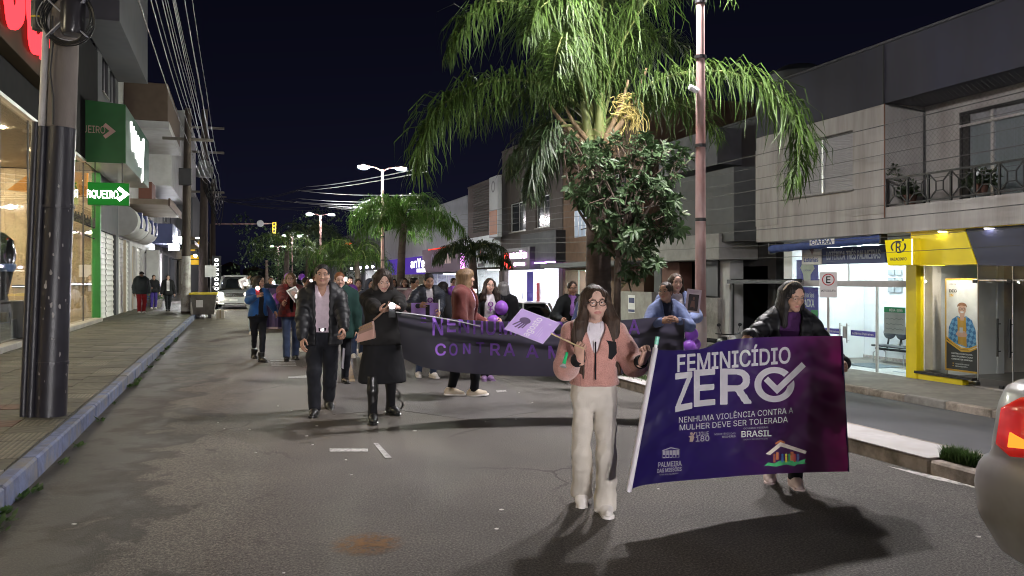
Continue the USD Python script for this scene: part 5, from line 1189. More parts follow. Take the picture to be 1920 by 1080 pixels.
# ---- parking sign
pp0 = np.array([12.75,float(at_x(1553,600,12.75)[1]),-.68])
es_ = thing('parking_sign','white parking sign with a red ringed letter on a thin post','sign',pp0)
tZ,bZ = float(at_x(1557,510,12.75)[2]),float(at_x(1557,558,12.75)[2])
obj('post',tube([pp0,pp0 + [0,0,tZ - pp0[2] - .02]],.028,10),mat('galvanised_post',(.45,.44,.43),.45,.1,8,metal=.5),es_)
pw_ = .19
dirn = np.array([-.62,-.78,0]); rr_ = np.array([.78,-.62,0])
ef = frame_of(pp0 * [1,1,0] + [0,0,(tZ + bZ) / 2] + dirn * .035,rr_,(0,0,1))
Hs = tZ - bZ
obj('plate',ef(poly(sg.box(-pw_,-Hs / 2,pw_,Hs / 2).buffer(-.02).buffer(.02),.004)),mat('white_plate',(.68,.66,.65),.4),es_)
obj('ring',ef(move(poly(sg.Point(0,Hs * .2).buffer(.135).difference(sg.Point(0,Hs * .2).buffer(.112)),.002),(0,0,.004))),mat('red_ring',(.45,.03,.04),.5),es_)
obj('lettering',ef(move(text_fit('E',.095,.15,.002,True),(0,Hs * .2 - .075,.004))),letter_black,es_)
obj('lettering',ef(move(text_fit('MOTOCICLETA',.31,.042,.002,True),(0,-Hs * .27,.004))),letter_black,es_)
# ---- yellow rimmed dumpster
dc = np.array([-1.2,36.6,0])
du = thing('dumpster','grey waste skip with a yellow rim parked at the left kerb','skip',dc)
def frustum(c,w0,d0,w1,d1,z0,z1):
 v = [[c[0] + sx * w / 2,c[1] + sy * d / 2,c[2] + z] for w,d,z in ((w0,d0,z0),(w1,d1,z1)) for sx,sy in ((-1,-1),(1,-1),(-1,1),(1,1))]
 return np.array(v,float),BF.copy()
obj('skip_body',frustum(dc,.78,1.3,.98,1.75,.15,.95),mat('grey_skip',(.17,.16,.15),.7,.2,5,dirt=(.08,.06,.05),dscale=2),du)
obj('rim',join(cbox(dc[0] - .55,dc[1] - .93,.953,dc[0] + .55,dc[1] - .82,1.03),cbox(dc[0] - .55,dc[1] + .82,.953,dc[0] + .55,dc[1] + .93,1.03),cbox(dc[0] - .55,dc[1] - .817,.953,dc[0] - .46,dc[1] + .817,1.03),cbox(dc[0] + .46,dc[1] - .817,.953,dc[0] + .55,dc[1] + .817,1.03)),mat('yellow_rim',(.55,.42,.03),.6),du)
for sx in (-.22,.22):obj('skid',cbox(dc[0] + sx - .06,dc[1] - .6,.0,dc[0] + sx + .06,dc[1] + .6,.148),black_metal,du)
for k in range(3):obj('rib',bar((dc[0] - .3 + .3 * k,dc[1] - .70,.18),(dc[0] - .34 + .34 * k,dc[1] - .885,.94),.05),mat('grey_skip',(.17,.16,.15),.7),du)
obj('white_patch',rot(box(dc[0] - .28,dc[1] - .86,.45,dc[0] - .02,dc[1] - .85,.75),(1,0,0),.22,(dc[0],dc[1] - .855,.6)),paper_white,du)
bxs = [(-1.55,36.1,.15,.28,.5,'pale cardboard box standing between the utility pole and the skip'),(-.55,35.4,0,.3,.35,'small pale box on the road in front of the skip')]
for x,y,z,w,h,lab in bxs:
 t = thing('cardboard_box',lab,'box',(x,y,z)); obj('carton',cbox(x - w / 2,y - .15,z,x + w / 2,y + .15,z + h,.006),mat('pale_card',(.5,.46,.42),.8),t); obj('tape',box(x - .03,y - .1505,z + .02,x + .03,y + .152,z + h + .0015),mat('tape',(.35,.28,.2),.5),t)
nt = at_depth(395,510,46)
bs = thing('notice_sign','small white sign plate on a post near the third pole','sign',(nt[0],nt[1],0)); obj('post',tube([(nt[0],nt[1],.0),(nt[0],nt[1],2.4)],.03,8),alu,bs); obj('plate',cbox(nt[0] - .3,nt[1] - .04,1.7,nt[0] + .3,nt[1] - .033,2.35),paper_white,bs)
#  PALMS AND TREES
frond_m = mat('palm_leaflet',(.042,.076,.015),.5,.55,2.2,spec=.25,trans=.30)
frond_dark = mat('old_palm_leaflet',(.035,.062,.022),.5,.35,2.5,spec=.5,trans=.2)
frond_pale = mat('pale_palm_stem',(.19,.22,.075),.5,.2,4)
sheath_m = mat('dry_palm_sheath',(.22,.155,.085),.8,.3,6,bump=.4)
inflor_m = mat('dry_yellow_flower_stalk',(.52,.42,.14),.7,.2,6)
bark_palm = mat('palm_bark',(.115,.085,.075),.9,.3,4,bump=.6,bscale=25,stretch=(1,1,2.5))
bark = mat('tree_bark',(.09,.065,.05),.9,.3,6,bump=.6,bscale=30)
def bez(ps,n):
 from scipy.interpolate import CubicSpline
 p = np.array(ps,float); t = np.r_[0,np.cumsum(np.linalg.norm(np.diff(p,axis=0),axis=1))]
 return CubicSpline(t,p)(np.linspace(0,t[-1],n))
def leaflets(P,n,L,w,g,start=.16,down=1.0,jitter=.25,plumose=.45):
 """Blades along both sides of the rachis P, arching out and hanging."""
 t,a,b = frames(P); m = len(P)
 u = np.sort(np.concatenate([np.linspace(start,.995,n),np.linspace(start,.995,n)])) + g.normal(0,.004,2 * n)
 u = np.clip(u,0,.999); side = np.tile([1.0,-1.0],n)
 k = u * (m - 1); i = np.minimum(k.astype(int),m - 2); f = (k - i)[:,None]
 p0 = P[i] * (1 - f) + P[i + 1] * f; tt = t[i] * (1 - f) + t[i + 1] * f
 sd = np.cross(tt,[0,0,1.0]); sd /= np.maximum(np.linalg.norm(sd,axis=1,keepdims=True),1e-6)
 up = np.cross(sd,tt)
 d = sd * side[:,None] * g.uniform(.6,1.0,2 * n)[:,None] + tt * g.uniform(.25,.75,2 * n)[:,None] + up * g.normal(.15,plumose,2 * n)[:,None]
 d /= np.linalg.norm(d,axis=1,keepdims=True)
 ll = L * np.interp(u,[0,.2,.5,.8,1],[.5,.85,1.0,.8,.38]) * g.uniform(.55,1.3,2 * n); ll = ll[:,None]
 dn = np.array([0,0,-1.0]) * down
 q1 = p0 + d * ll * .34
 d2 = d * .55 + dn * .75 + g.normal(0,.16,(2 * n,3)); d2 /= np.linalg.norm(d2,axis=1,keepdims=True); q2 = q1 + d2 * ll * .34
 d3 = d * .16 + dn * 1.0 + g.normal(0,.22,(2 * n,3)); d3 /= np.linalg.norm(d3,axis=1,keepdims=True); q3 = q2 + d3 * ll * .36
 ax = np.cross(d,dn + g.normal(0,.3,(2 * n,3))); ax /= np.maximum(np.linalg.norm(ax,axis=1,keepdims=True),1e-6); ax *= w
 v = np.stack([p0 - ax * .4,p0 + ax * .4,q1 - ax,q1 + ax,q2 - ax * .75,q2 + ax * .75,q3],1).reshape(-1,3)
 o = np.arange(2 * n)[:,None] * 7
 return v,np.vstack([o + x for x in ([0,1,3],[0,3,2],[2,3,5],[2,5,4],[4,5,6])])
def frond(t,P,n,L,w,seed,m=None,r=(.03,.005),**kw):
 g = np.random.default_rng(seed)
 P = np.asarray(P)
 f = obj('frond',leaflets(P,n,L,w,g,**kw),m or frond_m,t)
 obj('rachis',tube(P,np.linspace(r[0],r[1],len(P)),6),frond_pale,f)
pc0 = at_depth(1122,236,14.4)
big = thing('palm_tree','big feathery palm behind the near lamp post, brightly lit from above','palm tree',(pc0[0],pc0[1],0))
tr = []
for k,z in enumerate(np.linspace(-.05,3.75,40)):tr.append((.235 - .012 * z + .012 * (k % 2) + (.05 if k == 0 else 0),z))
obj('trunk',lathe(tr,20,(pc0[0],pc0[1],0)),bark_palm,big,smooth=50)
obj('crown_shaft',tube([pc0 + [0,0,-.75],pc0 + [0,0,-.2],pc0 + [0,0,.5],pc0 + [.02,0,1.0]],[.2,.17,.1,.04],14),mat('green_crown_shaft',(.16,.24,.07),.5,.2,4,stretch=(1,1,.3)),big,smooth=50)
g = np.random.default_rng(21)
C = pc0
def pd(px,py,dz):return at_depth(px,py,14.4 + dz)
FR = [
 ([(1126,245,0),(1160,205,-.2),(1215,160,-.5),(1300,134,-.8),(1385,140,-1.1),(1450,172,-1.3),(1492,232,-1.4),(1498,300,-1.4),(1482,345,-1.35)],170,.85),
 ([(1118,245,0),(1075,190,-.2),(1020,160,-.5),(950,150,-.9),(880,165,-1.2),(822,205,-1.4),(793,262,-1.5),(786,325,-1.5)],165,.85),
 ([(1116,240,0),(1080,120,-.3),(1030,45,-.6),(965,5,-1.0),(905,10,-1.3),(868,50,-1.5),(850,100,-1.5)],140,.9),
 ([(1120,240,0),(1108,110,-.5),(1085,30,-1.1),(1050,-5,-1.7),(1010,20,-2.1),(985,70,-2.3)],120,.85),
 ([(1122,240,0),(1125,100,.2),(1130,0,.5),(1140,-70,1.0),(1155,-110,1.6),(1180,-100,2.2)],120,.9),
 ([(1124,240,0),(1150,120,-.3),(1200,20,-.7),(1260,-45,-1.0),(1320,-60,-1.3),(1370,-30,-1.5)],120,.9),
 ([(1118,244,0),(1095,175,-.6),(1075,110,-1.3),(1060,70,-2.0),(1045,95,-2.6),(1035,150,-2.8)],110,.75),
 ([(1124,240,0),(1140,150,.5),(1180,90,1.3),(1240,70,2.0),(1300,100,2.5)],110,.85),
 ([(1116,246,0),(1070,200,.6),(1000,180,1.5),(930,190,2.2),(870,240,2.6)],110,.85),
 ([(1128,248,0),(1170,210,.8),(1230,190,1.6),(1300,205,2.2),(1350,260,2.5)],100,.8),
 ([(1114,240,0),(1080,80,.4),(1020,-30,.9),(940,-70,1.3),(880,-40,1.6)],120,.9),
 ([(1126,240,0),(1170,60,.2),(1240,-80,.5),(1330,-120,.8)],110,.9),
 ([(1118,238,0),(1110,90,.1),(1090,-40,.3),(1060,-130,.5)],100,.9),
]
for k,(pts,n,L) in enumerate(FR):
 frond(big,bez([pd(*p) for p in pts],40),int(n * 1.4),L * 1.25,.0135,100 + k,r=(.035,.006))
for k,pts in enumerate(([(1112,252,0),(1070,235,-.3),(1025,255,-.7),(1000,310,-.9),(990,372,-1.0)],[(1114,256,0),(1060,262,.3),(1020,310,.6),(1005,380,.8)],[(1110,250,0),(1050,225,.1),(985,260,.2),(960,330,.3)])):
 frond(big,bez([pd(*p) for p in pts],30),110,.62,.015,140 + k,m=frond_dark,r=(.03,.006),start=.35)
for k,(a,b,w) in enumerate((((1105,262),(1088,130),.10),((1122,265),(1126,120),.11),((1098,268),(1030,195),.07),((1130,268),(1195,180),.07),((1110,270),(1060,200),.06),((1128,270),(1178,150),.06),((1138,272),(1212,128),.04))):
 p = bez([pd(*a,-.15),pd((a[0] + b[0]) / 2 + (b[0] - a[0]) * .12,(a[1] + b[1]) / 2,-.3),pd(*b,-.3)],10)
 obj('frond_base',tube(p,np.linspace(w,.02,10),8),frond_pale if k < 2 else sheath_m,big,smooth=50)
st_ = []
for k in range(60):
 a = pd(1150 + g.uniform(-6,30),215 - g.uniform(-6,36),-.35 + g.uniform(-.1,.1));
 b = a + np.array([g.uniform(.05,.35),g.uniform(-.15,.1),g.uniform(-.15,.1)]); c = b + [g.uniform(-.1,.1),0,-g.uniform(.2,.5)]
 st_.append(tube(bez([a,b,c],7),[.009,.008,.008,.007,.006,.005,.003],4,cap=False))
obj('flower_stalk',join(*st_),inflor_m,big,kind='stuff')
fib = []
for k in range(90):
 a = pd(1112 + g.uniform(-40,50),262 + g.uniform(-12,18),-.2 + g.uniform(-.15,.15)); b = a + g.normal(0,.12,3) + [0,0,-.05]; c = b + g.normal(0,.1,3) + [0,0,-.22]
 fib.append(tube(bez([a,b,c],5),.006,3,cap=False))
obj('hanging_fibre',join(*fib),sheath_m,big,kind='stuff')
# ---- broad-leaved tree in front of the palm
leaf_mat = mat('broad_leaf',(.040,.072,.028),.5,.5,5,spec=.3,trans=.18)
leaf_back = mat('pale_leaf_back',(.16,.19,.12),.6,.2,7,trans=.2)
def big_leaf(p,d,up,L,w):
 d = d / np.linalg.norm(d); s = np.cross(d,up); s /= max(np.linalg.norm(s),1e-6); n = np.cross(s,d)
 u = np.array([0,.18,.45,.75,1.0]); ww = np.array([.06,.6,1.0,.7,.0]) * w
 dr = -.22 * L * u ** 2
 c = p + d * (u * L)[:,None] + np.array([0,0,1.0]) * dr[:,None]
 l = c - s * ww[:,None] + n * (ww * .35)[:,None]; r = c + s * ww[:,None] + n * (ww * .35)[:,None]
 v = np.vstack([c,l[1:4],r[1:4]])
 f = [[0,1,5],[1,2,6],[1,6,5],[2,3,7],[2,7,6],[3,4,7],[0,8,1],[1,8,9],[1,9,2],[2,9,10],[2,10,3],[3,10,4]]
 return v,np.array(f)
td = 13.2
tb0 = at_depth(1158,545,td)
tb0[2] = .03
lt = thing('leafy_tree','broad leaved evergreen tree with a thin trunk in front of the palm trunk','tree',tb0)
fork = at_depth(1160,470,td)
obj('trunk',tube(bez([tb0,at_depth(1157,560,td),fork],10),np.linspace(.075,.05,10),10),bark,lt,smooth=50)
g = np.random.default_rng(33)
clusters = []
shape = [(1165,285,80,38),(1110,315,55,50),(1225,310,62,40),(1150,360,75,55),(1215,375,62,55),(1120,390,40,45),(1245,285,35,30),(1195,440,55,40),(1255,400,28,28),(1160,445,45,40),(1195,490,30,24),(1085,285,28,28),(1250,340,35,35),(1270,425,24,22),(1282,292,16,20),(1062,268,18,22),(1068,345,16,26),(1210,262,26,14),(1130,440,22,26),(1222,500,20,18),(1180,525,22,16)]
for cx_,cy_,rx,ry in shape:
 for k in range(int(rx * ry / 92)):
  a = g.normal(size=3); a /= np.linalg.norm(a); a *= g.uniform(.5,1) ** .5
  clusters.append(at_depth(cx_ + rx * a[0],cy_ + ry * a[1],td + a[2] * .95))
clusters = np.array(clusters)
for k in range(16):
 q = clusters[int(g.integers(len(clusters)))]; m_ = (fork + q) / 2 + g.normal(0,.12,3)
 obj('limb',tube(bez([fork + [0,0,-.1],m_,q],8),np.linspace(.035,.008,8),6),bark,lt)
ctr = clusters.mean(0); leaves,tw = [],[]
for q in clusters:
 out = q - ctr; out /= max(np.linalg.norm(out),.01)
 ax = out * .7 + np.array([0,0,.55]) + g.normal(0,.35,3); ax /= np.linalg.norm(ax)
 tw.append(tube([q - ax * .3,q],[.008,.005],4,cap=False))
 n = int(g.integers(9,15)); s0 = np.cross(ax,[.3,.5,.8]); s0 /= np.linalg.norm(s0); s1 = np.cross(ax,s0)
 for j in range(n):
  th = j * 2.4 + g.uniform(-.3,.3); el = g.uniform(-.25,.75)
  d = (s0 * math.cos(th) + s1 * math.sin(th)) * math.cos(el) + ax * math.sin(el)
  leaves.append((q - ax * g.uniform(0,.1),d,ax,g.uniform(.11,.19),False))
 if g.random() < .22:
  for j in range(3):leaves.append((q,ax + g.normal(0,.25,3),s0,g.uniform(.12,.17),True))
camp = np.array([0,0,CAMZ])
order = sorted(range(len(leaves)),key=lambda i:np.linalg.norm(leaves[i][0] - camp))
crown = obj('crown',join(*[big_leaf(p,d,u,L,L * .20) for p,d,u,L,b in (leaves[i] for i in order[280:]) if not b]),leaf_mat,lt,kind='stuff')
obj('pale_shoots',join(*[big_leaf(p,d,u,L,L * .13) for p,d,u,L,b in (leaves[i] for i in order[280:]) if b]),leaf_back,crown,kind='stuff')
for i in order[:280]:
 p,d,u,L,b = leaves[i]; obj('leaf',big_leaf(p,d,u,L,L * (.13 if b else .20)),leaf_back if b else leaf_mat,crown)
obj('twigs',join(*tw),bark,crown,kind='stuff')
# ---- smaller palms up the central strip
def palm(label,px,ptop,Y,spread,n,seed,trunk_r=.14,fork=False,arch=.55,L=.55,nl=60,m=None,x=5.98):
 g = np.random.default_rng(seed)
 q = np.array([0,0,CAMZ]) + ray(px,523) * 1.0
 depth = Y
 top = at_depth(px,ptop,depth);
 t = thing('palm_tree',label,'palm tree',(top[0],top[1],0))
 b = np.array([top[0] + g.uniform(-.1,.1),top[1],0])
 tr_ = bez([b,(b * .5 + top * .5) + [g.uniform(-.12,.12),0,0],top],14)
 obj('trunk',tube(tr_,np.linspace(trunk_r * 1.15,trunk_r * .8,14) * (1 + .06 * (np.arange(14) % 2)),10),bark_palm,t,smooth=50)
 for k in range(n):
  az = 2 * PI * k / n + g.uniform(-.25,.25); up = g.uniform(.25,1.15) if k % 3 else g.uniform(-.1,.5)
  R = spread * g.uniform(.8,1.1)
  d = np.array([math.cos(az),math.sin(az),0])
  P = bez([top,top + d * R * .35 + [0,0,R * .42 * up],top + d * R * .75 + [0,0,R * .42 * up - R * .06],top + d * R * 1.0 + [0,0,R * .22 * up - R * arch * .55]],22)
  frond(t,P,nl,L,.016,seed * 50 + k,m=m,r=(.025,.004))
 return t
palm('small arching palm with a forked dark trunk below the second lamp',757,420,30.5,2.25,17,3,.15,L=.75,nl=80,m=mat('young_palm_leaflet',(.075,.15,.030),.45,.4,2.5,spec=.4,trans=.4))  # lamp light on this palm is put into its brighter leaf colour
palm('dark squat palm with pale tips in front of the pale shop wall',886,480,24.5,1.15,13,4,.13,L=.4,nl=60,m=frond_dark)
palm('bright drooping palm up the strip between the man and the woman in black',668,490,44,2.3,13,5,.16,L=.9,nl=55)
palm('palm with spread fronds beside the fourth lamp post',538,470,58,2.8,13,6,.2,L=.9,nl=50,x=5)
palm('dim palm beyond the drooping palm, far up the strip',610,478,70,2.8,12,7,.18,L=.9,nl=45,m=frond_dark)
palm('tall dark palm near the end of the strip',575,440,78,3.2,12,8,.2,L=1.0,nl=45,m=frond_dark)
def far_tree(label,px,py,depth,rx,ry,seed):
 g = np.random.default_rng(seed); c = at_depth(px,py,depth)
 t = thing('street_tree',label,'tree',(c[0],c[1],0))
 obj('trunk',tube([(c[0],c[1],0),(c[0],c[1],c[2])],[.25,.15],8),bark,t)
 v = []
 blobs = [(c + g.normal(size=3) * [rx * .55,rx * .55,ry * .5],g.uniform(.3,.55)) for _ in range(16)]
 for b,s in blobs:
  for k in range(130):
   d = g.normal(size=3); d /= np.linalg.norm(d); p = b + d * np.array([rx,rx,ry]) * s * g.uniform(.75,1.05)
   e = g.normal(size=3); e /= np.linalg.norm(e); s_ = np.cross(e,d); s_ /= max(np.linalg.norm(s_),1e-3); L = g.uniform(.2,.42)
   v.append((np.array([p,p + e * L * .5 + s_ * L * .25,p + e * L,p + e * L * .5 - s_ * L * .25]),np.array([[0,1,2],[0,2,3]])))
 obj('crown',join(*v),frond_dark,t,kind='stuff')
far_tree('dark bushy tree at the far left end of the strip',500,488,95,3.2,3.2,90)
far_tree('dark broad tree behind the far lamp posts',590,455,100,4.2,3.6,91)
far_tree('dark tree mass beyond the third lamp post',640,470,105,4.0,3.2,92)
#  PEOPLE: bodies from smooth distance fields
def surface_nets(d,lo,h):
 s = d < 0
 nx,ny,nz = d.shape
 c = np.zeros((nx - 1,ny - 1,nz - 1),np.int8)
 for i in (0,1):
  for j in (0,1):
   for k in (0,1):c += s[i:nx - 1 + i,j:ny - 1 + j,k:nz - 1 + k]
 act = (c > 0) & (c < 8); idx = np.full(act.shape,-1,np.int64)
 A = np.argwhere(act); idx[act] = np.arange(len(A))
 if not len(A):return np.zeros((0,3)),np.zeros((0,3),int)
 acc = np.zeros((len(A),3)); cnt = np.zeros(len(A))
 for ax in range(3):
  o = [0,1,2]; o.remove(ax)
  for u in (0,1):
   for v in (0,1):
    off = np.zeros(3,int); off[o[0]] = u; off[o[1]] = v
    p = A + off; q = p.copy(); q[:,ax] += 1
    a,b = d[tuple(p.T)],d[tuple(q.T)]
    m = (a < 0) != (b < 0); t = np.where(m,a / np.where(m,a - b,1),0)
    x = off + np.eye(3)[ax] * t[:,None]
    acc += np.where(m[:,None],x,0); cnt += m
 V_ = lo + h * (A + acc / np.maximum(cnt,1)[:,None])
 F = []
 for ax in range(3):
  o = [0,1,2]; o.remove(ax)
  sl0 = [slice(None)] * 3; sl1 = [slice(None)] * 3; sl0[ax] = slice(0,-1); sl1[ax] = slice(1,None)
  for o_ in o:sl0[o_] = slice(1,-1); sl1[o_] = slice(1,-1)
  a,b = s[tuple(sl0)],s[tuple(sl1)]
  E = np.argwhere(a != b); inside = a[tuple(E.T)]
  E = E.copy(); E[:,o[0]] += 1; E[:,o[1]] += 1
  def cell(u,v):
   q = E.copy(); q[:,o[0]] -= u; q[:,o[1]] -= v; return idx[tuple(q.T)]
  Q = np.stack([cell(0,0),cell(1,0),cell(1,1),cell(0,1)],1)
  flip = inside if ax != 1 else ~inside
  Q[~flip] = Q[~flip][:,::-1]
  F.append(Q)
 Q = np.vstack(F)
 return V_,np.vstack([Q[:,[0,1,2]],Q[:,[0,2,3]]])
class Field:
 def __init__(self,lo,hi,h):
  self.lo,self.h = np.asarray(lo,float),h
  n = np.ceil((np.asarray(hi,float) - self.lo) / h).astype(int) + 1
  self.ax = [self.lo[k] + h * np.arange(n[k]) for k in range(3)]
  self.d = np.full(n,10.0,np.float32)
 def block(self,lo,hi):
  s = []
  for k in range(3):
   a = int(np.clip(math.floor((lo[k] - self.lo[k]) / self.h),0,self.d.shape[k])); b = int(np.clip(math.ceil((hi[k] - self.lo[k]) / self.h) + 1,0,self.d.shape[k]))
   s.append(slice(a,max(a,b)))
  return tuple(s),(self.ax[0][s[0]][:,None,None],self.ax[1][s[1]][None,:,None],self.ax[2][s[2]][None,None,:])
 def put(self,s,e,k,cut=False):
  a = self.d[s]
  if not a.size:return
  if cut:
   a,e = -a,np.broadcast_to(e,a.shape)
  if k > 0:
   q = np.maximum(k - np.abs(a - e),0) / k; r = np.minimum(a,e) - q * q * k / 4
  else:r = np.minimum(a,e)
  self.d[s] = -r if cut else r
 def cone(self,a,b,ra,rb,k=.03,cut=False,sy=1.0):
  a,b = np.asarray(a,float),np.asarray(b,float); m = max(ra,rb) * max(1,sy) + k + 2 * self.h
  s,(X,Y,Z) = self.block(np.minimum(a,b) - m,np.maximum(a,b) + m)
  ba = b - a; L = max(ba @ ba,1e-12)
  px,py,pz = X - a[0],(Y - a[1]),Z - a[2]
  t = np.clip((px * ba[0] + py * ba[1] + pz * ba[2]) / L,0,1)
  qy = (py - t * ba[1]) / sy
  e = np.sqrt((px - t * ba[0]) ** 2 + qy ** 2 + (pz - t * ba[2]) ** 2) - (ra + (rb - ra) * t)
  self.put(s,e * min(1.0,sy),k,cut); return self
 def ell(self,c,r,k=.02,cut=False):
  c,r = np.asarray(c,float),np.asarray(r,float); m = k + 2 * self.h
  s,(X,Y,Z) = self.block(c - r - m,c + r + m)
  px,py,pz = X - c[0],Y - c[1],Z - c[2]
  k0 = np.sqrt((px / r[0]) ** 2 + (py / r[1]) ** 2 + (pz / r[2]) ** 2); k1 = np.sqrt((px / r[0] ** 2) ** 2 + (py / r[1] ** 2) ** 2 + (pz / r[2] ** 2) ** 2)
  self.put(s,k0 * (k0 - 1) / np.maximum(k1,1e-6),k,cut); return self
 def chain(self,pts,rs,k=.03,**kw):
  for i in range(len(pts) - 1):self.cone(pts[i],pts[i + 1],rs[i],rs[i + 1],k,**kw)
  return self
 def limit(self,fn):
  self.d = np.maximum(self.d,fn(self.ax[0][:,None,None],self.ax[1][None,:,None],self.ax[2][None,None,:])).astype(np.float32); return self
 def mesh(self,rough=0.0,freq=8.0,seed=0,aniso=(1,1,1),relax=1):
  self.d[[0,-1]] = 1; self.d[:,[0,-1]] = 1; self.d[:,:,[0,-1]] = 1
  v,f = surface_nets(self.d,self.lo,self.h)
  if len(v) and rough:
   n = trimesh.Trimesh(v,f,process=False).vertex_normals
   q = meshkit.fbm(v * freq * np.asarray(aniso),3,seed); v = v + n * ((1 - 2 * np.abs(q - .5) * 2) * rough)[:,None]
  return v,f
def rotm(yaw=0,pitch=0,roll=0):
 cy,sy_,cp,sp_,cr,sr = math.cos(yaw),math.sin(yaw),math.cos(pitch),math.sin(pitch),math.cos(roll),math.sin(roll)
 return np.array([[cy,-sy_,0],[sy_,cy,0],[0,0,1]]) @ np.array([[1,0,0],[0,cp,-sp_],[0,sp_,cp]]) @ np.array([[cr,0,sr],[0,1,0],[-sr,0,cr]])
def two_bone(a,c,l1,l2,pole):
 a,c,pole = np.asarray(a,float),np.asarray(c,float),np.asarray(pole,float)
 v = c - a; L = np.linalg.norm(v); Lm = min(L,(l1 + l2) * .999); u = v / L; c = a + u * Lm
 x = (l1 * l1 - l2 * l2 + Lm * Lm) / (2 * Lm); y = math.sqrt(max(l1 * l1 - x * x,0))
 p = pole - u * (pole @ u); p /= max(np.linalg.norm(p),1e-6)
 return a + u * x + p * y,c
def skin_mat(name,c):return mat(name,c,.5,.07,30,spec=.35,bump=.04,bscale=200,vcol='tone',sheen=.08)
SKIN = skin_mat('skin',(1,1,1))
EYE = mat('eye',(1,1,1),.15,.0,3,vcol='tone')
hair_mats = {}
def hair_mat(name,c):
 return mat('hair_' + name,c,.5,.5,40,spec=.28,bump=.55,bscale=130,stretch=(1,1,.12))
HAIR = {'black':hair_mat('black',(.012,.010,.010)),'brown':hair_mat('dark_brown',(.028,.018,.013)),'mid':hair_mat('brown',(.042,.025,.016)),'blond':hair_mat('light_brown',(.17,.105,.055)),'grey':hair_mat('grey',(.13,.125,.125)),'ginger':hair_mat('ginger',(.16,.06,.025))}
HC = {'black':(.012,.010,.010),'brown':(.03,.02,.015),'mid':(.06,.036,.022),'blond':(.12,.075,.04),'grey':(.10,.095,.09),'ginger':(.14,.06,.03)}
def head_mesh(hs,h,skin,browc,lipc,female=True,young=False,smile=0.0,closed=False):
 F = Field(np.array([-.12,-.14,-.17]),np.array([.12,.15,.15]),h)
 F.ell((0,-.016,.030),(.075,.094,.084),.02)
 F.ell((0,.026,-.028),(.061,.064,.086),.03)
 jw = .044 if female else .052
 for s in (-1,1):
  F.cone((s * jw,.0,-.055),(s * .012,.064,-.096),.024,.017,.025)
  F.ell((s * .040,.056,-.032),(.026 + .004 * young,.026,.026),.025)
  F.cone((s * .046,.074,.020),(s * .010,.088,.016),.010,.008,.018)
 F.ell((0,.070,-.098),(.018,.018,.015),.02)
 F.ell((0,.060,.05),(.05,.035,.04),.03)
 for s in (-1,1):F.ell((s * .0315,.1005,-.001),(.017,.017,.0115),.014,cut=True)
 F.cone((0,.086,.006),(0,.1035 - .003 * young,-.033),.0075,.0105,.012)
 F.ell((0,.104,-.038),(.0105,.0105,.009),.008)
 for s in (-1,1):F.ell((s * .012,.095,-.041),(.0085,.010,.0075),.007)
 for s in (-1,1):
  F.cone((0,.0905,-.0640),(s * .021,.081 - .002 * smile,-.0685 + .006 * smile),.0058,.0028,.004)
  F.cone((0,.0890,-.0745),(s * .019,.080,-.0700 + .006 * smile),.0066,.0028,.004)
 F.cone((-.016,.0945,-.0690),(.016,.0945,-.0690),.0016,.0016,.002,cut=True)
 for s in (-1,1):
  F.ell((s * .0315,.0765,-.001),(.0145,.0135,.0135),.004)
  if not closed:F.ell((s * .0315,.0905,-.0015),(.0125,.010,.0042),.003,cut=True)
  F.cone((s * .019,.0875,.0045),(s * .044,.0835,.004),.0036,.003,.004)
  F.ell((s * .0755,-.006,-.008),(.010,.020,.031),.010)
  F.ell((s * .083,.0,-.006),(.006,.011,.018),.006,cut=True)
 F.cone((0,-.022,-.05),(0,-.03,-.17),.054 if female else .060,.056 if female else .064,.03)
 v,f = F.mesh()
 col = np.tile(np.asarray(skin,float),(len(v),1))
 def seg(p,a,b):
  a,b = np.array(a),np.array(b); t = np.clip((p - a) @ (b - a) / ((b - a) @ (b - a)),0,1); return np.linalg.norm(p - a - t[:,None] * (b - a),axis=1)
 av = v * [0,1,1] + np.abs(v) * [1,0,0]
 lip = np.minimum(seg(av,(0,.092,-.064),(.021,.081,-.0685 + .006 * smile)),seg(av,(0,.09,-.0745),(.018,.081,-.07 + .006 * smile)))
 w = np.clip(1.5 - lip / .0062,0,1)[:,None] * (v[:,1:2] > .07); col = col * (1 - w) + np.asarray(lipc) * w
 br = np.minimum(seg(av,(.014,.094,.0185),(.034,.089,.0235)),seg(av,(.034,.089,.0235),(.05,.074,.017)))
 w = np.clip(1.6 - br / .0048,0,.9)[:,None] * (v[:,1:2] > .05); col = col * (1 - w) + np.asarray(browc) * w
 ln = seg(av,(.018,.088,.0045),(.045,.083,.003)); w = np.clip(1.4 - ln / .0034,0,.85)[:,None] * (v[:,1:2] > .06); col = col * (1 - w) + np.array([.015,.01,.01]) * w
 ck = np.linalg.norm(av - [.042,.075,-.035],axis=1); w = np.clip(1 - ck / .035,0,1)[:,None] * .22; col = col * (1 - w) + np.asarray(skin) * [1.05,.72,.70] * w
 return v * hs,f,col
def eye_mesh(hs,s,look=(0,0)):
 v,f = ball((0,0,0),.0128,3)
 ax = np.array([math.sin(look[0]),math.cos(look[0]) * math.cos(look[1]),math.sin(look[1])]); a = np.arccos(np.clip(v @ ax / .0128,-1,1))
 col = np.where(a[:,None] < .20,[.004,.004,.004],np.where(a[:,None] < .56,[.035,.018,.010],[.62,.58,.56]))
 return (v + [s * .0315,.0768,-.001]) * hs,f,col
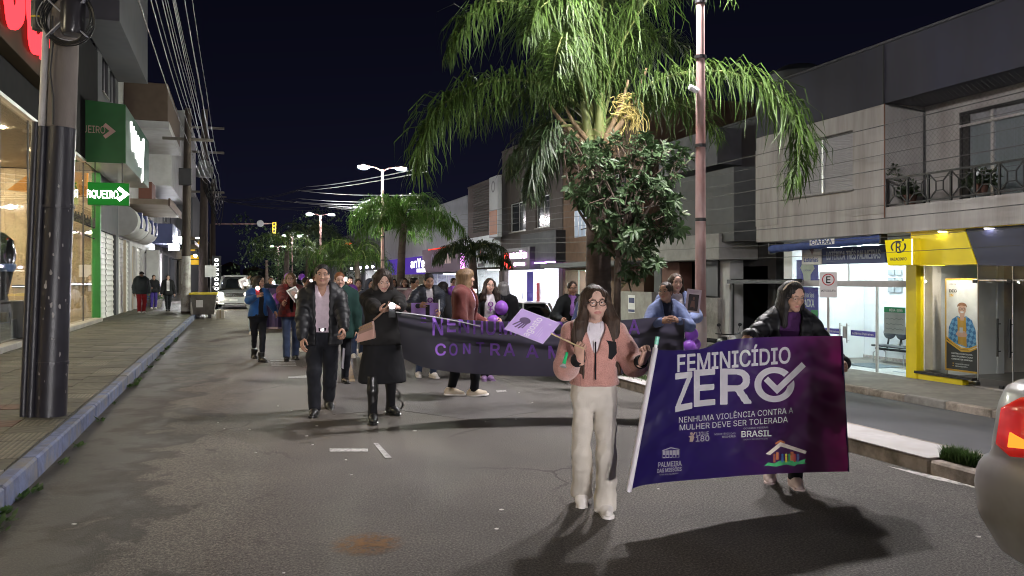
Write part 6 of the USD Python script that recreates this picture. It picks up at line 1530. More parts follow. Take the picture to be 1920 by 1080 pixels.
def hand_mesh(h,side,curl=.4,spread=.08,size=1.0,thumb=.5):
 """Wrist at the origin, fingers along +x, thumb side +y, back of the hand +z; side -1 mirrors."""
 F = Field(np.array([-.05,-.06,-.10]),np.array([.20,.09,.05]),h)
 kn = [(.088,.032,0),(.092,.011,.003),(.088,-.010,.002),(.080,-.029,-.002)]
 for q in kn:F.cone((.005,q[1] * .5,0),q,.0155,.0108,.014)
 F.cone((-.045,0,0),(.01,0,0),.024,.021,.02,sy=1.15)
 Ls = [(.042,.025,.019),(.046,.029,.020),(.042,.027,.019),(.033,.020,.017)]
 F0 = F
 for i,(q,L) in enumerate(zip(kn,Ls)):
  p = np.array(q); ang = 0.0; sp_ = (1.5 - i) * spread
  for j,l in enumerate(L):
   ang += curl * (1.0,1.15,.8)[j]
   dv = np.array([math.cos(ang) * math.cos(sp_),math.sin(sp_) * math.cos(ang),-math.sin(ang)]); n = p + dv * l
   F.cone(p,n,.0092 - .0009 * j,.0084 - .0009 * j,.004); p = n
 p = np.array([.018,.026,-.006]); ds = [np.array([.62,.70,-.30]),np.array([.85,.25 - .3 * thumb,-.35 - .3 * thumb]),np.array([.90,.0 - .45 * thumb,-.3 - .4 * thumb])]
 for j,(dv,l,r) in enumerate(zip(ds,(.040,.032,.026),(.0135,.0105,.0095))):
  n = p + dv / np.linalg.norm(dv) * l; F.cone(p,n,r,r * .88,.010 if j == 0 else .004); p = n
 v,f = F.mesh()
 v = v * size
 if side < 0:v = v * [1,-1,1]; f = f[:,::-1]
 return v,f
def glasses_mesh(hs,half=False,rx=.025,ry=.019,th=.0015):
 out = []
 for s in (-1,1):
  ring = [(s * .0325 + rx * math.cos(a),.105 - .10 * abs(math.cos(a)) * .05 - .25 * (s * .0325 + rx * math.cos(a)) ** 2 * 4,-.004 + ry * math.sin(a) * (1 if math.sin(a) > 0 else 1.05)) for a in np.linspace(0,2 * PI,22)]
  out.append(tube(ring,th,5,cap=False)); out.append(tube([(s * .058,.100,.004),(s * .078,.05,.004),(s * .08,-.01,.0)],th,5))
 out.append(tube([(-.008,.106,.0),(.0,.108,.003),(.008,.106,.0)],th,5))
 v,f = join(*out); return v * hs,f
def hair_field(kind,hs,L=.3,h=.006,seed=0,part=0.0,front=False,vol=1.0):
 lo,hi = np.array([-.2,-.22,-.15 - (L if kind in ('long','shoulder','tail') else .0)]),np.array([.2,.2,.16])
 F = Field(lo,hi,h)
 g = np.random.default_rng(seed)
 if kind == 'short':
  F.ell((0,-.006,.042),(.081,.107,.087),.01)
  F.limit(lambda X,Y,Z:np.maximum(-.024 + .34 * np.maximum(Y,-.03) - Z + .55 * np.minimum(Y + .03,0),-(Z + .08)))
  F.ell((0,.105,-.024),(.062,.075,.092),.008,cut=True)
  return F
 F.ell((0,-.010,.038),(.085 * vol,.110 * vol,.089),.01)
 F.ell((0,.105,-.042),(.0625,.075,.103),.010,cut=True)
 F.ell((0,.105,.05),(.030,.05,.030),.012,cut=True)
 F.limit(lambda X,Y,Z:-(Z + .11 - .0 * Y))
 if kind == 'bun':
  F.ell((0,-.125,.03),(.042,.04,.042),.02)
  F.limit(lambda X,Y,Z:np.where(Y > -.02,-.028 + .9 * np.maximum(Y + .02,0) * .2 - Z,-1))
  return F
 if kind == 'tail':
  F.limit(lambda X,Y,Z:np.where(Y > -.03,-.035 - Z,-1))
  F.chain([(0,-.11,.03),(.0,-.14,-.05),(.02,-.13,-.12 - L * .5),(.02,-.12,-.10 - L)],[.03,.034,.03,.01],.03)
  return F
 n = 11
 for i in range(n):
  a = PI + (i / (n - 1) - .5) * 2 * 2.02
  x,y = .073 * math.sin(a) * vol,.086 * math.cos(a) - .018
  l = L * g.uniform(.82,1.05); out = g.uniform(1.05,1.25)
  F.chain([(x,y,.03),(x * 1.08,y * 1.04,-.08),(x * out * 1.06,y * 1.05 - .01,-.10 - l * .5),(x * out * 1.1 + g.normal(0,.008),y * 1.0 - .012,-.09 - l)],[.026,.028,.026,.010],.028)
 if front:
  for s in (-1,1):
   for j in range(5):
    l = L * g.uniform(.85,1.12); o = .012 * j
    F.chain([(s * .068,.018,.045),(s * (.079 + .3 * o),.036,-.04),(s * (.086 + o),.055 + .004 * j,-.13),(s * (.094 + o * 1.4),.085 - .008 * j,-.13 - l * .5),(s * (.095 + o * 1.6) + g.normal(0,.01),.085 - .012 * j,-.10 - l)],[.020,.021,.023,.022,.006],.02)
 return F
def grooves(v,f,seed,amp=.0035):
 n = trimesh.Trimesh(v,f,process=False).vertex_normals
 a = np.arctan2(v[:,0],-v[:,1] - .02)
 q = meshkit.fbm(np.stack([a * 16,v[:,2] * 5,np.full(len(v),seed * 1.7)],1),3,seed)
 return v + n * ((q - .5) * 2 * amp)[:,None],f
TORSO_M = [(.0,.158,.108,0),(.14,.160,.110,0),(.32,.150,.104,.005),(.5,.150,.108,.008),(.68,.166,.116,.006),(.83,.178,.112,-.004),(.95,.160,.082,-.018)]
TORSO_F = [(.0,.165,.110,-.01),(.14,.162,.112,-.008),(.34,.132,.096,.004),(.5,.136,.102,.008),(.68,.150,.118,.016),(.82,.155,.104,.0),(.95,.140,.074,-.018)]
def person(label,base,H,face,feet,hands,top,bottom,shoes,hair,skin=(.42,.25,.18),female=True,head=(0,0,0),lean=(0,0),twist=0.0,depth=10.0,extras=(),group=None,smile=0.0,young=False,closed=False,wide=1.0,lip=None,seed=0,poles=None,hand_pose=None,show_legs=True,scale_arm=1.0,look=(0,0),hips=0.0):
 """face: the direction the person faces as an angle in the plane (0 = down the street towards the viewer, + = towards the right of the picture). feet / hands: (right, left), in the person's own axes (x to the person's right, y ahead, z up)."""
 rz = PI + face
 t = thing('person',label,'person',base,rz,group)
 s = H / 1.70
 h = float(np.clip(depth * .0014,.0085,.018)); hh = float(np.clip(depth * .00055,.0034,.0095))
 sway = hips
 hz = .515 * H
 P0 = np.array([sway,0,hz]); up = rotm(0,-lean[0],lean[1]) @ np.array([0,0,1.0])
 tl = .315 * H; tors = TORSO_F if female else TORSO_M
 def tpt(u):return P0 + up * tl * u
 def xdir(u):a = twist * u; return np.array([math.cos(a),math.sin(a),0])
 def ydir(u):a = twist * u; return np.array([-math.sin(a),math.cos(a),0])
 sw = (.168 if female else .19) * s * (0.5 + .5 * wide)
 sh = [tpt(.90) + xdir(.9) * sg_ * sw for sg_ in (1,-1)]
 neck0 = tpt(.98); hs = .133 * H / .225 * (1.10 if young else 1.0)
 R = rotm(head[0] + twist,head[1],head[2])
 hc = neck0 + up * .055 * H + np.array([0,.012 * s,0]) + R @ np.array([0,.02 * hs,.085 * hs])
 l1,l2 = .172 * H * scale_arm,.150 * H * scale_arm
 poles = poles or [(.5,-.6,-.6),(-.5,-.6,-.6)]
 arms = []
 for i in range(2):
  e,w = two_bone(sh[i],np.asarray(hands[i],float),l1,l2,poles[i]); arms.append((sh[i],e,w))
 legs = []
 for i,sg_ in enumerate((1,-1)):
  hp = P0 + np.array([sg_ * .088 * s * wide,0,-.01]); an = np.asarray(feet[i][:3],float) + [0,0,.075 * s]
  k,an = two_bone(hp,an,.242 * H,.238 * H,(sg_ * .06,1,0)); legs.append((hp,k,an))
 def torso(F,e,u0=0.0,k=.06,e2=None):
  for (u,w,r,oy) in tors:
   if u < u0:continue
   r_,w_ = r * s * (.6 + .4 * wide) + e,w * s * wide + e; c = tpt(u) + ydir(u) * oy * s
   F.cone(c - xdir(u) * (w_ - r_),c + xdir(u) * (w_ - r_),r_,r_,k)
  return F
 # ---- body (skin): torso, limbs, then head and hands in finer detail, one mesh
 allp = np.vstack([np.array(arms).reshape(-1,3),np.array(legs).reshape(-1,3),hc[None]]); lo,hi = allp.min(0) - .26,allp.max(0) + .26
 B = Field(lo,hi,max(h * 1.8,.02))
 torso(B,-.012)
 for (a,b,c) in arms:B.chain([a,b,c],[.046 * s,.038 * s,.026 * s],.03)
 for (a,b,c) in legs:B.chain([a,b,c],[.078 * s,.052 * s,.036 * s],.04)
 B.cone(neck0 - up * .05,hc - R @ np.array([0,.03,.06]) * hs,.058 * s,.05 * s,.04)
 bv,bf = B.mesh(); skin = np.asarray(skin,float)
 lipc = lip or (skin[0] * .85,skin[1] * .52,skin[2] * .58)
 hv,hf,hcol = head_mesh(hs,hh,skin,np.array(HC[hair.get('c','black')]) * 1.3 if hair else (.02,.015,.012),lipc,female,young,smile,closed)
 parts = [(bv,bf,np.tile(skin,(len(bv),1))),(hv @ R.T + hc,hf,hcol)]
 hw = []
 for i,sg_ in enumerate((1,-1)):
  a,e,w = arms[i]; hp = (hand_pose or [{},{}])[i]
  fd = np.asarray(hp.get('dir',w - e),float); fd /= np.linalg.norm(fd)
  bn = np.asarray(hp.get('back',np.array([sg_ * .9,.3,.25])),float); bn = bn - fd * (bn @ fd); bn /= np.linalg.norm(bn)
  ty = np.cross(bn,fd)
  flip = sg_
  mv,mf = hand_mesh(max(hh * 1.0,.0034),flip,hp.get('curl',.35),size=.98 * s * hp.get('size',1.0),thumb=hp.get('thumb',.5))
  M_ = np.stack([fd,ty,bn],1)
  parts.append((mv @ M_.T + w,mf,np.tile(skin * [1.02,.97,.95],(len(mv),1))))
  hw.append((w,M_))
 v = np.vstack([p[0] for p in parts]); off = np.cumsum([0] + [len(p[0]) for p in parts]); f = np.vstack([p[1] + o for p,o in zip(parts,off)])
 obj('body',(v,f),SKIN,t,world=False,smooth=True,colors=np.vstack([p[2] for p in parts]))
 for s_ in (-1,1):
  if not closed:
   ev,ef,ec = eye_mesh(hs,s_,look); obj('eye',(ev @ R.T + hc,ef),EYE,t,world=False,smooth=True,colors=ec)
 # ---- hair
 if hair and hair.get('k'):
  HF = hair_field(hair['k'],hs,hair.get('L',.3),max(hh * 1.25,.0048),seed,front=hair.get('front',False),vol=hair.get('vol',1.0))
  q,qf = grooves(*HF.mesh(),seed,hair.get('amp',.004))
  q = q * hs
  if hair['k'] in ('long','shoulder','tail'):
   w_ = np.clip((-q[:,2] / hs - .06) / .12,0,1)[:,None]; Rh = rotm(head[0] * .75 + twist,0,0)
   q = (q @ R.T) * (1 - w_) + (q @ Rh.T) * w_
  else:q = q @ R.T
  obj('hair',(q + hc,qf),HAIR[hair.get('c','black')],t,world=False,smooth=True)
  if hair.get('loose'):
   gg = np.random.default_rng(seed + 50); idx = gg.choice(len(q),min(hair['loose'],len(q)),replace=False); pts,cnt,wd = [],[],[]
   nn = trimesh.Trimesh(q,qf,process=False).vertex_normals
   for k in idx:
    p = q[k] + hc; n = nn[k]; L = gg.uniform(.05,.16); dn = np.array([0,0,-1.0]) * .8 + gg.normal(0,.15,3)
    if q[k][2] > .05 * hs:dn = np.cross(n,[1,0,0]) * gg.choice([-1,1]) * .6 + gg.normal(0,.2,3)
    c = [p,p + n * .006 + dn * L * .35,p + n * .011 + dn * L * .7,p + n * .008 + dn * L]; pts += c; cnt.append(4)
   bc = UsdGeom.BasisCurves.Define(stage,numbered(t,'loose_hair')); bc.CreateTypeAttr('linear'); bc.CreateCurveVertexCountsAttr(cnt)
   bc.CreatePointsAttr(Vt.Vec3fArray.FromNumpy(np.array(pts,np.float32))); bc.CreateWidthsAttr([.0014]); bc.SetWidthsInterpolation('constant')
   UsdShade.MaterialBindingAPI.Apply(bc.GetPrim()).Bind(HAIR[hair.get('c','black')]); bc.GetPrim().SetCustomDataByKey('kind','stuff')
 # ---- shoes
 for i,sg_ in enumerate((1,-1)):
  ft = feet[i]; ya = ft[3] if len(ft) > 3 else sg_ * -.12; pit = ft[4] if len(ft) > 4 else 0.0
  L = .150 * H * shoes.get('L',1.0); S = Field(np.array([-.09,-.14,-.02]),np.array([.09,.24,.20 + shoes.get('shaft',0)]),max(h * .7,.0055))
  S.cone((0,-.055,.045),(0,.06,.042),.043,.044,.03); S.cone((0,.06,.040),(.0,L - .105,.030),.046,.030,.03)
  S.cone((0,-.03,.05),(0,-.02,.105),.045,.043,.03)
  if shoes.get('shaft'):S.chain([(0,-.02,.09),(0,-.02,.1 + shoes['shaft'] * .6),(0,-.03,.1 + shoes['shaft'])],[.046,.058,.060],.03); S.limit(lambda X,Y,Z:Z - .1 - shoes['shaft'])
  else:S.limit(lambda X,Y,Z:Z - .105 + .25 * np.maximum(Y,0))
  S.limit(lambda X,Y,Z:.012 - Z)
  q = S.mesh(.002,14,seed + i)
  sole = poly(sg.LineString([(0,-.055),(0,.06),(0,L - .105)]).buffer(.047),.022)
  if shoes.get('heel'):sole = join(move(scl(sole,(1,1,.5)),(0,0,.012)),cbox(-.028,-.095,-.03,.028,-.035,.03,.006)); q = move(q,(0,0,.012))
  Rf = rotm(ya,pit); o = np.asarray(ft[:3],float)
  tf = lambda m:((m[0] * [1,1,1] * s) @ Rf.T + o,m[1])
  sh_ = obj('shoe',tf(q),shoes['m'],t,world=False,smooth=True); obj('sole',tf(move(sole,(0,0,0.0))),shoes.get('sole',shoes['m']),sh_,world=False)
 # ---- trousers, skirt
 if bottom:
  G = Field(lo,np.array([hi[0],hi[1],hz + .12]),h)
  kd = bottom.get('k','trousers'); e = bottom.get('e',.012)
  if kd == 'skirt':
   zb = bottom['hem']
   for u in np.linspace(0,1,7):
    z = zb + (hz + .06 - zb) * u; w = (bottom.get('w0',.20) * (1 - u) + .165 * u) * s * wide; r = (bottom.get('d0',.15) * (1 - u) + .115 * u) * s
    yo = ((legs[0][1][1] + legs[1][1][1]) / 2) * (1 - u)
    G.cone((sway - w + r,yo,z),(sway + w - r,yo,z),r,r,.06)
   G.limit(lambda X,Y,Z:zb - Z)
   LG_ = Field(lo,np.array([hi[0],hi[1],hz]),h)
   for (a,b,c) in legs:LG_.chain([a,b,c],[.082 * s,.058 * s,.044 * s],.02)
   obj('stockings',LG_.mesh(),bottom['m'],t,world=False,smooth=True)
  else:
   for (u,w,r,oy) in tors[:2]:
    r_,w_ = r * s * (.6 + .4 * wide) + e,w * s * wide + e; G.cone(tpt(u) - xdir(u) * (w_ - r_),tpt(u) + xdir(u) * (w_ - r_),r_,r_,.05)
   ra,rk,rh = bottom.get('r',(.060,.068,.098))[::1] if 'r' in bottom else (.052,.066,.092)
   for i,(a,b,c) in enumerate(legs):
    c2 = c + (c - b) / np.linalg.norm(c - b) * bottom.get('drop',.0)
    G.chain([a,a * .45 + b * .55,b,b * .5 + c2 * .5,c2],[rh * s * wide,rh * .86 * s * wide,rk * s,(rk + ra) / 2 * s,ra * s],.025)
    zc = c[2] - bottom.get('drop',0) - .01
    G.limit(lambda X,Y,Z,c=c2,zc=zc:np.where(((X - c[0]) ** 2 + (Y - c[1]) ** 2) < .04,zc - Z,-1))
   G.limit(lambda X,Y,Z:Z - (hz + bottom.get('rise',.07)))
  obj(bottom.get('name','trousers' if kd != 'skirt' else 'skirt'),G.mesh(bottom.get('fold',.007),bottom.get('freq',9),seed + 3,(1,1,.55)),bottom['m'],t,world=False,smooth=True)
 # ---- upper garments
 def upper(name,m,e,hem,sleeve=True,open_=None,collar=0.0,puff=0.0,fold=.006,neck=.072,es=None,flare=0.0,vneck=.0,ribs=.085,freq=9,cuff=.93,cr=0.0):
  G = Field(lo - .05,hi + .05,h)
  torso(G,e)
  z1 = tpt(.0)[2]
  if hem < z1:
   for u in np.linspace(0,1,5):
    z = hem * (1 - u) + z1 * u; r_ = (.112 + flare * (1 - u)) * s * (.6 + .4 * wide) + e; w_ = (.165 + flare * (1 - u)) * s * wide + e
    yo = (legs[0][1][1] + legs[1][1][1]) * .25 * (1 - u)
    G.cone((sway - w_ + r_,yo,z),(sway + w_ - r_,yo,z),r_,r_,.05)
  if sleeve:
   es_ = es if es is not None else e
   for (a,b,c) in arms:
    c2 = b + (c - b) * cuff
    G.chain([a - np.array([0,0,.005]),b,c2],[.060 * s + es_,.050 * s + es_,.036 * s + es_ * .7 + cr],.035)
  G.cone(neck0 - up * .06,neck0 + up * .015,.085 * s,.07 * s,.04)
  if collar:G.cone(neck0 - up * .02,neck0 + up * collar,.078 * s + e * .5,.074 * s + e * .4,.02)
  G.limit(lambda X,Y,Z:hem - Z)
  G.cone(neck0 + up * (.03 if not collar else -.01),neck0 + up * .25,neck * s if not collar else .064 * s,.075 * s,.01,cut=True)
  if vneck:G.cone(neck0 + ydir(.9) * .07 + up * .02,neck0 + ydir(.9) * .13 * s - up * vneck,.05 * s,.006,.01,cut=True)
  if open_:
   w0,w1,zc = open_
   xd,yd = xdir(.6),ydir(.6)
   def cutfn(X,Y,Z):
    xl = (X - sway - up[0] / max(up[2],.1) * (Z - hz)) * xd[0] + (Y - up[1] / up[2] * (Z - hz)) * xd[1]; yl = (X - sway) * yd[0] + (Y - up[1] / up[2] * (Z - hz)) * yd[1]
    w_ = w0 + (w1 - w0) * np.clip((Z - max(hem,zc)) / (neck0[2] - max(hem,zc)),0,1)
    return np.where((yl > .0) & (Z > zc),w_ - np.abs(xl),-1.0)
   G.limit(cutfn)
  v,f = G.mesh(fold,freq,seed + 7,(1,1,.6))
  if puff and len(v):
   best = np.full(len(v),9.0); par = np.zeros(len(v))
   for a,b,off in [(tpt(-.6),tpt(1.0),0)] + [(a,b,0) for a,b,c in arms] + [(b,c,.03) for a,b,c in arms]:
    ba = b - a; L = np.linalg.norm(ba); tt = np.clip((v - a) @ ba / L / L,0,1); dd = np.linalg.norm(v - a - tt[:,None] * ba,axis=1) - (.10 if a is not None and L > .45 else 0)
    m_ = dd < best; best[m_] = dd[m_]; par[m_] = tt[m_] * L + off
   n = trimesh.Trimesh(v,f,process=False).vertex_normals; v = v + n * ((np.abs(np.sin(par * PI / ribs)) - .6) * puff)[:,None]
  return obj(name,(v,f),m,t,world=False,smooth=True)
 if top.get('inner'):
  upper('shirt',top['inner'],.004,top.get('inner_hem',hz - .02),sleeve=False,fold=.004,neck=.066,vneck=top.get('inner_v',.0),collar=top.get('inner_collar',0))
 tp = upper(top.get('name','jacket'),top['m'],top.get('e',.022),top.get('hem',hz - .05),True,top.get('open'),top.get('collar',0),top.get('puff',0),top.get('fold',.007),top.get('neck',.078),top.get('es'),top.get('flare',0),top.get('vneck',0),top.get('ribs',.085),top.get('freq',9),top.get('cuff',.93),top.get('cr',0))
 # ---- small things on the body
 for ex in extras:
  if ex[0] == 'glasses':v,f = glasses_mesh(hs,th=ex[2] if len(ex) > 2 else .0015,ry=ex[3] if len(ex) > 3 else .019); obj('glasses',(v @ R.T + hc,f),ex[1],t,world=False)
  elif ex[0] == 'scarf':
   q = Field(neck0 - .3,neck0 + .25,h)
   ring = [neck0 + up * .02 + np.array([math.cos(a) * .075,math.sin(a) * .075 + .01,.012 * math.sin(2 * a)]) * s for a in np.linspace(0,2 * PI,14)]
   q.chain(ring,[.034 * s] * 14,.02)
   if len(ex) > 2:q.chain([neck0 + np.array([.02,.11,-.02]) * s,neck0 + np.array([.035,.15,-.14]) * s,neck0 + np.array([.04,.16,-.25]) * s],[.035,.034,.036],.02)
   obj('scarf',q.mesh(.006,16,3),ex[1],t,world=False,smooth=True)
  elif ex[0] == 'cap':
   q = Field(np.array([-.13,-.14,.0]),np.array([.13,.22,.16]),.006); q.ell((0,-.01,.03),(.088,.106,.098),.01); q.limit(lambda X,Y,Z:.035 - Z); q.cone((-.03,.10,.042),(.03,.10,.042),.05,.05,.01,sy=1.3); q.limit(lambda X,Y,Z:np.where(Y > .09,np.abs(Z - .045) - .010,-1))
   v,f = q.mesh(); obj('cap',((v * hs) @ R.T + hc,f),ex[1],t,world=False,smooth=True)
  elif ex[0] == 'hood':
   q = Field(np.array([-.17,-.2,-.2]),np.array([.17,.16,.17]),max(hh * 1.4,.006)); q.ell((0,-.02,.02),(.108,.122,.118),.02); q.cone((0,-.05,-.06),(0,-.05,-.17),.11,.13,.04); q.ell((0,.09,-.02),(.076,.12,.108),.015,cut=True); q.limit(lambda X,Y,Z:-.18 - Z)
   v,f = q.mesh(.004,14,5); obj('hood',((v * hs) @ R.T + hc,f),ex[1],t,world=False,smooth=True)
  elif ex[0] == 'headband':
   arc = [np.array([.088 * math.sin(a),-.005 + .02 * math.cos(a),.034 + .088 * math.cos(a)]) * hs @ R.T + hc for a in np.linspace(-1.75,1.75,24)]
   obj('headband',tube(arc,.0075,6),ex[1],t,world=False)
  elif ex[0] == 'belt':
   c = tpt(.16); obj('belt',(lambda m:m)(grid(np.array([[c + np.array([(.168 * s * wide) * math.cos(a),.127 * s * math.sin(a),z]) for a in np.linspace(0,2 * PI,28)] for z in (-.02,.02)]))),ex[1],t,world=False,smooth=True)
   obj('buckle',cbox(*(c + [-.025,.126 * s,-.022]),*(c + [.025,.14 * s,.022])),steel,t,world=False)
  elif ex[0] == 'zip':
   pts = [tpt(u) + ydir(u) * (ex[3] if len(ex) > 3 else .15) * s for u in np.linspace(*ex[2],12)]
   obj('zip',tube(pts,.005,5),ex[1],t,world=False)
  elif ex[0] == 'mark':
   c = tpt(ex[3]) + ydir(ex[3]) * ex[4] * s + xdir(.6) * (ex[5] if len(ex) > 5 else 0); obj('printed_mark',frame_of(c,-xdir(.6),np.array([0,0,1.0]))(poly(ex[2],.003)),ex[1],t,world=False)
  elif ex[0] == 'cuffs':
   for a,b,c in arms:
    d_ = (c - b) / np.linalg.norm(c - b); q = c - d_ * .05; obj('cuff',tube([q - d_ * .02,q,q + d_ * .03,q + d_ * .05],[.046 * s,.052 * s,.050 * s,.040 * s],16),ex[1],t,world=False,smooth=40)
  elif ex[0] == 'earring':
   for s_ in (-1,1):obj('earring',ball((np.array([s_ * .08,.0,-.042]) * hs) @ R.T + hc,.006,1),ex[1],t,world=False)
 c_,s__ = math.cos(rz),math.sin(rz); RW = np.array([[c_,-s__,0],[s__,c_,0],[0,0,1]])
 wp = lambda p:RW @ np.asarray(p,float) + np.asarray(base,float)
 return dict(path=t,hand=[wp(hw[0][0]),wp(hw[1][0])],grip=[wp(hw[i][0] + hw[i][1] @ np.array([.075,0,-.03]) * s) for i in range(2)],head=wp(hc),chest=wp(tpt(.7)),wp=wp,tpt=tpt,arms=arms,RW=RW)
def loc_of(base,face):
 rz = PI + face; c,s = math.cos(rz),math.sin(rz); Rm = np.array([[c,s,0],[-s,c,0],[0,0,1]]); b = np.asarray(base,float)
 return lambda p:Rm @ (np.asarray(p,float) - b)
#  THE MARCHERS AND PASSERS-BY
def base_at(px,depth,z=0.0):
 q = at_depth(px,HY,depth); return np.array([q[0],q[1],z])
TAN,PALE,DARK,MED = (.40,.235,.165),(.52,.33,.26),(.17,.092,.062),(.33,.19,.13)
cl = lambda name,c,rough=.85,**k:mat(name,c,rough,k.pop('var',.22),k.pop('scale',7),bump=k.pop('bump',.35),bscale=k.pop('bscale',140),sheen=k.pop('sheen',.15 if max(c) > .06 else 0.0),spec=.2,**k)
puffer_black = mat('black_puffer_nylon',(.011,.0115,.014),.5,.2,5,spec=.35,bump=.2,bscale=35)
black_cloth = cl('black_cloth',(.013,.013,.015)); black_denim = cl('black_denim',(.016,.017,.022)); denim = cl('blue_denim',(.045,.065,.13)); denim_pale = cl('pale_blue_denim',(.105,.135,.26),scale=5,var=.4)
white_cotton = cl('white_cotton',(.66,.62,.66)); pink_shirt = cl('pale_pink_shirt',(.62,.50,.56)); leather_black = mat('black_leather',(.012,.012,.012),.28,.2,8,spec=.6,bump=.1)
sneaker_white = mat('white_sneaker',(.70,.66,.63),.6,.08,12,bump=.15); frame_dark = mat('dark_glasses_frame',(.012,.010,.012),.3); frame_metal = mat('metal_glasses_frame',(.35,.28,.22),.3,metal=.8)
purple_cloth = cl('purple_cloth',(.14,.055,.30)); purple_knit = cl('dark_purple_knit',(.055,.016,.075)); mark_purple = mat('purple_print',(.20,.02,.26),.6)
female_mark = unary_union([sg.Point(0,.03).buffer(.042).difference(sg.Point(0,.03).buffer(.026)),sg.box(-.009,-.085,.009,-.006),sg.box(-.035,-.058,.035,-.042)])
boot = dict(m=leather_black); sneak = dict(m=sneaker_white)
PEOPLE = {}
def relaxed(s=1.0,fwd=(0,0),out=.27,z=.80):return [(out * s,.08 + fwd[0],z),(-out * s,.08 + fwd[1],z)]
gb_ = at_z(1114,956,0); gface = -.36; L1 = loc_of(gb_,gface)
fleece = custom('salmon_fleece',{'geo':('geometry',{}),'n':('noise_texture',{'scale':150.0,'detail':4.0,'roughness':.75}),'b':('noise_texture',{'scale':10.0,'detail':3.0}),'r':('rgb_ramp',{'ramp':[(.3,(.38,.18,.15)),(.5,(.55,.28,.235)),(.7,(.64,.35,.30))]}),'r2':('rgb_ramp',{'ramp':[(.3,(.82,) * 3),(.7,(1.1,) * 3)]}),'m':('mix',{'mix_type':'multiply','fac':1.0}),'bp':('bump',{'strength':.9,'distance':.006}),'p':('principled_bsdf',{'roughness':.95,'sheen_weight':.5,'sheen_roughness':.4,'specular_ior_level':.15})},
 [('geo.position','n.vector'),('geo.position','b.vector'),('n.fac','r.fac'),('b.fac','r2.fac'),('r.color','m.color1'),('r2.color','m.color2'),('m.color','p.base_color'),('n.fac','bp.height'),('bp.normal','p.normal')])
beige_tw = cl('beige_cargo_cotton',(.54,.495,.435),scale=4,var=.1)
f1 = [tuple(L1(at_z(1091,941,.012))) + (-.05,-.42),tuple(L1(at_z(1134,962,0))) + (.12,)]
f1[0] = (f1[0][0],f1[0][1],.03) + f1[0][3:]
h1_ = [L1(at_depth(1088,672,5.41)),L1(at_depth(1204,677,5.40))]
girl = person('girl with long brown hair and glasses in a salmon fleece holding the lilac placard',gb_,1.535,gface,f1,h1_,
 dict(m=fleece,e=.030,es=.028,hem=.875,open=(.012,.075,1.10),collar=.035,fold=.010,neck=.08,inner=white_cotton,inner_hem=.83,freq=7,cr=-.026),
 dict(m=beige_tw,k='trousers',r=(.074,.064,.084),e=.006,rise=.115,drop=.035,fold=.015,freq=8),dict(m=sneaker_white,L=1.0),
 dict(k='long',c='mid',L=.38,front=True,amp=.007,loose=260,vol=1.05),skin=PALE,female=True,head=(.20,.06,.05),depth=5.6,young=True,wide=.92,seed=1,
 poles=[(.45,-.2,-1.0),(-.45,-.2,-1.0)],hand_pose=[dict(curl=1.15,dir=(.10,.35,.95),back=(.55,.8,-.2),thumb=.9),dict(curl=1.15,dir=(-.35,.45,.85),back=(-.5,.8,-.3),thumb=.9)],
 extras=[('glasses',frame_dark,.0024,.021),('cuffs',black_cloth),('zip',black_cloth,(.27,.80),.176),('mark',black_cloth,sg.Polygon([(-.045,.06),(.045,.045),(.05,-.03),(.015,-.075),(-.05,-.05)]),.70,.150,-.095)],look=(.25,.12),lip=(.42,.16,.15))
PEOPLE['girl'] = girl
wb = at_z(1470,906,-.01); wface = -.52; L2 = loc_of(wb,wface)
PEOPLE['coat'] = person('woman in a black padded coat holding the right end of the big banner',wb,1.60,wface,[(.10,-.06,0),(-.07,.10,0)],[L2(at_depth(1404,628,6.10)),L2(at_depth(1584,684,6.16))],
 dict(m=puffer_black,e=.034,es=.018,hem=.62,open=(.05,.085,.7),collar=.05,puff=.011,ribs=.10,inner=purple_knit,inner_collar=.02),dict(m=black_denim),dict(m=mat('pink_white_sneaker',(.62,.50,.48),.6,.1,12)),
 dict(k='long',c='black',L=.30,amp=.004,loose=120,front=False),skin=TAN,head=(.52,-.20,.06),lean=(.10,-.06),depth=6.3,seed=2,poles=[(.25,-.6,-.8),(-.4,-.6,-.8)],
 hand_pose=[dict(curl=.9,dir=(.45,.6,-.55),back=(.2,.5,.8)),dict(curl=1.0,dir=(.1,.9,-.1),back=(-.9,.2,.2))],extras=[('glasses',frame_metal),('headband',mat('pale_headband',(.5,.4,.3),.6)),('earring',steel)],look=(.1,-.3),lip=(.33,.12,.11),scale_arm=1.04)
mb_ = at_z(604,774,0); mface = -.08; L3 = loc_of(mb_,mface)
f3 = [tuple(L3(at_z(590,779,0))) + (-.15,),tuple(L3(at_z(617,765,0))) + (.15,-.22)]
PEOPLE['man'] = person('young man in an open black puffer jacket over a pale pink shirt',mb_,1.77,mface,f3,[L3(at_depth(566,640,9.55)),L3(at_depth(647,634,9.45))],
 dict(m=puffer_black,e=.040,es=.028,hem=.82,open=(.075,.088,.5),collar=.055,puff=.008,ribs=.095,inner=pink_shirt,inner_hem=.92,inner_v=.09,inner_collar=.02),dict(m=black_denim,r=(.060,.070,.094),rise=.05,fold=.013),dict(m=leather_black,shaft=.05,L=1.02),
 dict(k='short',c='black',amp=.006),skin=TAN,female=False,head=(-.06,.07,-.05),depth=9.6,seed=3,extras=[('belt',black_cloth)],poles=[(.6,-.7,-.2),(-.6,-.7,-.2)],hand_pose=[dict(curl=.4),dict(curl=.75)],lip=(.32,.13,.12),look=(0,-.2))
kb = at_z(717,787,0); kface = -.02; L4 = loc_of(kb,kface)
f4 = [tuple(L4(at_z(699,793,0))) + (-.05,),tuple(L4(at_z(734,777,0))) + (.35,)]
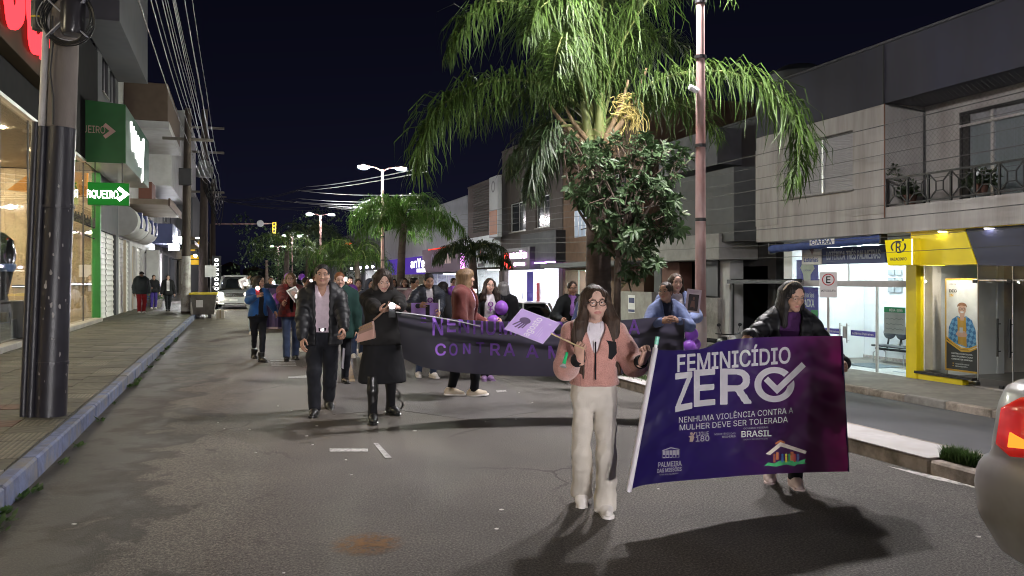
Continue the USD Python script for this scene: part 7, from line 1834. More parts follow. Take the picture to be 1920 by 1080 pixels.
PEOPLE['black'] = person('woman in a black coat and knee boots looking down at a shining phone',kb,1.72,kface,f4,[L4(at_depth(717,588,8.78)),L4(at_depth(752,580,8.78))],
 dict(m=cl('black_wool_coat',(.016,.015,.015)),e=.034,es=.022,hem=.86,collar=.055,fold=.008,name='coat'),dict(k='skirt',hem=.43,m=black_cloth,w0=.235,d0=.19,name='skirt',fold=.006),dict(m=leather_black,shaft=.40,heel=True,L=.95),
 dict(k='shoulder',c='brown',L=.17,amp=.008,loose=140,vol=1.1),skin=PALE,head=(.04,-.34,.04),depth=9.1,wide=1.1,seed=4,poles=[(.2,-.35,-1),(-.2,-.35,-1)],
 hand_pose=[dict(curl=.55,dir=(-.75,.6,.25),back=(.1,.4,-.9)),dict(curl=.8,dir=(.75,.5,.1),back=(-.1,.5,.8))],closed=False,look=(0,-.5),lip=(.40,.15,.14))
b5 = at_z(484,677,0); L5 = loc_of(b5,.45)
PEOPLE['blue'] = person('woman in a blue jacket and black leggings raising a red phone with its light on',b5,1.66,.45,[tuple(L5(at_z(476,672,0))) + (-.1,-.3),tuple(L5(at_z(491,679,0))) + (.1,)],[L5(at_depth(481,556,15.6)),L5(at_depth(518,588,15.9))],
 dict(m=cl('bright_blue_jacket',(.020,.085,.26)),e=.022,hem=.86,open=(.06,.05,.5),inner=black_cloth),dict(m=black_denim,r=(.042,.056,.085)),dict(m=leather_black,shaft=.10),dict(k='shoulder',c='black',L=.08),skin=TAN,head=(.45,.0,0),depth=15.8,seed=5,poles=[(.6,-.4,-.8),(-.6,-.5,-.5)])
b6 = base_at(477,24); L6 = loc_of(b6,.1)
PEOPLE['pale'] = person('person in pale blue clothes holding up a sheet of paper behind the blue jacket',b6,1.66,.1,[(.1,0,0),(-.1,.15,0)],[L6(at_depth(463,524,23.6)),L6(at_depth(484,548,23.6))],dict(m=cl('pale_blue_cloth',(.36,.42,.50)),e=.03,hem=.75),dict(m=cl('pale_jeans',(.28,.34,.44))),sneak,dict(k='shoulder',c='mid',L=.05),skin=TAN,depth=24,seed=6,head=(0,.1,0))
b7 = at_z(545,675,0); L7 = loc_of(b7,.05)
plaid = custom('red_checked_wool',{'geo':('geometry',{}),'m':('mapping',{'rotation':(.3,.2,.4)}),'c':('checker_texture',{'scale':12.0,'color1':(.19,.016,.016),'color2':(.10,.012,.016)}),'p':('principled_bsdf',{'roughness':.9,'sheen_weight':.2})},[('geo.position','m.vector'),('m.vector','c.vector'),('c.color','p.base_color')])
PEOPLE['red'] = person('woman with long light hair and glasses in a red checked wrap',b7,1.72,.05,[(.09,.12,0),(-.10,-.12,0)],[L7(at_depth(530,566,15.75)),L7(at_depth(562,563,15.75))],
 dict(m=plaid,e=.05,es=.045,hem=.86,neck=.08,inner=black_cloth,open=(.03,.05,.95)),dict(m=denim,r=(.066,.066,.09)),dict(m=leather_black,shaft=.06),dict(k='long',c='blond',L=.22,vol=1.05),skin=PALE,head=(-.25,.05,.03),depth=16,seed=7,extras=[('glasses',frame_dark)],poles=[(.7,-.4,-.7),(-.7,-.4,-.7)])
b8 = base_at(574,18.4); L8 = loc_of(b8,.2)
PEOPLE['redjacket'] = person('woman with dark tied hair in a plain red jacket left of the young man',b8,1.64,.2,[(.1,0,0),(-.1,.2,0)],[L8(at_depth(566,585,18.0)),L8(at_depth(590,585,18.0))],dict(m=cl('red_jacket',(.22,.014,.016)),e=.026,hem=.80,open=(.04,.06,.9),inner=white_cotton),dict(m=black_denim),sneak,dict(k='bun',c='black'),skin=TAN,depth=18.4,seed=8,head=(.3,.02,.1))
b9 = base_at(636,12.6); L9 = loc_of(b9,0)
PEOPLE['green'] = person('person in a dark green hooded coat half hidden behind the young man',b9,1.70,0,[(.1,.1,0),(-.1,-.1,0)],relaxed(),dict(m=cl('dark_green_coat',(.012,.035,.030)),e=.045,hem=.70,collar=.07),dict(m=black_denim),boot,dict(k='short',c='ginger'),skin=PALE,female=False,depth=12.6,seed=9)
b9b = base_at(593,22.5)
PEOPLE['behind'] = person('pale haired person far behind the young man\'s right shoulder',b9b,1.70,0,[(.1,.1,0),(-.1,-.1,0)],relaxed(),dict(m=cl('dull_mauve_coat',(.12,.08,.09)),e=.03,hem=.7),dict(m=black_denim),boot,dict(k='shoulder',c='ginger',L=.05),skin=PALE,depth=22.5,seed=10)
b10 = base_at(656,21); L10 = loc_of(b10,0)
PEOPLE['phone'] = person('man holding a shining phone beside his face, above the violet balloon',b10,1.66,0,[(.1,.1,0),(-.1,-.1,0)],[L10(at_depth(646,534,20.6)),(-.25,.1,.8)],dict(m=black_cloth,e=.03,hem=.72),dict(m=black_denim),boot,dict(k='short',c='black'),skin=DARK,female=False,depth=21,seed=11)
b11 = base_at(671,17); L11 = loc_of(b11,0)
PEOPLE['tee'] = person('woman in an emblem shirt and navy jacket, partly behind a violet balloon',b11,1.60,.0,[(.1,.12,0),(-.08,-.1,0)],[L11(at_depth(660,572,16.6)),(-.25,.15,.85)],dict(m=cl('navy_jacket',(.018,.024,.05)),e=.026,hem=.75,open=(.085,.07,.5),inner=white_cotton),dict(m=denim),sneak,dict(k='bun',c='brown'),skin=TAN,depth=17,seed=12,extras=[('mark',mark_purple,female_mark,.66,.145)])
b12 = base_at(694,16); L12 = loc_of(b12,0)
PEOPLE['hood'] = person('woman in a slate hooded jacket left of the woman in black',b12,1.60,.05,[(.1,.1,0),(-.1,-.1,0)],relaxed(.95,z=.78),dict(m=cl('slate_blue_jacket',(.05,.06,.09)),e=.036,hem=.72,open=(.03,.06,1.0),inner=cl('teal_shirt',(.10,.22,.22))),dict(m=black_denim),sneak,dict(k='short',c='black'),skin=MED,depth=16,seed=13,head=(.25,.02,0),extras=[('hood',cl('slate_blue_jacket',(.05,.06,.09)))])
b13 = base_at(702,23)
PEOPLE['far1'] = person('dark haired person far behind the navy hood',b13,1.72,.1,[(.1,.1,0),(-.1,-.1,0)],relaxed(),dict(m=black_cloth,e=.03,hem=.72),dict(m=black_denim),boot,dict(k='short',c='black'),skin=MED,female=False,depth=23,seed=14)
b14 = base_at(775,16.5);
PEOPLE['glasses'] = person('woman with pulled back hair and dark glasses left of the smiling man',b14,1.63,.35,[(.1,.1,0),(-.1,-.1,0)],relaxed(),dict(m=cl('dusty_pink_top',(.30,.20,.22)),e=.02,hem=.75),dict(m=black_denim),boot,dict(k='bun',c='black'),skin=MED,depth=16.5,seed=15,head=(.35,0,0),extras=[('glasses',frame_dark)])
b15 = at_z(800,708,0); b15 = base_at(803,13.4); L15 = loc_of(b15,0)
PEOPLE['smile'] = person('smiling man in a navy quilted jacket looking down and holding a violet sign',b15,1.70,-.02,[(.12,-.2,0),tuple(L15(at_z(812,708,0))) + (.2,)],[L15(at_depth(787,573,12.95)),L15(at_depth(825,585,12.95))],dict(m=mat('navy_puffer_nylon',(.020,.024,.036),.5,.2,5,bump=.15,bscale=35),e=.04,es=.03,hem=.78,open=(.055,.06,.5),collar=.05,puff=.009,ribs=.06,inner=white_cotton),dict(m=denim),sneak,dict(k='short',c='black'),skin=TAN,female=False,depth=13.4,seed=16,head=(.05,-.22,.05),smile=1.0,extras=[('mark',mark_purple,female_mark,.66,.145)],poles=[(.8,-.3,-.7),(-.8,-.3,-.7)])
b16 = base_at(829,15)
PEOPLE['longhair'] = person('woman with very long dark hair seen from the side behind the smiling man',b16,1.55,1.9,[(.1,.1,0),(-.1,-.1,0)],relaxed(.9,z=.75),dict(m=cl('charcoal_coat',(.03,.03,.036)),e=.03,hem=.7),dict(m=black_denim),boot,dict(k='long',c='black',L=.42),skin=MED,depth=15,seed=17)
b17 = base_at(870,11.15); L17 = loc_of(b17,1.05)
f17 = [tuple(L17(at_z(846,741,0))) + (0.0,),tuple(L17(at_z(889,743,0))) + (.0,.12)]
PEOPLE['maroon'] = person('woman with light brown bob in a maroon blazer walking behind the black banner',b17,1.74,1.05,f17,[(.24,.12,.86),(-.22,.22,1.0)],dict(m=cl('maroon_blazer',(.125,.032,.028)),e=.034,hem=.72,open=(.05,.075,.6),collar=.04,inner=cl('lilac_blouse',(.5,.36,.55)),name='blazer'),dict(m=black_denim,r=(.052,.066,.09)),dict(m=mat('beige_slip_on',(.52,.44,.34),.7,.1,9),sole=sneaker_white),dict(k='shoulder',c='blond',L=.09,vol=1.12,amp=.005),skin=TAN,head=(.5,.05,0),depth=11.1,seed=18,wide=1.12,smile=.5)
b19 = base_at(917,13.1); L19 = loc_of(b19,-.1)
PEOPLE['laugh'] = person('smiling woman with long dark hair and glasses in a white shirt with a purple emblem',b19,1.61,-.12,[(.09,.05,0),tuple(L19(at_z(917,713,0))) + (.3,)],[L19(at_depth(903,600,12.8)),L19(at_depth(940,600,12.8))],dict(m=cl('black_cardigan',(.014,.014,.016)),e=.02,hem=.75,open=(.10,.085,.5),inner=white_cotton),dict(m=black_denim),dict(m=mat('violet_sneaker',(.2,.12,.25),.6)),dict(k='long',c='brown',L=.2,front=True),skin=PALE,head=(.05,.04,-.03),depth=13.1,seed=19,smile=1.2,extras=[('glasses',frame_dark),('mark',mark_purple,female_mark,.68,.15)])
b20 = base_at(944,13.9)
PEOPLE['greyhair'] = person('grey haired woman in a black coat seen from behind, beside the violet balloon',b20,1.55,PI - .2,[(.09,.05,0),(-.09,-.05,0)],relaxed(.9,z=.75),dict(m=black_cloth,e=.034,hem=.65),dict(m=black_denim),boot,dict(k='shoulder',c='grey',L=.06,vol=1.1,amp=.006),skin=PALE,depth=13.9,seed=20)
b21 = base_at(1072,13.1); L21 = loc_of(b21,-.1)
PEOPLE['scarf'] = person('woman with glasses, dark auburn hair and a violet scarf over a black jacket',b21,1.56,-.12,[tuple(L21(at_z(1058,712,0))) + (0,),(-.08,-.06,0)],[L21(at_depth(1052,600,12.8)),L21(at_depth(1095,596,12.8))],dict(m=cl('black_jacket',(.013,.015,.016)),e=.03,hem=.7),dict(m=black_denim),sneak,dict(k='bun',c='brown'),skin=MED,depth=13.1,seed=21,extras=[('glasses',frame_dark),('scarf',cl('violet_scarf',(.24,.11,.36)),1)])
b22 = base_at(1111,12.0); L22 = loc_of(b22,-.2)
PEOPLE['mic'] = person('woman in a blue raincoat speaking into a silver microphone',b22,1.53,-.1,[(.08,.0,0),tuple(L22(at_z(1082,735,0))) + (.1,)],[(.20,.12,.78),L22(at_depth(1116,582,11.66))],dict(m=cl('blue_raincoat',(.030,.045,.135)),e=.036,hem=.65,collar=.04),dict(m=black_denim),boot,dict(k='bun',c='black'),skin=TAN,head=(-.05,-.04,.08),depth=12,seed=22,poles=[(.6,-.5,-.6),(-.7,.0,-.8)])
b23 = base_at(1249,9.75); L23 = loc_of(b23,-.35)
PEOPLE['denim'] = person('woman in a pale denim jacket holding the right end of the black banner',b23,1.56,-.35,[(.09,.05,0),(-.09,-.05,0)],[L23(at_depth(1240,603,9.40)),L23(at_depth(1272,602,9.42))],dict(m=denim_pale,e=.024,es=.016,hem=.72,collar=.03,open=(.03,.06,1.0),inner=cl('navy_shirt',(.02,.024,.045)),fold=.010),dict(m=black_denim),sneak,dict(k='bun',c='brown',amp=.006),skin=TAN,head=(-.62,.06,0),depth=9.7,wide=.98,seed=23,extras=[('glasses',frame_metal)],poles=[(.8,-.3,-.7),(-.8,-.3,-.7)])
b24 = base_at(1266,10.7); L24 = loc_of(b24,-.3)
PEOPLE['poster'] = person('woman with long brown hair in an open denim jacket holding up a framed portrait poster',b24,1.67,-.25,[(.09,.05,0),(-.09,-.05,0)],[(.22,.10,.82),L24(at_depth(1293,600,10.3))],dict(m=denim_pale,e=.03,hem=.75,open=(.08,.08,.5),inner=white_cotton),dict(m=denim),sneak,dict(k='long',c='mid',L=.18,amp=.006),skin=PALE,head=(.05,.0,0),depth=10.6,seed=24,extras=[('mark',mark_purple,female_mark,.66,.145)],poles=[(.6,-.5,-.6),(-.8,-.1,-.8)])
b25 = np.array(at_z(265,587,.17));
PEOPLE['p1'] = person('man in a cap, dark padded jacket and red trousers on the left pavement',b25,1.74,.35,[(.10,.06,0),(-.10,-.04,0)],relaxed(1.12,z=.85),dict(m=mat('dark_green_puffer',(.018,.026,.026),.5,.2,5),e=.06,es=.045,hem=.80,collar=.06,puff=.008,ribs=.1),dict(m=cl('red_track_trousers',(.30,.018,.022)),r=(.07,.078,.10)),sneak,dict(k='short',c='black'),skin=DARK,female=False,depth=34,seed=25,wide=1.12,extras=[('cap',black_cloth)])
b26 = np.array(at_z(288,579,.17))
PEOPLE['p2'] = person('woman in a black top and purple trousers behind the man in red trousers',b26,1.62,.3,[(.12,.1,0),(-.10,-.1,0)],[(.2,.25,1.0),(-.24,.05,.78)],dict(m=black_cloth,e=.026,hem=.8),dict(m=cl('violet_trousers',(.05,.03,.20)),r=(.06,.07,.09)),sneak,dict(k='bun',c='brown'),skin=TAN,depth=38.9,seed=26)
b27 = np.array(at_z(315,583,.165))
PEOPLE['p3'] = person('woman in a black coat over a white blouse on the left pavement',b27,1.62,.15,[(.05,.14,0),(-.05,-.10,0)],relaxed(1.0,z=.78),dict(m=black_cloth,e=.04,hem=.72,open=(.07,.07,.9),inner=white_cotton),dict(m=black_denim),boot,dict(k='long',c='black',L=.16),skin=PALE,depth=37,seed=27)
for k,(px,dep,hgt,c,fc,hk,lab) in enumerate(((612,19,1.66,(.10,.09,.11),.1,'bun','grey dressed marcher just visible left of the young man\'s head'),(722,19,1.6,(.02,.022,.03),-.1,'short','dark dressed marcher between the slate hood and the woman in black'),(850,19,1.62,(.03,.03,.05),0,'bun','dark blue dressed marcher between the smiling man and the maroon blazer'),(758,21,1.62,(.16,.10,.14),0,'shoulder','rose dressed marcher behind the pale framed sign'),(508,27,1.68,(.03,.035,.05),0,'short','dark dressed marcher far back behind the dark violet banner, left'),(533,28,1.64,(.10,.08,.12),.1,'shoulder','mauve dressed marcher far back behind the dark violet banner, right'),(648,29,1.66,(.02,.02,.03),0,'bun','dark dressed marcher far back near the shining phone'),(738,24,1.6,(.05,.05,.06),0,'shoulder','grey dressed marcher just behind the woman in black'))):
 PEOPLE['far_%d' % k] = person(lab,base_at(px,dep),hgt,fc,[(.1,.1,0),(-.1,-.1,0)],relaxed(),dict(m=cl('far_coat_' + 'abcdefgh'[k],c),e=.03,hem=.72),dict(m=black_denim),boot,dict(k=hk,c='brown',L=.05),skin=[TAN,MED,PALE,MED][k % 4],depth=26,seed=40 + k)
b28 = np.array([-3.3,52.5,.165]);
#  BANNERS AND HELD THINGS
class Cloth:
 """A hanging cloth: edges given where the photo shows them, each with its real distance; art is laid on it in picture units and wrapped onto the cloth."""
 def __init__(self,top,bot,depth,folds):
  self.top,self.bot = np.array(top,float),np.array(bot,float); self.depth,self.folds = depth,folds
  self.tt = np.linspace(0,1,len(self.top)) if False else self._arc(self.top); self.bt = self._arc(self.bot)
 @staticmethod
 def _arc(p):s = np.r_[0,np.cumsum(np.abs(np.diff(p[:,0])))]; return s / s[-1]
 def px(self,u,v):
  from scipy.interpolate import PchipInterpolator as I
  a = I(self.tt,self.top)(u); b = I(self.bt,self.bot)(u); return a * (1 - v[:,None]) + b * v[:,None]
 def point(self,u,v,off=0.0):
  q = self.px(u,v); d = self.depth(u,v) + self.folds(u,v) - off
  r,w = (q[:,0] - CX) / FPX,(HY - q[:,1]) / FPX
  return np.stack([(r * CY + SY) * d,(-r * SY + CY) * d,CAMZ + w * d],1)
 def sheet(self,n,m,t):
  U,W = np.meshgrid(np.linspace(0,1,n),np.linspace(0,1,m),indexing='ij')
  return thick(self.point(U.ravel(),W.ravel()).reshape(n,m,3),t)
 def uv(self,p):
  u = np.clip((p[:,0] - self.top[0,0]) / (self.top[-1,0] - self.top[0,0]),0,1); v = np.full(len(p),.5)
  for _ in range(14):
   for ax in (0,1):
    e = 1e-3; q = self.px(u,v)
    if ax == 0:d = (self.px(np.clip(u + e,0,1),v)[:,0] - self.px(np.clip(u - e,0,1),v)[:,0]) / (np.clip(u + e,0,1) - np.clip(u - e,0,1)); u = np.clip(u + (p[:,0] - q[:,0]) / d,.002,.998)
    else:d = self.px(u,v + e)[:,1] - q[:,1]; v = np.clip(v + (p[:,1] - q[:,1]) / d * e,.0,1)
  return u,v
 @staticmethod
 def finer(v,f,size):
  T = trimesh.Trimesh(v,f); T.merge_vertices(digits_vertex=3); v,f = np.array(T.vertices),np.array(T.faces)
  for _ in range(4):
   if np.linalg.norm(v[f] - v[f[:,[1,2,0]]],axis=2).max() <= size * 1.6:break
   v,f = trimesh.remesh.subdivide(v,f)
  return v,f
 def art(self,poly2,off=.004,size=6.0):
  g = poly2 if hasattr(poly2,'geom_type') else sg.Polygon(poly2)
  out = []
  for q in getattr(g,'geoms',[g]):
   if q.area < 1e-6:continue
   v,f = trimesh.creation.triangulate_polygon(q,engine='earcut'); v3 = np.column_stack([v,np.zeros(len(v))])
   out.append(self.finer(v3,f,size))
  v,f = join(*out)
  T = trimesh.Trimesh(v,f); v,f = np.array(T.vertices),np.array(T.faces)
  u,w = self.uv(v[:,:2]); return self.point(u,w,off),f
 def text(self,s,a,b,ha,hb=None,off=.005,bold=False,size=6.0):
  """Letters along the base line a-b, ha / hb tall at its ends (picture units); the letters as one shape."""
  hb = hb or ha; m = text(s,1.0,1.0,bold); T = trimesh.Trimesh(*m)
  v,f = m; top = v[:,2] > .5; keep = top[f].all(1); v2,f2 = v[:,:2],f[keep]
  x0,x1 = v2[:,0].min(),v2[:,0].max(); t = (v2[:,0] - x0) / (x1 - x0)
  a,b = np.array(a,float),np.array(b,float); h = ha + (hb - ha) * t
  p = a + (b - a) * t[:,None]; p[:,1] -= v2[:,1] * h
  used = np.unique(f2); re = np.full(len(p),-1); re[used] = np.arange(len(used)); p,f2 = p[used],re[f2]
  p3,f2 = self.finer(np.column_stack([p,0 * p[:,0]]),f2,size)
  u,w = self.uv(p3[:,:2]); return self.point(u,w,off),f2
def gauss(x,c,s):return np.exp(-((x - c) / s) ** 2)
# ---- the big printed banner
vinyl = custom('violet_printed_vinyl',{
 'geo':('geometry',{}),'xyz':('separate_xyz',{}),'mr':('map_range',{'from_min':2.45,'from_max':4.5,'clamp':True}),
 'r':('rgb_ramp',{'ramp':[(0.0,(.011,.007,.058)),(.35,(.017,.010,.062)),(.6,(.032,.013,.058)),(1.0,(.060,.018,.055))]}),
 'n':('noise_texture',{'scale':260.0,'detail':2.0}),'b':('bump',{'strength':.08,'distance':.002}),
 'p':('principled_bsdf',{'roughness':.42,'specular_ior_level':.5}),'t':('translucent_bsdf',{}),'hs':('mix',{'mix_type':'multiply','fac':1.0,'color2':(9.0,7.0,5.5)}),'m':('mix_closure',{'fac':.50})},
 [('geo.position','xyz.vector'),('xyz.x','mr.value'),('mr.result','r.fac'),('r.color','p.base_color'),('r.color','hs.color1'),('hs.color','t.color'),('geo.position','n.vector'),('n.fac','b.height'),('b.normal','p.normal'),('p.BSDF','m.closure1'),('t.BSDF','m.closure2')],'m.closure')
wp_ = mat('white_banner_print',(.60,.57,.60),.45,.03,5,trans=.35)
wp_dim = mat('grey_banner_print',(.34,.31,.38),.5,.03,5,trans=.3)
def bdepth(u,v):return 5.30 + .72 * u + .05 * np.sin(PI * u) * (.3 + v) - .06 * v * (1 - u)
def bfold(u,v):
 return .065 * (meshkit.fbm(np.stack([u * 7,v * 4 + u * 3,0 * u],-1),3,4) - .5) + .012 * np.sin(31 * u + 13 * v) * gauss(u,1,.3) * (1 - .5 * v) + .010 * np.abs(np.sin(17 * (u - .9 * v) + 1)) * gauss(u,.75,.3) + .035 * gauss(u,.47 - .20 * v,.05 + .05 * v) * (1 - v) - .030 * gauss(u,.56 + .10 * v,.06) * (1 - v) ** 2 + .014 * np.sin(9 * u + 5 * v) * u * (1 - v) - .036 * gauss(v,.33 - .55 * (1 - u),.09) * gauss(u,1,.35) + .032 * gauss(v,.22 - .35 * (1 - u),.07) * gauss(u,1,.4) + .012 * np.sin(14 * u + 2) * v * (1 - u) + .01 * np.sin(23 * u - 9 * v) * .4 \
  - .030 * gauss(v,.55 - .7 * (1 - u),.08) * gauss(u,1,.5)
BN = Cloth([(1222,655),(1262,657),(1300,656),(1330,650),(1346,641),(1400,634),(1480,631),(1578,630)],[(1178,920),(1200,911),(1250,904),(1330,897),(1420,890),(1510,886),(1591,884)],bdepth,bfold)
bn = thing('printed_banner','big violet printed banner with white lettering held by the girl and a woman','banner',BN.point(np.array([.5]),np.array([.5]))[0])
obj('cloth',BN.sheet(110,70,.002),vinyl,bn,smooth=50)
def bt(s,a,b,ha,hb=None,m=wp_,bold=False,off=.004,size=6):obj('lettering',BN.text(s,a,b,ha,hb,off,bold,size),m,bn)
bt('FEMINICÍDIO',(1270,697),(1482,680),31,29,bold=True)
for ch,a,b,ha,hb in (('Z',(1266,771),(1298,764),69,66),('E',(1301,761.5),(1341,757),66,64),('R',(1350,757),(1409,755),64,62)):
 bt(ch,a,b,ha,hb,bold=True)
ring = sg.Point(0,0).buffer(37.5,40).difference(sg.Point(0,0).buffer(24.5,40))
chk = sg.LineString([(1440,714),(1457,731),(1503,687)]).buffer(5.6,cap_style='square',join_style='mitre')
from shapely import affinity
ring = affinity.translate(affinity.scale(ring,1,.88),1452,721)
obj('lettering',BN.art(ring.difference(chk.buffer(3.2))),wp_,bn); obj('check_mark',BN.art(chk,.0045),wp_,bn)
bt('NENHUMA VIOLÊNCIA CONTRA A',(1273,793),(1487,774.5),10.5,10.5,size=4); bt('MULHER DEVE SER TOLERADA',(1274.5,807),(1477,791.5),10.5,10.5,size=4)
bt('LIGUE',(1306,817.5),(1329,816),7.2,m=wp_dim,bold=True,size=4); bt('180',(1304.5,828),(1330,826.5),10,m=wp_dim,bold=True,size=4)
fig = unary_union([sg.Point(1296.5,813).buffer(2.6),sg.Polygon([(1291,818),(1300,815.5),(1302,820),(1299,828),(1293,828.5),(1294,821)]),sg.LineString([(1299,817),(1303,811)]).buffer(1.1)])
obj('figure_emblem',BN.art(fig),mat('ochre_print',(.42,.30,.26),.5,trans=.3),bn)
bt('MINISTÉRIO DAS',(1340,816),(1379,814),3.4,m=wp_dim,size=4); bt('MULHERES',(1354,821),(1379,819.5),3.6,m=wp_dim,bold=True,size=4)
bt('GOVERNO FEDERAL',(1394,805),(1441,802.5),3.0,m=wp_dim,bold=True,size=4); bt('BRASIL',(1390,819.5),(1446.5,817.5),11,m=wp_,bold=True,size=4); bt('UNIÃO E RECONSTRUÇÃO',(1394,825.5),(1440,823.5),2.4,m=wp_dim,size=4)
for q in range(5):obj('emblem',BN.art(sg.box(1242.5 + 6.4 * q,845 - .3 * q,1248 + 6.4 * q,859 - .3 * q).difference(sg.Point(1245 + 6.4 * q,855).buffer(2.2))),wp_dim,bn)
obj('emblem',BN.art(sg.Polygon([(1242,844),(1258,838.5),(1274,842),(1274,843.5),(1258,840.5),(1242,846)])),wp_dim,bn)
bt('PALMEIRA',(1234,876),(1278,873),9.0,m=wp_dim,bold=True,size=4); bt('DAS MISSÕES',(1232,886.5),(1278,882.5),7.0,m=wp_dim,bold=True,size=4); bt('TERRA DAS PALMEIRAS',(1236,891.5),(1272,888.5),2.2,m=wp_dim,size=4)
obj('house_logo',BN.art(sg.Polygon([(1433,874),(1440,867),(1452,869),(1462,864),(1500,864),(1511,860),(1508,867),(1513,869),(1494,871),(1490,874),(1474,871),(1455,875),(1440,873)])),mat('green_print',(.05,.35,.13),.6),bn)
obj('house_logo',BN.art(sg.Polygon([(1436,851),(1463,829),(1513,846),(1510,851),(1464,837),(1444,853)]),.0045),mat('cream_roof_print',(.55,.47,.42),.6),bn)
obj('house_logo',BN.art(unary_union([sg.LineString([(1455,831.5),(1463,827),(1470,829.5)]).buffer(1.6),sg.box(1455,848,1460,862),sg.box(1482,847,1488,864)]),.005),mat('orange_roof_print',(.42,.12,.05),.6),bn)
for q,(x,c) in enumerate(((1452,(.3,.08,.05)),(1467,(.05,.15,.4)),(1474,(.6,.5,.05)),(1480,(.05,.3,.1)),(1490,(.45,.06,.06)),(1496,(.1,.12,.3)))):
 obj('house_logo',BN.art(unary_union([sg.Point(x,853).buffer(2.2),sg.box(x - 2,855.5,x + 2,867 - .2 * q)]),.0055),mat('people_print_' + 'abcdef'[q],c,.6),bn)
hem0,hem1 = at_depth(1229,652,5.27),at_depth(1179,921,5.215)
obj('white_hem',tube(bez([hem0,(hem0 + hem1) / 2 + [0,0,0.0],hem1],12),.018,10),mat('white_hem_cloth',(.66,.62,.66),.6,.05,9,trans=.2),bn,smooth=50)
e0,e1 = BN.point(np.array([.999,.999]),np.array([0.,1.]))
obj('right_hem',tube([e0,e1],.008,6),mat('dark_violet_hem',(.035,.02,.10),.5),bn)
pole = thing('banner_pole','green capped pole inside the left hem of the big banner','pole',hem0)
dd = (hem0 - hem1) / np.linalg.norm(hem0 - hem1)
obj('pole_tube',tube([hem1 - dd * .005,hem0 + dd * .02],.011,8),paper_white,pole); obj('pole_cap',tube([hem0 + dd * .021,hem0 + dd * .072],.0135,10),mat('mint_plastic',(.16,.52,.40),.4),pole)
# ---- the black cloth banner with violet cut-out letters
nonwoven = custom('black_nonwoven_cloth',{'geo':('geometry',{}),'n':('noise_texture',{'scale':400.0,'detail':3.0}),'w':('noise_texture',{'scale':7.0,'detail':5.0}),'r':('rgb_ramp',{'ramp':[(.3,(.014,.014,.017)),(.7,(.036,.036,.042))]}),'b':('bump',{'strength':.3,'distance':.004}),
 'p':('principled_bsdf',{'roughness':.62,'specular_ior_level':.5,'sheen_weight':.3}),'t':('translucent_bsdf',{'color':(.26,.24,.32)}),'m':('mix_closure',{'fac':.38}),'tr':('transparent_bsdf',{'color':(1,1,1)}),'m2':('mix_closure',{'fac':.06})},
 [('geo.position','n.vector'),('geo.position','w.vector'),('w.fac','r.fac'),('r.color','p.base_color'),('n.fac','b.height'),('b.normal','p.normal'),('p.BSDF','m.closure1'),('t.BSDF','m.closure2'),('m.closure','m2.closure1'),('tr.BSDF','m2.closure2')],'m2.closure')
felt = mat('violet_felt_letter',(.44,.20,.85),.8,.1,20,trans=.15,sheen=.2)
felt_dim = mat('dim_violet_letter',(.20,.09,.45),.8,.1,20)
def cdepth(u,v):return 8.95 + .45 * u + .38 * np.sin(PI * u) ** .8 * (.35 + .65 * v) + .10 * v
def cfold(u,v):
 return .05 * gauss(v,.18 + .42 * u,.07) * gauss(u,.2,.35) - .035 * gauss(v,.06 + .38 * u,.05) * gauss(u,.2,.4) + .03 * gauss(v,.30 + .2 * u,.05) * gauss(u,.5,.25) + .02 * np.sin(40 * v + 4 * u) * gauss(u,.55,.3) * gauss(v,.25,.2) + .04 * gauss(v,.35 - .25 * (1 - u) * 2,.08) * gauss(u,1,.2) + .02 * np.sin(11 * u + 4 * v) * v - .08 * gauss(u,.0,.07) * v
BK = Cloth([(744,587),(790,591),(850,598),(950,603),(1050,603),(1150,601),(1255,594),(1284,598)],[(757,672),(800,690),(880,700),(980,705),(1080,706),(1170,700),(1240,692),(1280,684)],cdepth,cfold)
bk = thing('cloth_banner','long black cloth banner with violet cut out letters stretched across the march','banner',BK.point(np.array([.5]),np.array([.5]))[0])
obj('cloth',BK.sheet(150,50,.002),nonwoven,bk,smooth=50)
for ch,x0,x1,yb,h,m in (('"',789,799,618,22,felt_dim),('N',811,831,628,32,felt),('E',838,855,622,29,felt),('N',860,880,624,29,felt),('H',887,906,626,29,felt),('U',911,930,627,29,felt),('M',936,960,627,28,felt),('A',964,982,628,27,felt),('V',1000,1018,630,27,felt),('I',1022,1027,630,27,felt),('O',1034,1058,631,28,felt),('L',1066,1083,631,27,felt),('Ê',1089,1105,630,26,felt),('N',1110,1126,629,26,felt),('C',1131,1147,628,26,felt),('I',1152,1157,627,26,felt),('A',1178,1200,626,26,felt),
      ('C',816,836,666,21,felt),('O',842,858,666,21,felt_dim),('N',868,882,663,19,felt_dim),('T',893,908,661,19,felt_dim),('R',919,938,666,22,felt),('A',944,966,667,23,felt),('A',986,1010,670,23,felt),('M',1028,1054,672,23,felt),('U',1062,1080,672,22,felt),('L',1088,1102,671,22,felt),('H',1108,1126,670,22,felt),('E',1132,1146,669,22,felt),('R',1152,1170,668,22,felt)):
 obj('letter',BK.text(ch,(x0,yb),(x1,yb),h,None,.012,True,7),m,bk)
obj('rope',tube(bez([at_depth(742,585,8.9),at_depth(800,592,9.0),at_depth(900,612,9.16)],12),.006,6),paper_white,bk)
vb0 = [at_depth(500,540,26.5),at_depth(541,536,26.5)]
P = np.array([[at_depth(x,y,26.5 + .1 * math.sin(k * 1.3)) for y in np.linspace(541,622,8)] for k,x in enumerate(np.linspace(498,574,14))])
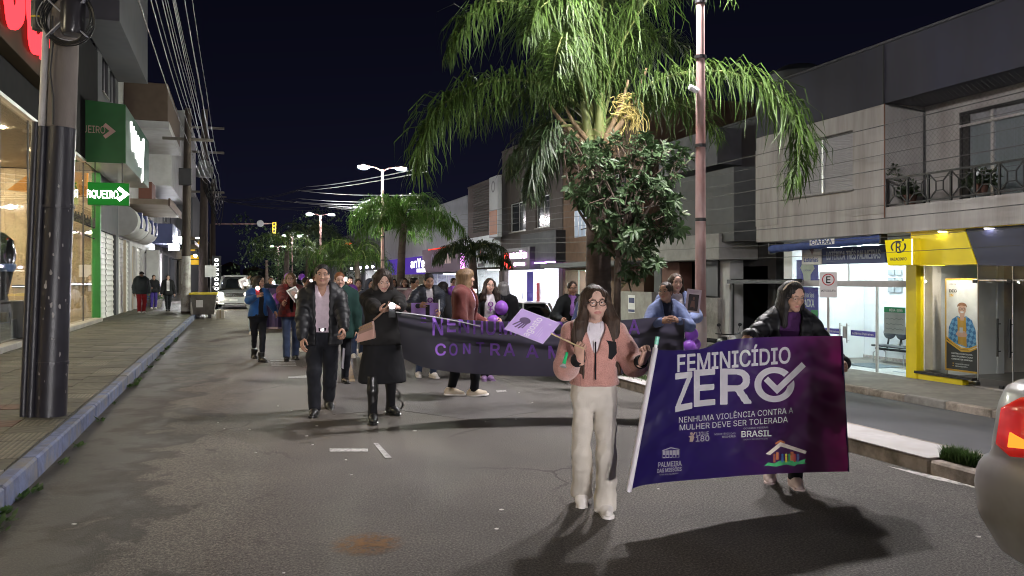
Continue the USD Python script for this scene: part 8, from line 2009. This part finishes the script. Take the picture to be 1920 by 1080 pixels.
vb = thing('violet_banner','dark violet banner carried far back behind the blue jacket','banner',P[0,0]); obj('cloth',thick(P,.004),mat('dark_violet_cloth',(.07,.05,.16),.7,.15,6,trans=.2),vb)
obj('pale_strip',thick(np.array([[at_depth(x,y,26.4 + .1 * math.sin(k * 1.3)) for y in (613,617)] for k,x in enumerate(np.linspace(498,574,14))]),.003),mat('pale_strip',(.35,.3,.4),.7),vb)
# ---- placards, sheets and signs
def plate(name,label,cat,corners,depth,m,group=None,t=.004,tilt=0.0):
 """corners: top left, top right, bottom right, bottom left in the picture; a flat card at that distance."""
 A = [at_depth(x,y,depth + tilt * (k in (1,2))) for k,(x,y) in enumerate(corners)]
 o,ux,uy = A[3],A[2] - A[3],A[0] - A[3]; n = np.cross(ux,uy); n /= np.linalg.norm(n)
 p = thing(name,label,cat,o,group=group)
 def put(pts,z=0.0,th=.001):
  g = pts if hasattr(pts,'geom_type') else sg.Polygon(pts); q = poly(g,th)
  return o + q[0][:,:1] * ux + q[0][:,1:2] * uy + (q[0][:,2:3] + z) * n,q[1]
 obj('card',put([(0,0),(1,0),(1,1),(0,1)],-t,t),m,p)
 return p,put,(o,ux,uy,n)
lilac = mat('lilac_card',(.46,.31,.66),.5,.05,6); edge_l = mat('pale_lilac_edge',(.55,.42,.70),.6)
ap,put,fr = plate('placard','small lilac placard with white lettering on a thin stick held by the girl','placard',[(978,578),(1051,607),(1018,645),(945,617)],5.32,edge_l)
obj('print',put([(.02,.03),(.98,.03),(.98,.97),(.02,.97)],.0,.001),lilac,ap)
obj('hand_print',put(unary_union([sg.Point(.27,.60).buffer(.13),sg.LineString([(.18,.5),(.10,.30)]).buffer(.02),sg.LineString([(.24,.46),(.18,.24)]).buffer(.02),sg.LineString([(.30,.46),(.26,.24)]).buffer(.02),sg.LineString([(.35,.50),(.33,.30)]).buffer(.018)]),.0012),mat('dark_lilac_print',(.09,.05,.13),.6),ap)
o,ux,uy,n = fr
m_ = text_fit('agosto',.86,.165,.001,True); mm_ = m_[0]
obj('lettering',(o + (.53 - mm_[:,1:2] * 1.0 + .06) * ux + (.48 + mm_[:,:1]) * uy + (mm_[:,2:3] + .0014) * n,m_[1]),mat('white_lilac_print',(.66,.58,.72),.5),ap)
for k in range(3):obj('small_print',put(sg.box(.70 + .05 * k,.18,.715 + .05 * k,.62 - .1 * k),.0012),edge_l,ap)
obj('logo_print',put(sg.Point(.82,.80).buffer(.035),.0012),edge_l,ap)
stick_m = mat('pale_wood_stick',(.55,.42,.24),.6)
s0,s1 = at_depth(1030,624,5.325),at_depth(1095,654,5.28); obj('stick',tube([s0,s1],.005,6),stick_m,ap)
wh = thing('plastic_horn','small green plastic horn in the hand of the girl','horn',at_depth(1060,672,5.20)); c0_,c1_ = at_depth(1063,661,5.31),at_depth(1057,683,5.28)
obj('horn_tube',tube([c0_,c1_],[.009,.012],12),mat('bright_green_plastic',(.02,.50,.16),.35),wh,smooth=40); obj('horn_bell',tube([c1_,c1_ + (c1_ - c0_) * .22],[.013,.024],12),mat('clear_grey_plastic',(.5,.5,.5),.2),wh,smooth=40)
po,put,fr = plate('portrait_poster','white poster with a dark portrait photo held up beside the lamp post','poster',[(1289,541),(1317,544),(1311,587),(1284,584)],10.2,mat('pinkish_white_card',(.62,.50,.54),.6))
obj('photo_print',put([(.16,.07),(.86,.07),(.86,.78),(.16,.78)]),mat('dark_photo_print',(.025,.012,.014),.4),po)
obj('photo_figure',put(unary_union([sg.Point(.52,.60).buffer(.075),sg.Polygon([(.38,.50),(.62,.50),(.68,.30),(.60,.12),(.30,.14),(.33,.32)])]),.0012),mat('brown_photo_print',(.19,.085,.06),.4),po)
obj('photo_figure',put(unary_union([sg.Polygon([(.58,.66),(.70,.60),(.74,.25),(.66,.20),(.60,.45)]),sg.Polygon([(.30,.20),(.55,.24),(.62,.12),(.28,.10)])]),.0016),mat('dark_photo_print',(.025,.012,.014),.4),po)
for k in range(2):obj('lettering',put(sg.box(.2,.86 + .05 * k,.8,.875 + .05 * k)),mat('faint_print',(.45,.3,.36),.6),po)
vs_,put,fr = plate('violet_sign','lilac sign with a black figure strip held by the smiling man','placard',[(771,568),(822,567),(822,592),(771,592)],12.92,mat('bright_lilac_card',(.40,.25,.68),.5))
obj('dark_strip',put([(.53,.05),(.68,.05),(.68,.85),(.53,.85)]),letter_black,vs_); q0,q1 = at_depth(823.5,562,12.9),at_depth(823.5,594,12.9); obj('white_edge',tube([q0,q1],.012,6),paper_white,vs_)
p1_,put,fr = plate('photo_sheet','white framed sheet with a grey portrait before the red wrap','poster',[(536,545),(553,535),(571,559),(553,568)],15.5,paper_white)
obj('photo_print',put([(.12,.10),(.88,.10),(.88,.90),(.12,.90)]),mat('grey_photo_print',(.26,.23,.22),.5),p1_); obj('photo_figure',put(sg.Point(.45,.60).buffer(.2),.0012),mat('brown_grey_print',(.30,.20,.17),.5),p1_)
p2_,put,fr = plate('paper_sheet','tilted white sheet held up beside the van by the person in pale blue','poster',[(446,525),(460,520),(469,537),(454,543)],23.4,paper_white); obj('photo_print',put([(.25,.2),(.8,.2),(.8,.8),(.25,.8)]),mat('pale_grey_print',(.42,.38,.38),.5),p2_)
p3_,put,fr = plate('violet_apron_sign','violet cloth sign with a yellow patch under an emblem shirt','placard',[(656,573),(683,573),(681,621),(655,619)],16.6,mat('deep_violet_cloth',(.10,.035,.45),.6,trans=.1)); obj('yellow_patch',put([(.05,.55),(.42,.57),(.42,.80),(.05,.82)]),mat('lime_patch',(.55,.62,.04),.6,emis=(.7,.8,.05),es=.06),p3_); obj('white_print',put(sg.box(.05,.0,.9,.07)),paper_white,p3_)
p4_,put,fr = plate('pale_sign','thin pale framed sign carried behind the woman in black','placard',[(744,541),(772,541),(772,570),(744,570)],17.5,mat('dull_mauve_card',(.20,.15,.18),.6)); obj('edge',put(sg.box(0,.93,1,1.02)),paper_white,p4_)
pl_,put,fr = plate('plastic_sheet','rolled clear plastic sheet hanging from the hand of the young man','sheet',[(643,652),(649,652),(644,692),(640,690)],9.4,mat('pale_plastic_sheet',(.42,.40,.46),.3,trans=.4))
obj('fold_line',put(sg.box(.4,.02,.5,.98)),paper_white,pl_)
# ---- balloons
bal = mat('violet_balloon_rubber',(.34,.12,.60),.22,.04,4,spec=.6,trans=.35,coat=.3)
def balloon(px,py,depth,rpx,label,tilt=(0,0),knot=True):
 r = rpx * depth / FPX; c = at_depth(px,py,depth); t = thing('balloon',label,'balloon',c)
 prof = [(0.001,-1.22)] + [(math.sin(a) * (1 if a < PI / 2 else 1 - .10 * (a - PI / 2)),-math.cos(a) * (1.12 if a < PI / 2 else 1.04)) for a in np.linspace(.12,PI - .02,26)] + [(.0005,1.04)]
 m = lathe([(a * r,b * r) for a,b in prof],28); m = rot(rot(m,(1,0,0),tilt[0]),(0,1,0),tilt[1])
 obj('skin',move(m,c),bal,t,smooth=True)
 k = rot(rot(lathe([(.0,-1.2 * r),(.05 * r,-1.22 * r),(.10 * r,-1.32 * r),(.0,-1.30 * r)],10),(1,0,0),tilt[0]),(0,1,0),tilt[1])
 obj('knot',move(k,c),bal,t)
balloon(940,577,12.9,13.2,'violet balloon in front of the grey haired woman'); balloon(925,603,12.85,13,'violet balloon just above the black banner edge, mostly hidden',(0,.6))
balloon(660,544,16.4,11.2,'violet balloon between the young man and the woman in black',(1.1,.5)); balloon(519,559,20,9.5,'violet balloon between the blue jacket and the red wrap'); balloon(541,519,21,8,'pale violet balloon above the woman in the red wrap',(0,.4)); balloon(566,519,21.5,6,'small violet balloon behind the woman with tied hair',(0,.8))
balloon(592,532,24,8,'small violet balloon far back just left of the young man'); balloon(712,538,20,9,'violet balloon just left of the head of the woman in black'); balloon(848,545,15,9,'pale violet balloon between the smiling man and the maroon blazer',(.2,.3))
balloon(1297,627,10.2,12.5,'violet balloon hanging from the hand of the woman with the portrait poster',(.3,.2)); balloon(1291,655,10.1,15.5,'larger violet balloon just above the big banner',(PI,.2)); balloon(1302,646,10.5,12,'violet balloon squeezed between two others beside the lamp post',(0,1.0))
for k in range(3):obj('balloon_string',tube([at_depth(1293,598,10.25),at_depth(1290 + 4 * k,632 + 4 * k,10.15)],.0025,4),paper_white,label=['left','middle','right'][k] + ' white string tying the balloons beside the lamp post',cat='string',group='strings of the balloons by the lamp post')
# ---- phones, microphone, handbag
def phone(label,px,py,depth,power,col=black_metal,r=.008,d=(0,0,0)):
 c = at_depth(px,py,depth); t = thing('phone',label,'phone',c)
 rg,uu,fw = np.array([CY,-SY,0]),np.array([0,0,1.0]),np.array([SY,CY,0])
 F_ = frame_of(c + fw * .004 + uu * -.05,rg,uu)
 obj('phone_body',F_(move(cbox(-.036,-.075,-.004,.036,.075,.004,.003),(0,0,0))),col,t)
 obj('flash',(lambda m:m)(F_(move(poly(sg.Point(0,0).buffer(r),.002),(0.0,.05,.0045)))),glow('phone_flash_%d' % power,(.96,.95,1.0),float(power)),t)
phone('phone with its light shining in the hands of the woman in black',735,573,8.64,2600,r=.028)
phone('red phone with its light on raised by the woman in the blue jacket',483,540,15.3,1500,mat('red_phone_case',(.5,.03,.04),.4),r=.03)
phone('shining phone behind the balloon left of the woman in the red wrap',526,538,19.5,1500,r=.035); phone('shining phone held at the photo sheet by the woman in the red wrap',557,556,15.3,700,r=.03); phone('shining phone held up far back above the violet balloon',647,523,20.3,2600,r=.045); phone('small phone light beside the paper sheet of the person in pale blue',460,533,23.2,900,r=.035)
phone('small white light far back beside the slate hood',708,530,26,2200,r=.04); phone('small white light far back left of the young man',583,527,27,2200,r=.04); phone('small white light far back above the dark violet banner',513,530,27,2200,r=.04); phone('shining phone between the maroon blazer and the emblem shirt',890,546,12.7,900,r=.03); phone('phone light beside the violet scarf',1088,565,12.5,1100,r=.024)
mc = thing('microphone','silver microphone at the mouth of the woman in the blue raincoat','microphone',at_depth(1113,566,11.58)); m0_,m1_ = at_depth(1112,560,11.56),at_depth(1116,578,11.60)
obj('microphone_head',ball(m0_,.027,2),mat('wire_mesh_head',(.6,.6,.62),.35,.3,200,metal=.9),mc,smooth=True); obj('handle',tube([m0_,m1_],[.02,.014],10),steel,mc)
hb = thing('handbag','beige handbag with gold studs hanging at the side of the woman in black','handbag',at_depth(688,625,8.75)); B_ = [at_depth(x,y,8.72) for x,y in ((676,612),(699,602),(703,634),(671,642))]
tan_l = mat('beige_pink_leather',(.42,.24,.19),.45,.1,8,bump=.15)
hv = [b_ + off for off in (np.array([SY,CY,0]) * -.05,np.array([SY,CY,0]) * .07) for b_ in B_]
hull = m3.Manifold.hull_points(np.array(hv)); obj('bag_body',mm(hull),tan_l,hb)
obj('flap',mm(m3.Manifold.hull_points(np.array([b_ + np.array([SY,CY,0]) * -.058 for b_ in (B_[0],B_[1],B_[0] * .5 + B_[3] * .5,B_[1] * .55 + B_[2] * .45)] + [b_ + np.array([SY,CY,0]) * -.052 for b_ in (B_[0],B_[1],B_[0] * .5 + B_[3] * .5)]))),mat('taupe_leather',(.22,.13,.09),.5),hb)
for k in range(14):
 q = B_[0] * (1 - k / 13) + B_[1] * (k / 13); w_ = .10 + .16 * (k % 2); q = q * (1 - w_) + (B_[3] * (1 - k / 13) + B_[2] * (k / 13)) * w_
 obj('stud',ball(q - np.array([SY,CY,0]) * .062,.006,1),mat('gold_stud',(.75,.50,.15),.25,metal=.9),hb)
obj('strap',tube(bez([at_depth(700,600,8.70),at_depth(716,586,8.72),at_depth(728,570,8.80)],10),.011,6),mat('taupe_leather',(.22,.13,.09),.5),hb)
#  VEHICLES
def ring_sec(w,zb,zt,n=20,e=3.2,tumble=0.0):
 out = []
 for k in range(n):
  a = 2 * PI * k / n; c,s = math.cos(a),math.sin(a)
  x = w * math.copysign(abs(c) ** (2 / e),c); z = (zb + zt) / 2 + (zt - zb) / 2 * math.copysign(abs(s) ** (2 / e),s)
  x *= 1 - tumble * (z - zb) / (zt - zb); out.append((x,z))
 return out
def loft(secs,ys,cap=True):
 P = np.array([[(x,y,z) for x,z in s] for s,y in zip(secs,ys)]); n = P.shape[1]
 P = np.concatenate([P,P[:,:1]],1); v,f = grid(P)
 if cap:
  for i,fl in ((0,1),(len(ys) - 1,0)):
   c = P[i,:-1].mean(0); b = len(v); v = np.vstack([v,c]); k0 = i * (n + 1)
   f = np.vstack([f,[[k0 + j,k0 + j + 1,b] if fl else [k0 + j + 1,k0 + j,b] for j in range(n)]])
 return v,f
tyre_m = mat('tyre_rubber',(.012,.012,.013),.8,.2,10); rim_m = mat('wheel_alloy',(.45,.45,.46),.35,metal=.8); car_glass = mat('car_window_glass',(.012,.014,.017),.05,.2,2,spec=.7)
def car(label,loc,rz,paint,L,W,H,kind='hatch',group=None,name='parked_car'):
 """Own axes: x to the right, y forward (front at +L/2), z up."""
 t = thing(name,label,'car',loc,rz); h = L / 2; w = W / 2
 belt = .60 * H
 ys = np.array([-h,-h + .06,-h + .25,-h * .6,0,h * .45,h - .5,h - .12,h]); wd = [.86,.95,.99,1,1,1,.97,.90,.78]; zt = [belt * .86,belt * .97,belt,belt * 1.0,belt * .98,belt * .97,belt * .86,belt * .74,belt * .62]; zb = [.32,.26,.22,.2,.2,.2,.22,.24,.30]
 o = dict(world=False)
 obj('body',loft([ring_sec(w * a,b,c,28,3.6,.06) for a,b,c in zip(wd,zb,zt)],ys),paint,t,smooth=45,**o)
 if kind == 'suv':cy_ = [-h + .14,-h + .42,-.2,h * .28,h * .52]; ct = [belt + .05,H,H,H * .985,belt + .03]; cw = [.80,.80,.82,.80,.84]
 else:cy_ = [-h + .16,-h + .62,-.2,h * .2,h * .50]; ct = [belt + .06,H * .985,H,H * .985,belt + .03]; cw = [.80,.78,.80,.78,.84]
 obj('cabin',loft([ring_sec(w * a,belt - .16,c,28,3.4,.22) for a,c in zip(cw,ct)],cy_),car_glass,t,smooth=45,**o)
 obj('roof',loft([ring_sec(w * a * .80,c - .05,c + .012,20,3.4,.05) for a,c in zip(cw[1:4],ct[1:4])],[cy_[1] - .06,-.2,cy_[3] + .05]),paint,t,smooth=45,**o)
 for s in (-1,1):
  for y0,y1 in ((cy_[1],cy_[0] + .05),(-.15,-.2),(cy_[3],cy_[4] - .1)):
   obj('pillar',bar((s * w * .645,y0,H - .06),(s * w * .80,y1,belt - .02),.07,.07),paint,t,**o)
  obj('mirror',ball((s * (w + .09),h * .40,belt + .08),(.10,.06,.07),2),paint,t,smooth=True,**o)
  for y in (-h * .62,h * .62):
   c = np.array([s * (w - .09),y,.31]); wv = rot(lathe([(.17,-.1),(.27,-.105),(.31,-.07),(.31,.07),(.27,.105),(.17,.1)],28),(0,1,0),PI / 2)
   k = obj('wheel',move(wv,c),tyre_m,t,smooth=40,**o)
   obj('rim',move(rot(lathe([(0,.085),(.05,.09),(.17,.06),(.185,.10),(.19,.0)],20),(0,1,0),s * PI / 2),c),rim_m,k,smooth=40,**o)
  obj('door_handle',cbox(s * w * .985 - .02,-.42,belt - .14,s * w * .985 + .02,-.22,belt - .11,.008),paint,t,**o)
  for y in (-.62,.35):obj('door_seam',bar((s * (w - .012),y,.3),(s * (w - .025),y,belt - .02),.012),black_metal,t,**o)
 obj('front_bumper',loft([ring_sec(w * a,.22,.50,20,3) for a in (.97,.92,.76)],[h - .38,h - .08,h + .05]),paint,t,smooth=45,**o)
 obj('rear_bumper',loft([ring_sec(w * a,.24,.58,20,3) for a in (.80,.96,1.01)],[-h - .07,-h + .03,-h + .38]),paint,t,smooth=45,**o)
 return t,o,h,w,belt
silver = mat('silver_car_paint',(.46,.46,.47),.35,.04,4,metal=.2,coat=.5); grey_paint = mat('warm_grey_car_paint',(.38,.37,.36),.36,.06,3,metal=.15,coat=.5,dirt=(.26,.25,.235),dscale=4); white_paint = mat('white_car_paint',(.66,.66,.68),.3,.03,3,coat=.6)
red_lit = custom('red_lit_tail_lens',{'geo':('geometry',{}),'n':('noise_texture',{'scale':6.0,'detail':2.0}),'r':('rgb_ramp',{'ramp':[(.3,(.35,) * 3),(.7,(1.0,) * 3)]}),'mx':('mix',{'mix_type':'multiply','fac':1.0,'color1':(1.0,.035,.02)}),'p':('principled_bsdf',{'base_color':(.45,.01,.01),'roughness':.12,'emission_strength':.55,'coat_weight':.6})},
 [('geo.position','n.vector'),('n.fac','r.fac'),('r.color','mx.color2'),('mx.color','p.emission_color')])
# ---- grey car leading the march: only its rear corner is in view
gy = 3.25; h = 2.05; w = .89
gc = thing('parked_car','grey car ahead of the girl at the right edge, its red tail light glowing','car',(4.31,gy - h,-.01),PI)
o = dict(world=False)
LV = [(.20,.90,.16,.10),(.26,.965,.02,.02),(.40,1.0,-.085,-.05),(.54,1.005,-.10,-.06),(.62,1.0,-.085,-.05),(.665,.99,-.05,-.03),(.68,.985,-.012,.0),(.78,.98,.0,.02),(.92,.965,.02,.10),(1.0,.935,.05,.30),(1.04,.88,.11,.55),(1.055,.80,.2,.75)]
LV = [(a * 1.075,*b) for a,*b in LV]
def lv(z):
 q = np.array(LV); return [float(np.interp(z,q[:,0],q[:,k])) for k in (1,2,3)]
def gloop(z,ts,out=0.0):
 a,r,f_ = lv(z); y0,y1 = -h + r,h - f_ - .05; yc,l_ = (y0 + y1) / 2,(y1 - y0) / 2
 e = 2 / 6.5; c,s_ = np.cos(ts),np.sin(ts)
 x = (w * a + out) * np.sign(c) * np.abs(c) ** e; y = yc + (l_ + out) * np.sign(s_) * np.abs(s_) ** e
 return np.stack([x,y,np.full(len(ts),z)],1)
zs = np.r_[np.linspace(.20,.66,16),np.linspace(.675,1.055,16)] * 1.075
tq = np.linspace(0,2 * PI,121)
v,f = grid(np.array([gloop(z,tq) for z in zs])); top_ = len(v); v = np.vstack([v,[0,0,1.07],[0,0,.18]]); n_ = len(tq)
f = np.vstack([f,[[(len(zs) - 1) * n_ + j,(len(zs) - 1) * n_ + j + 1,top_] for j in range(n_ - 1)],[[j + 1,j,top_ + 1] for j in range(n_ - 1)]])
obj('body',(v,f),grey_paint,gc,smooth=35,**o)
obj('cabin',loft([ring_sec(w * a,.95,c,28,3.4,.22) for a,c in zip((.80,.80,.82,.80,.84),(1.10,1.46,1.49,1.46,1.0))],[-h + .30,-h + .75,-.2,.5,1.15]),car_glass,gc,smooth=45,**o)
obj('roof',loft([ring_sec(w * a * .80,c - .05,c + .012,20,3.4,.05) for a,c in zip((.80,.82,.80),(1.46,1.49,1.46))],[-h + .7,-.2,.55]),grey_paint,gc,smooth=45,**o)
def patch(t0,t1,zf,out,n=26,m=14):
 ts = np.linspace(t0,t1,n); P = []
 for t_ in ts:
  za,zb = zf((t_ - t0) / (t1 - t0)); P.append([gloop(z,np.array([t_]),out * (1 if 0 < i < m - 1 else .0))[0] for i,z in enumerate(np.linspace(za,zb,m))])
 P = np.array(P); P[[0,-1]] = P[[0,-1]] * 1.0; return grid(P)
for sgn in (1,-1):
 t0,t1 = -.085,-.80
 zf = lambda u:(np.interp(u,[0,.25,.5,.8,1],[1.0,.88,.79,.765,.79]),np.interp(u,[0,.25,.5,.8,1],[1.075,1.09,1.08,1.05,1.0]))
 m_ = patch(t0,t1,zf,.014); m_ = m_ if sgn > 0 else (m_[0] * [-1,1,1],m_[1][:,::-1]); tl_ = obj('tail_light',m_,red_lit,gc,smooth=40,**o)
 zi = lambda u:(np.interp(u,[0,1],[.83,.80]),np.interp(u,[0,.5,1],[.845,.875,.895]))
 m_ = patch(-.44,-.64,zi,.018,12,8); m_ = m_ if sgn > 0 else (m_[0] * [-1,1,1],m_[1][:,::-1]); obj('amber_lens',m_,glow('amber_indicator',(1.0,.30,.03),1.6),tl_,smooth=40,**o)
 zi = lambda u:(.95,.99)
 m_ = patch(-.30,-.42,zi,.018,8,6); m_ = m_ if sgn > 0 else (m_[0] * [-1,1,1],m_[1][:,::-1]); obj('bright_bulb',m_,glow('brake_bulb',(1.0,.16,.12),1.6),tl_,smooth=40,**o)
seam = np.array([gloop(z,np.array([t_]),.002)[0] for t_,z in zip(np.linspace(-.42,-.03,18),np.interp(np.linspace(0,1,18),[0,.25,.6,1],[.75,.715,.645,.63]))])
obj('bumper_seam',tube(seam,.005,5),black_metal,gc,**o)
obj('number_plate',cbox(-.2,-h - .085,.74,.2,-h + .0,.86),paper_white,gc,**o)
for s_ in (-1,1):
 for y in (-h * .62,h * .62):
  c = np.array([s_ * (w - .08),y,.31]); k = obj('wheel',move(rot(lathe([(.17,-.1),(.27,-.105),(.31,-.07),(.31,.07),(.27,.105),(.17,.1)],28),(0,1,0),PI / 2),c),tyre_m,gc,smooth=40,**o)
  obj('rim',move(rot(lathe([(0,.085),(.05,.09),(.17,.06),(.185,.10),(.19,.0)],20),(0,1,0),s_ * PI / 2),c),rim_m,k,smooth=40,**o)
# ---- silver car with its headlamps on
vz = at_z(434,580,0)
sv,o,h,w,belt = car('silver car with dazzling headlamps coming up behind the march on the left',(vz[0] + .20,vz[1] + 2.3,0),PI - .04,silver,4.5,1.98,1.80,'suv')
chrome = mat('chrome_bar',(.7,.7,.7),.15,.05,4,metal=1.0)
for k in range(3):obj('grille_bar',cbox(-w * .55,h - .03,.66 + .075 * k,w * .55,h + .03,.70 + .075 * k,.008),chrome if k != 1 else black_metal,sv,world=False)
em = lambda g,z=.0:(lambda m:np.stack([m[0][:,0],h + .035 + m[0][:,2],m[0][:,1] + .76],1))(poly(g,.006))
ge = unary_union([sg.Point(0,0).buffer(.085).difference(sg.Point(0,0).buffer(.068)),sg.LineString([(-.03,.055),(0,0),(.03,.055)]).buffer(.008),sg.LineString([(-.06,.03),(-.03,-.055),(0,.0),(.03,-.055),(.06,.03)]).buffer(.008)])
pe = poly(ge,.006); obj('emblem',(np.stack([pe[0][:,0],h + .036 + pe[0][:,2],pe[0][:,1] + .76],1),pe[1][:,::-1]),chrome,sv,world=False)
obj('number_plate',cbox(-.2,h + .06,.42,.2,h + .075,.54),paper_white,sv,world=False); obj('lower_trim',cbox(-w * .8,h + .02,.27,w * .8,h + .065,.33,.01),chrome,sv,world=False)
hl_on = glow('headlamp_beam',(1.0,.90,.70),260.0); hl_low = glow('headlamp_dim',(1.0,.92,.8),6.0)
for s_,m in ((1,hl_on),(-1,hl_low)):
 c = np.array([s_ * w * .66,h - .10,.80]); hd = obj('headlight',ball(c,(.20,.14,.10),2),mat('headlamp_shell',(.5,.5,.5),.2),sv,world=False,smooth=True); obj('lens',ball(c + [0,.10,0],(.15,.12,.085),2),m,hd,world=False)
 obj('roof_rail',bar((s_ * w * .62,-h * .6,1.80),(s_ * w * .62,h * .2,1.80),.04),black_metal,sv,world=False)
# ---- white car parked by the far shops
wc = at_depth(1000,HY,33.5)
wcar,o,h,w,belt = car('white car parked in front of the dazzling shop beyond the black banner',(12.0 - .9,wc[1],-.74),0,white_paint,3.9,1.66,1.44)
for s_ in (-1,1):obj('tail_light',ball((s_ * w * .86,-h + .04,.80),(.09,.06,.14),2),mat('red_tail_lens',(.3,.01,.01),.2),wcar,world=False); obj('headlight',ball((s_ * w * .66,h - .14,.66),(.16,.12,.09),2),mat('headlamp_shell',(.5,.5,.5),.2),wcar,world=False)
# ---- motorcycle at the far kerb
mcb = at_depth(1352,HY,21.3); mz = -.80
mo = thing('motorcycle','dark motorcycle parked at the far kerb, only handlebar and mirror above the big banner','motorcycle',(mcb[0],mcb[1],mz)); X0,Y0 = mcb[0],mcb[1]
for y in (-.62,.62):
 k = obj('wheel',move(rot(lathe([(.25,-.05),(.30,-.03),(.30,.03),(.25,.05),(.25,-.05)],24),(0,1,0),PI / 2),(X0,Y0 + y,mz + .30)),tyre_m,mo); obj('rim',move(rot(lathe([(.22,-.03),(.25,-.03),(.25,.03),(.22,.03),(.22,-.03)],20),(0,1,0),PI / 2),(X0,Y0 + y,mz + .30)),rim_m,k)
obj('tank',ball((X0,Y0 - .15,mz + .80),(.14,.28,.13),2),black_metal,mo,smooth=True); obj('seat',cbox(X0 - .12,Y0 + .05,mz + .74,X0 + .12,Y0 + .75,mz + .83,.03),black_cloth,mo); obj('engine',cbox(X0 - .14,Y0 - .2,mz + .28,X0 + .14,Y0 + .2,mz + .62,.04),steel,mo)
obj('fork',join(bar((X0 - .07,Y0 - .62,mz + .30),(X0 - .07,Y0 - .42,mz + .95),.04),bar((X0 + .07,Y0 - .62,mz + .30),(X0 + .07,Y0 - .42,mz + .95),.04)),steel,mo,kind='stuff'); obj('handlebar',tube(bez([(X0 - .36,Y0 - .30,mz + 1.02),(X0 - .15,Y0 - .40,mz + 1.0),(X0 + .15,Y0 - .40,mz + 1.0),(X0 + .36,Y0 - .30,mz + 1.02)],12),.016,6),black_metal,mo)
for s_ in (-1,1):
 obj('mirror_stem',bar((X0 + s_ * .22,Y0 - .38,mz + 1.0),(X0 + s_ * .30,Y0 - .38,mz + 1.2),.012),black_metal,mo); obj('mirror',ball((X0 + s_ * .31,Y0 - .38,mz + 1.24),(.06,.02,.045),2),black_metal,mo)
obj('headlight',ball((X0,Y0 - .52,mz + .90),(.09,.08,.09),2),mat('headlamp_shell',(.5,.5,.5),.2),mo,smooth=True); obj('frame',bar((X0,Y0 - .42,mz + .9),(X0,Y0 + .6,mz + .6),.05),black_metal,mo)
# ---- the car that follows the viewer: its headlamps light the marchers' fronts and glint in the showroom glass
fc,o,h,w,belt = car('dark car with its headlamps on behind the viewer',(1.4,-11.5,0),0,mat('dark_blue_car_paint',(.02,.025,.04),.3,.04,4,coat=.6),4.3,1.78,1.5)
beam = glow('following_headlamp',(1.0,.96,.97),HEADLAMP)
for s_ in (-1,1):
 c = np.array([s_ * w * .66,h - .12,.74]); f_ = lambda m:move(rot(rot(m,(1,0,0),-PI / 2),(1,0,0),-.07),c)
 hd = obj('headlight',f_(lathe([(0,-.03),(.10,-.03),(.105,.0),(.105,.27),(.098,.27),(.096,0),(0,-.01)],20)),black_metal,fc,world=False); obj('lens',f_(lathe([(0,.004),(.055,.004),(.055,0),(0,0)],20)),beam,hd,world=False)
obj('number_plate',cbox(-.2,h + .06,.42,.2,h + .075,.54),paper_white,fc,world=False)
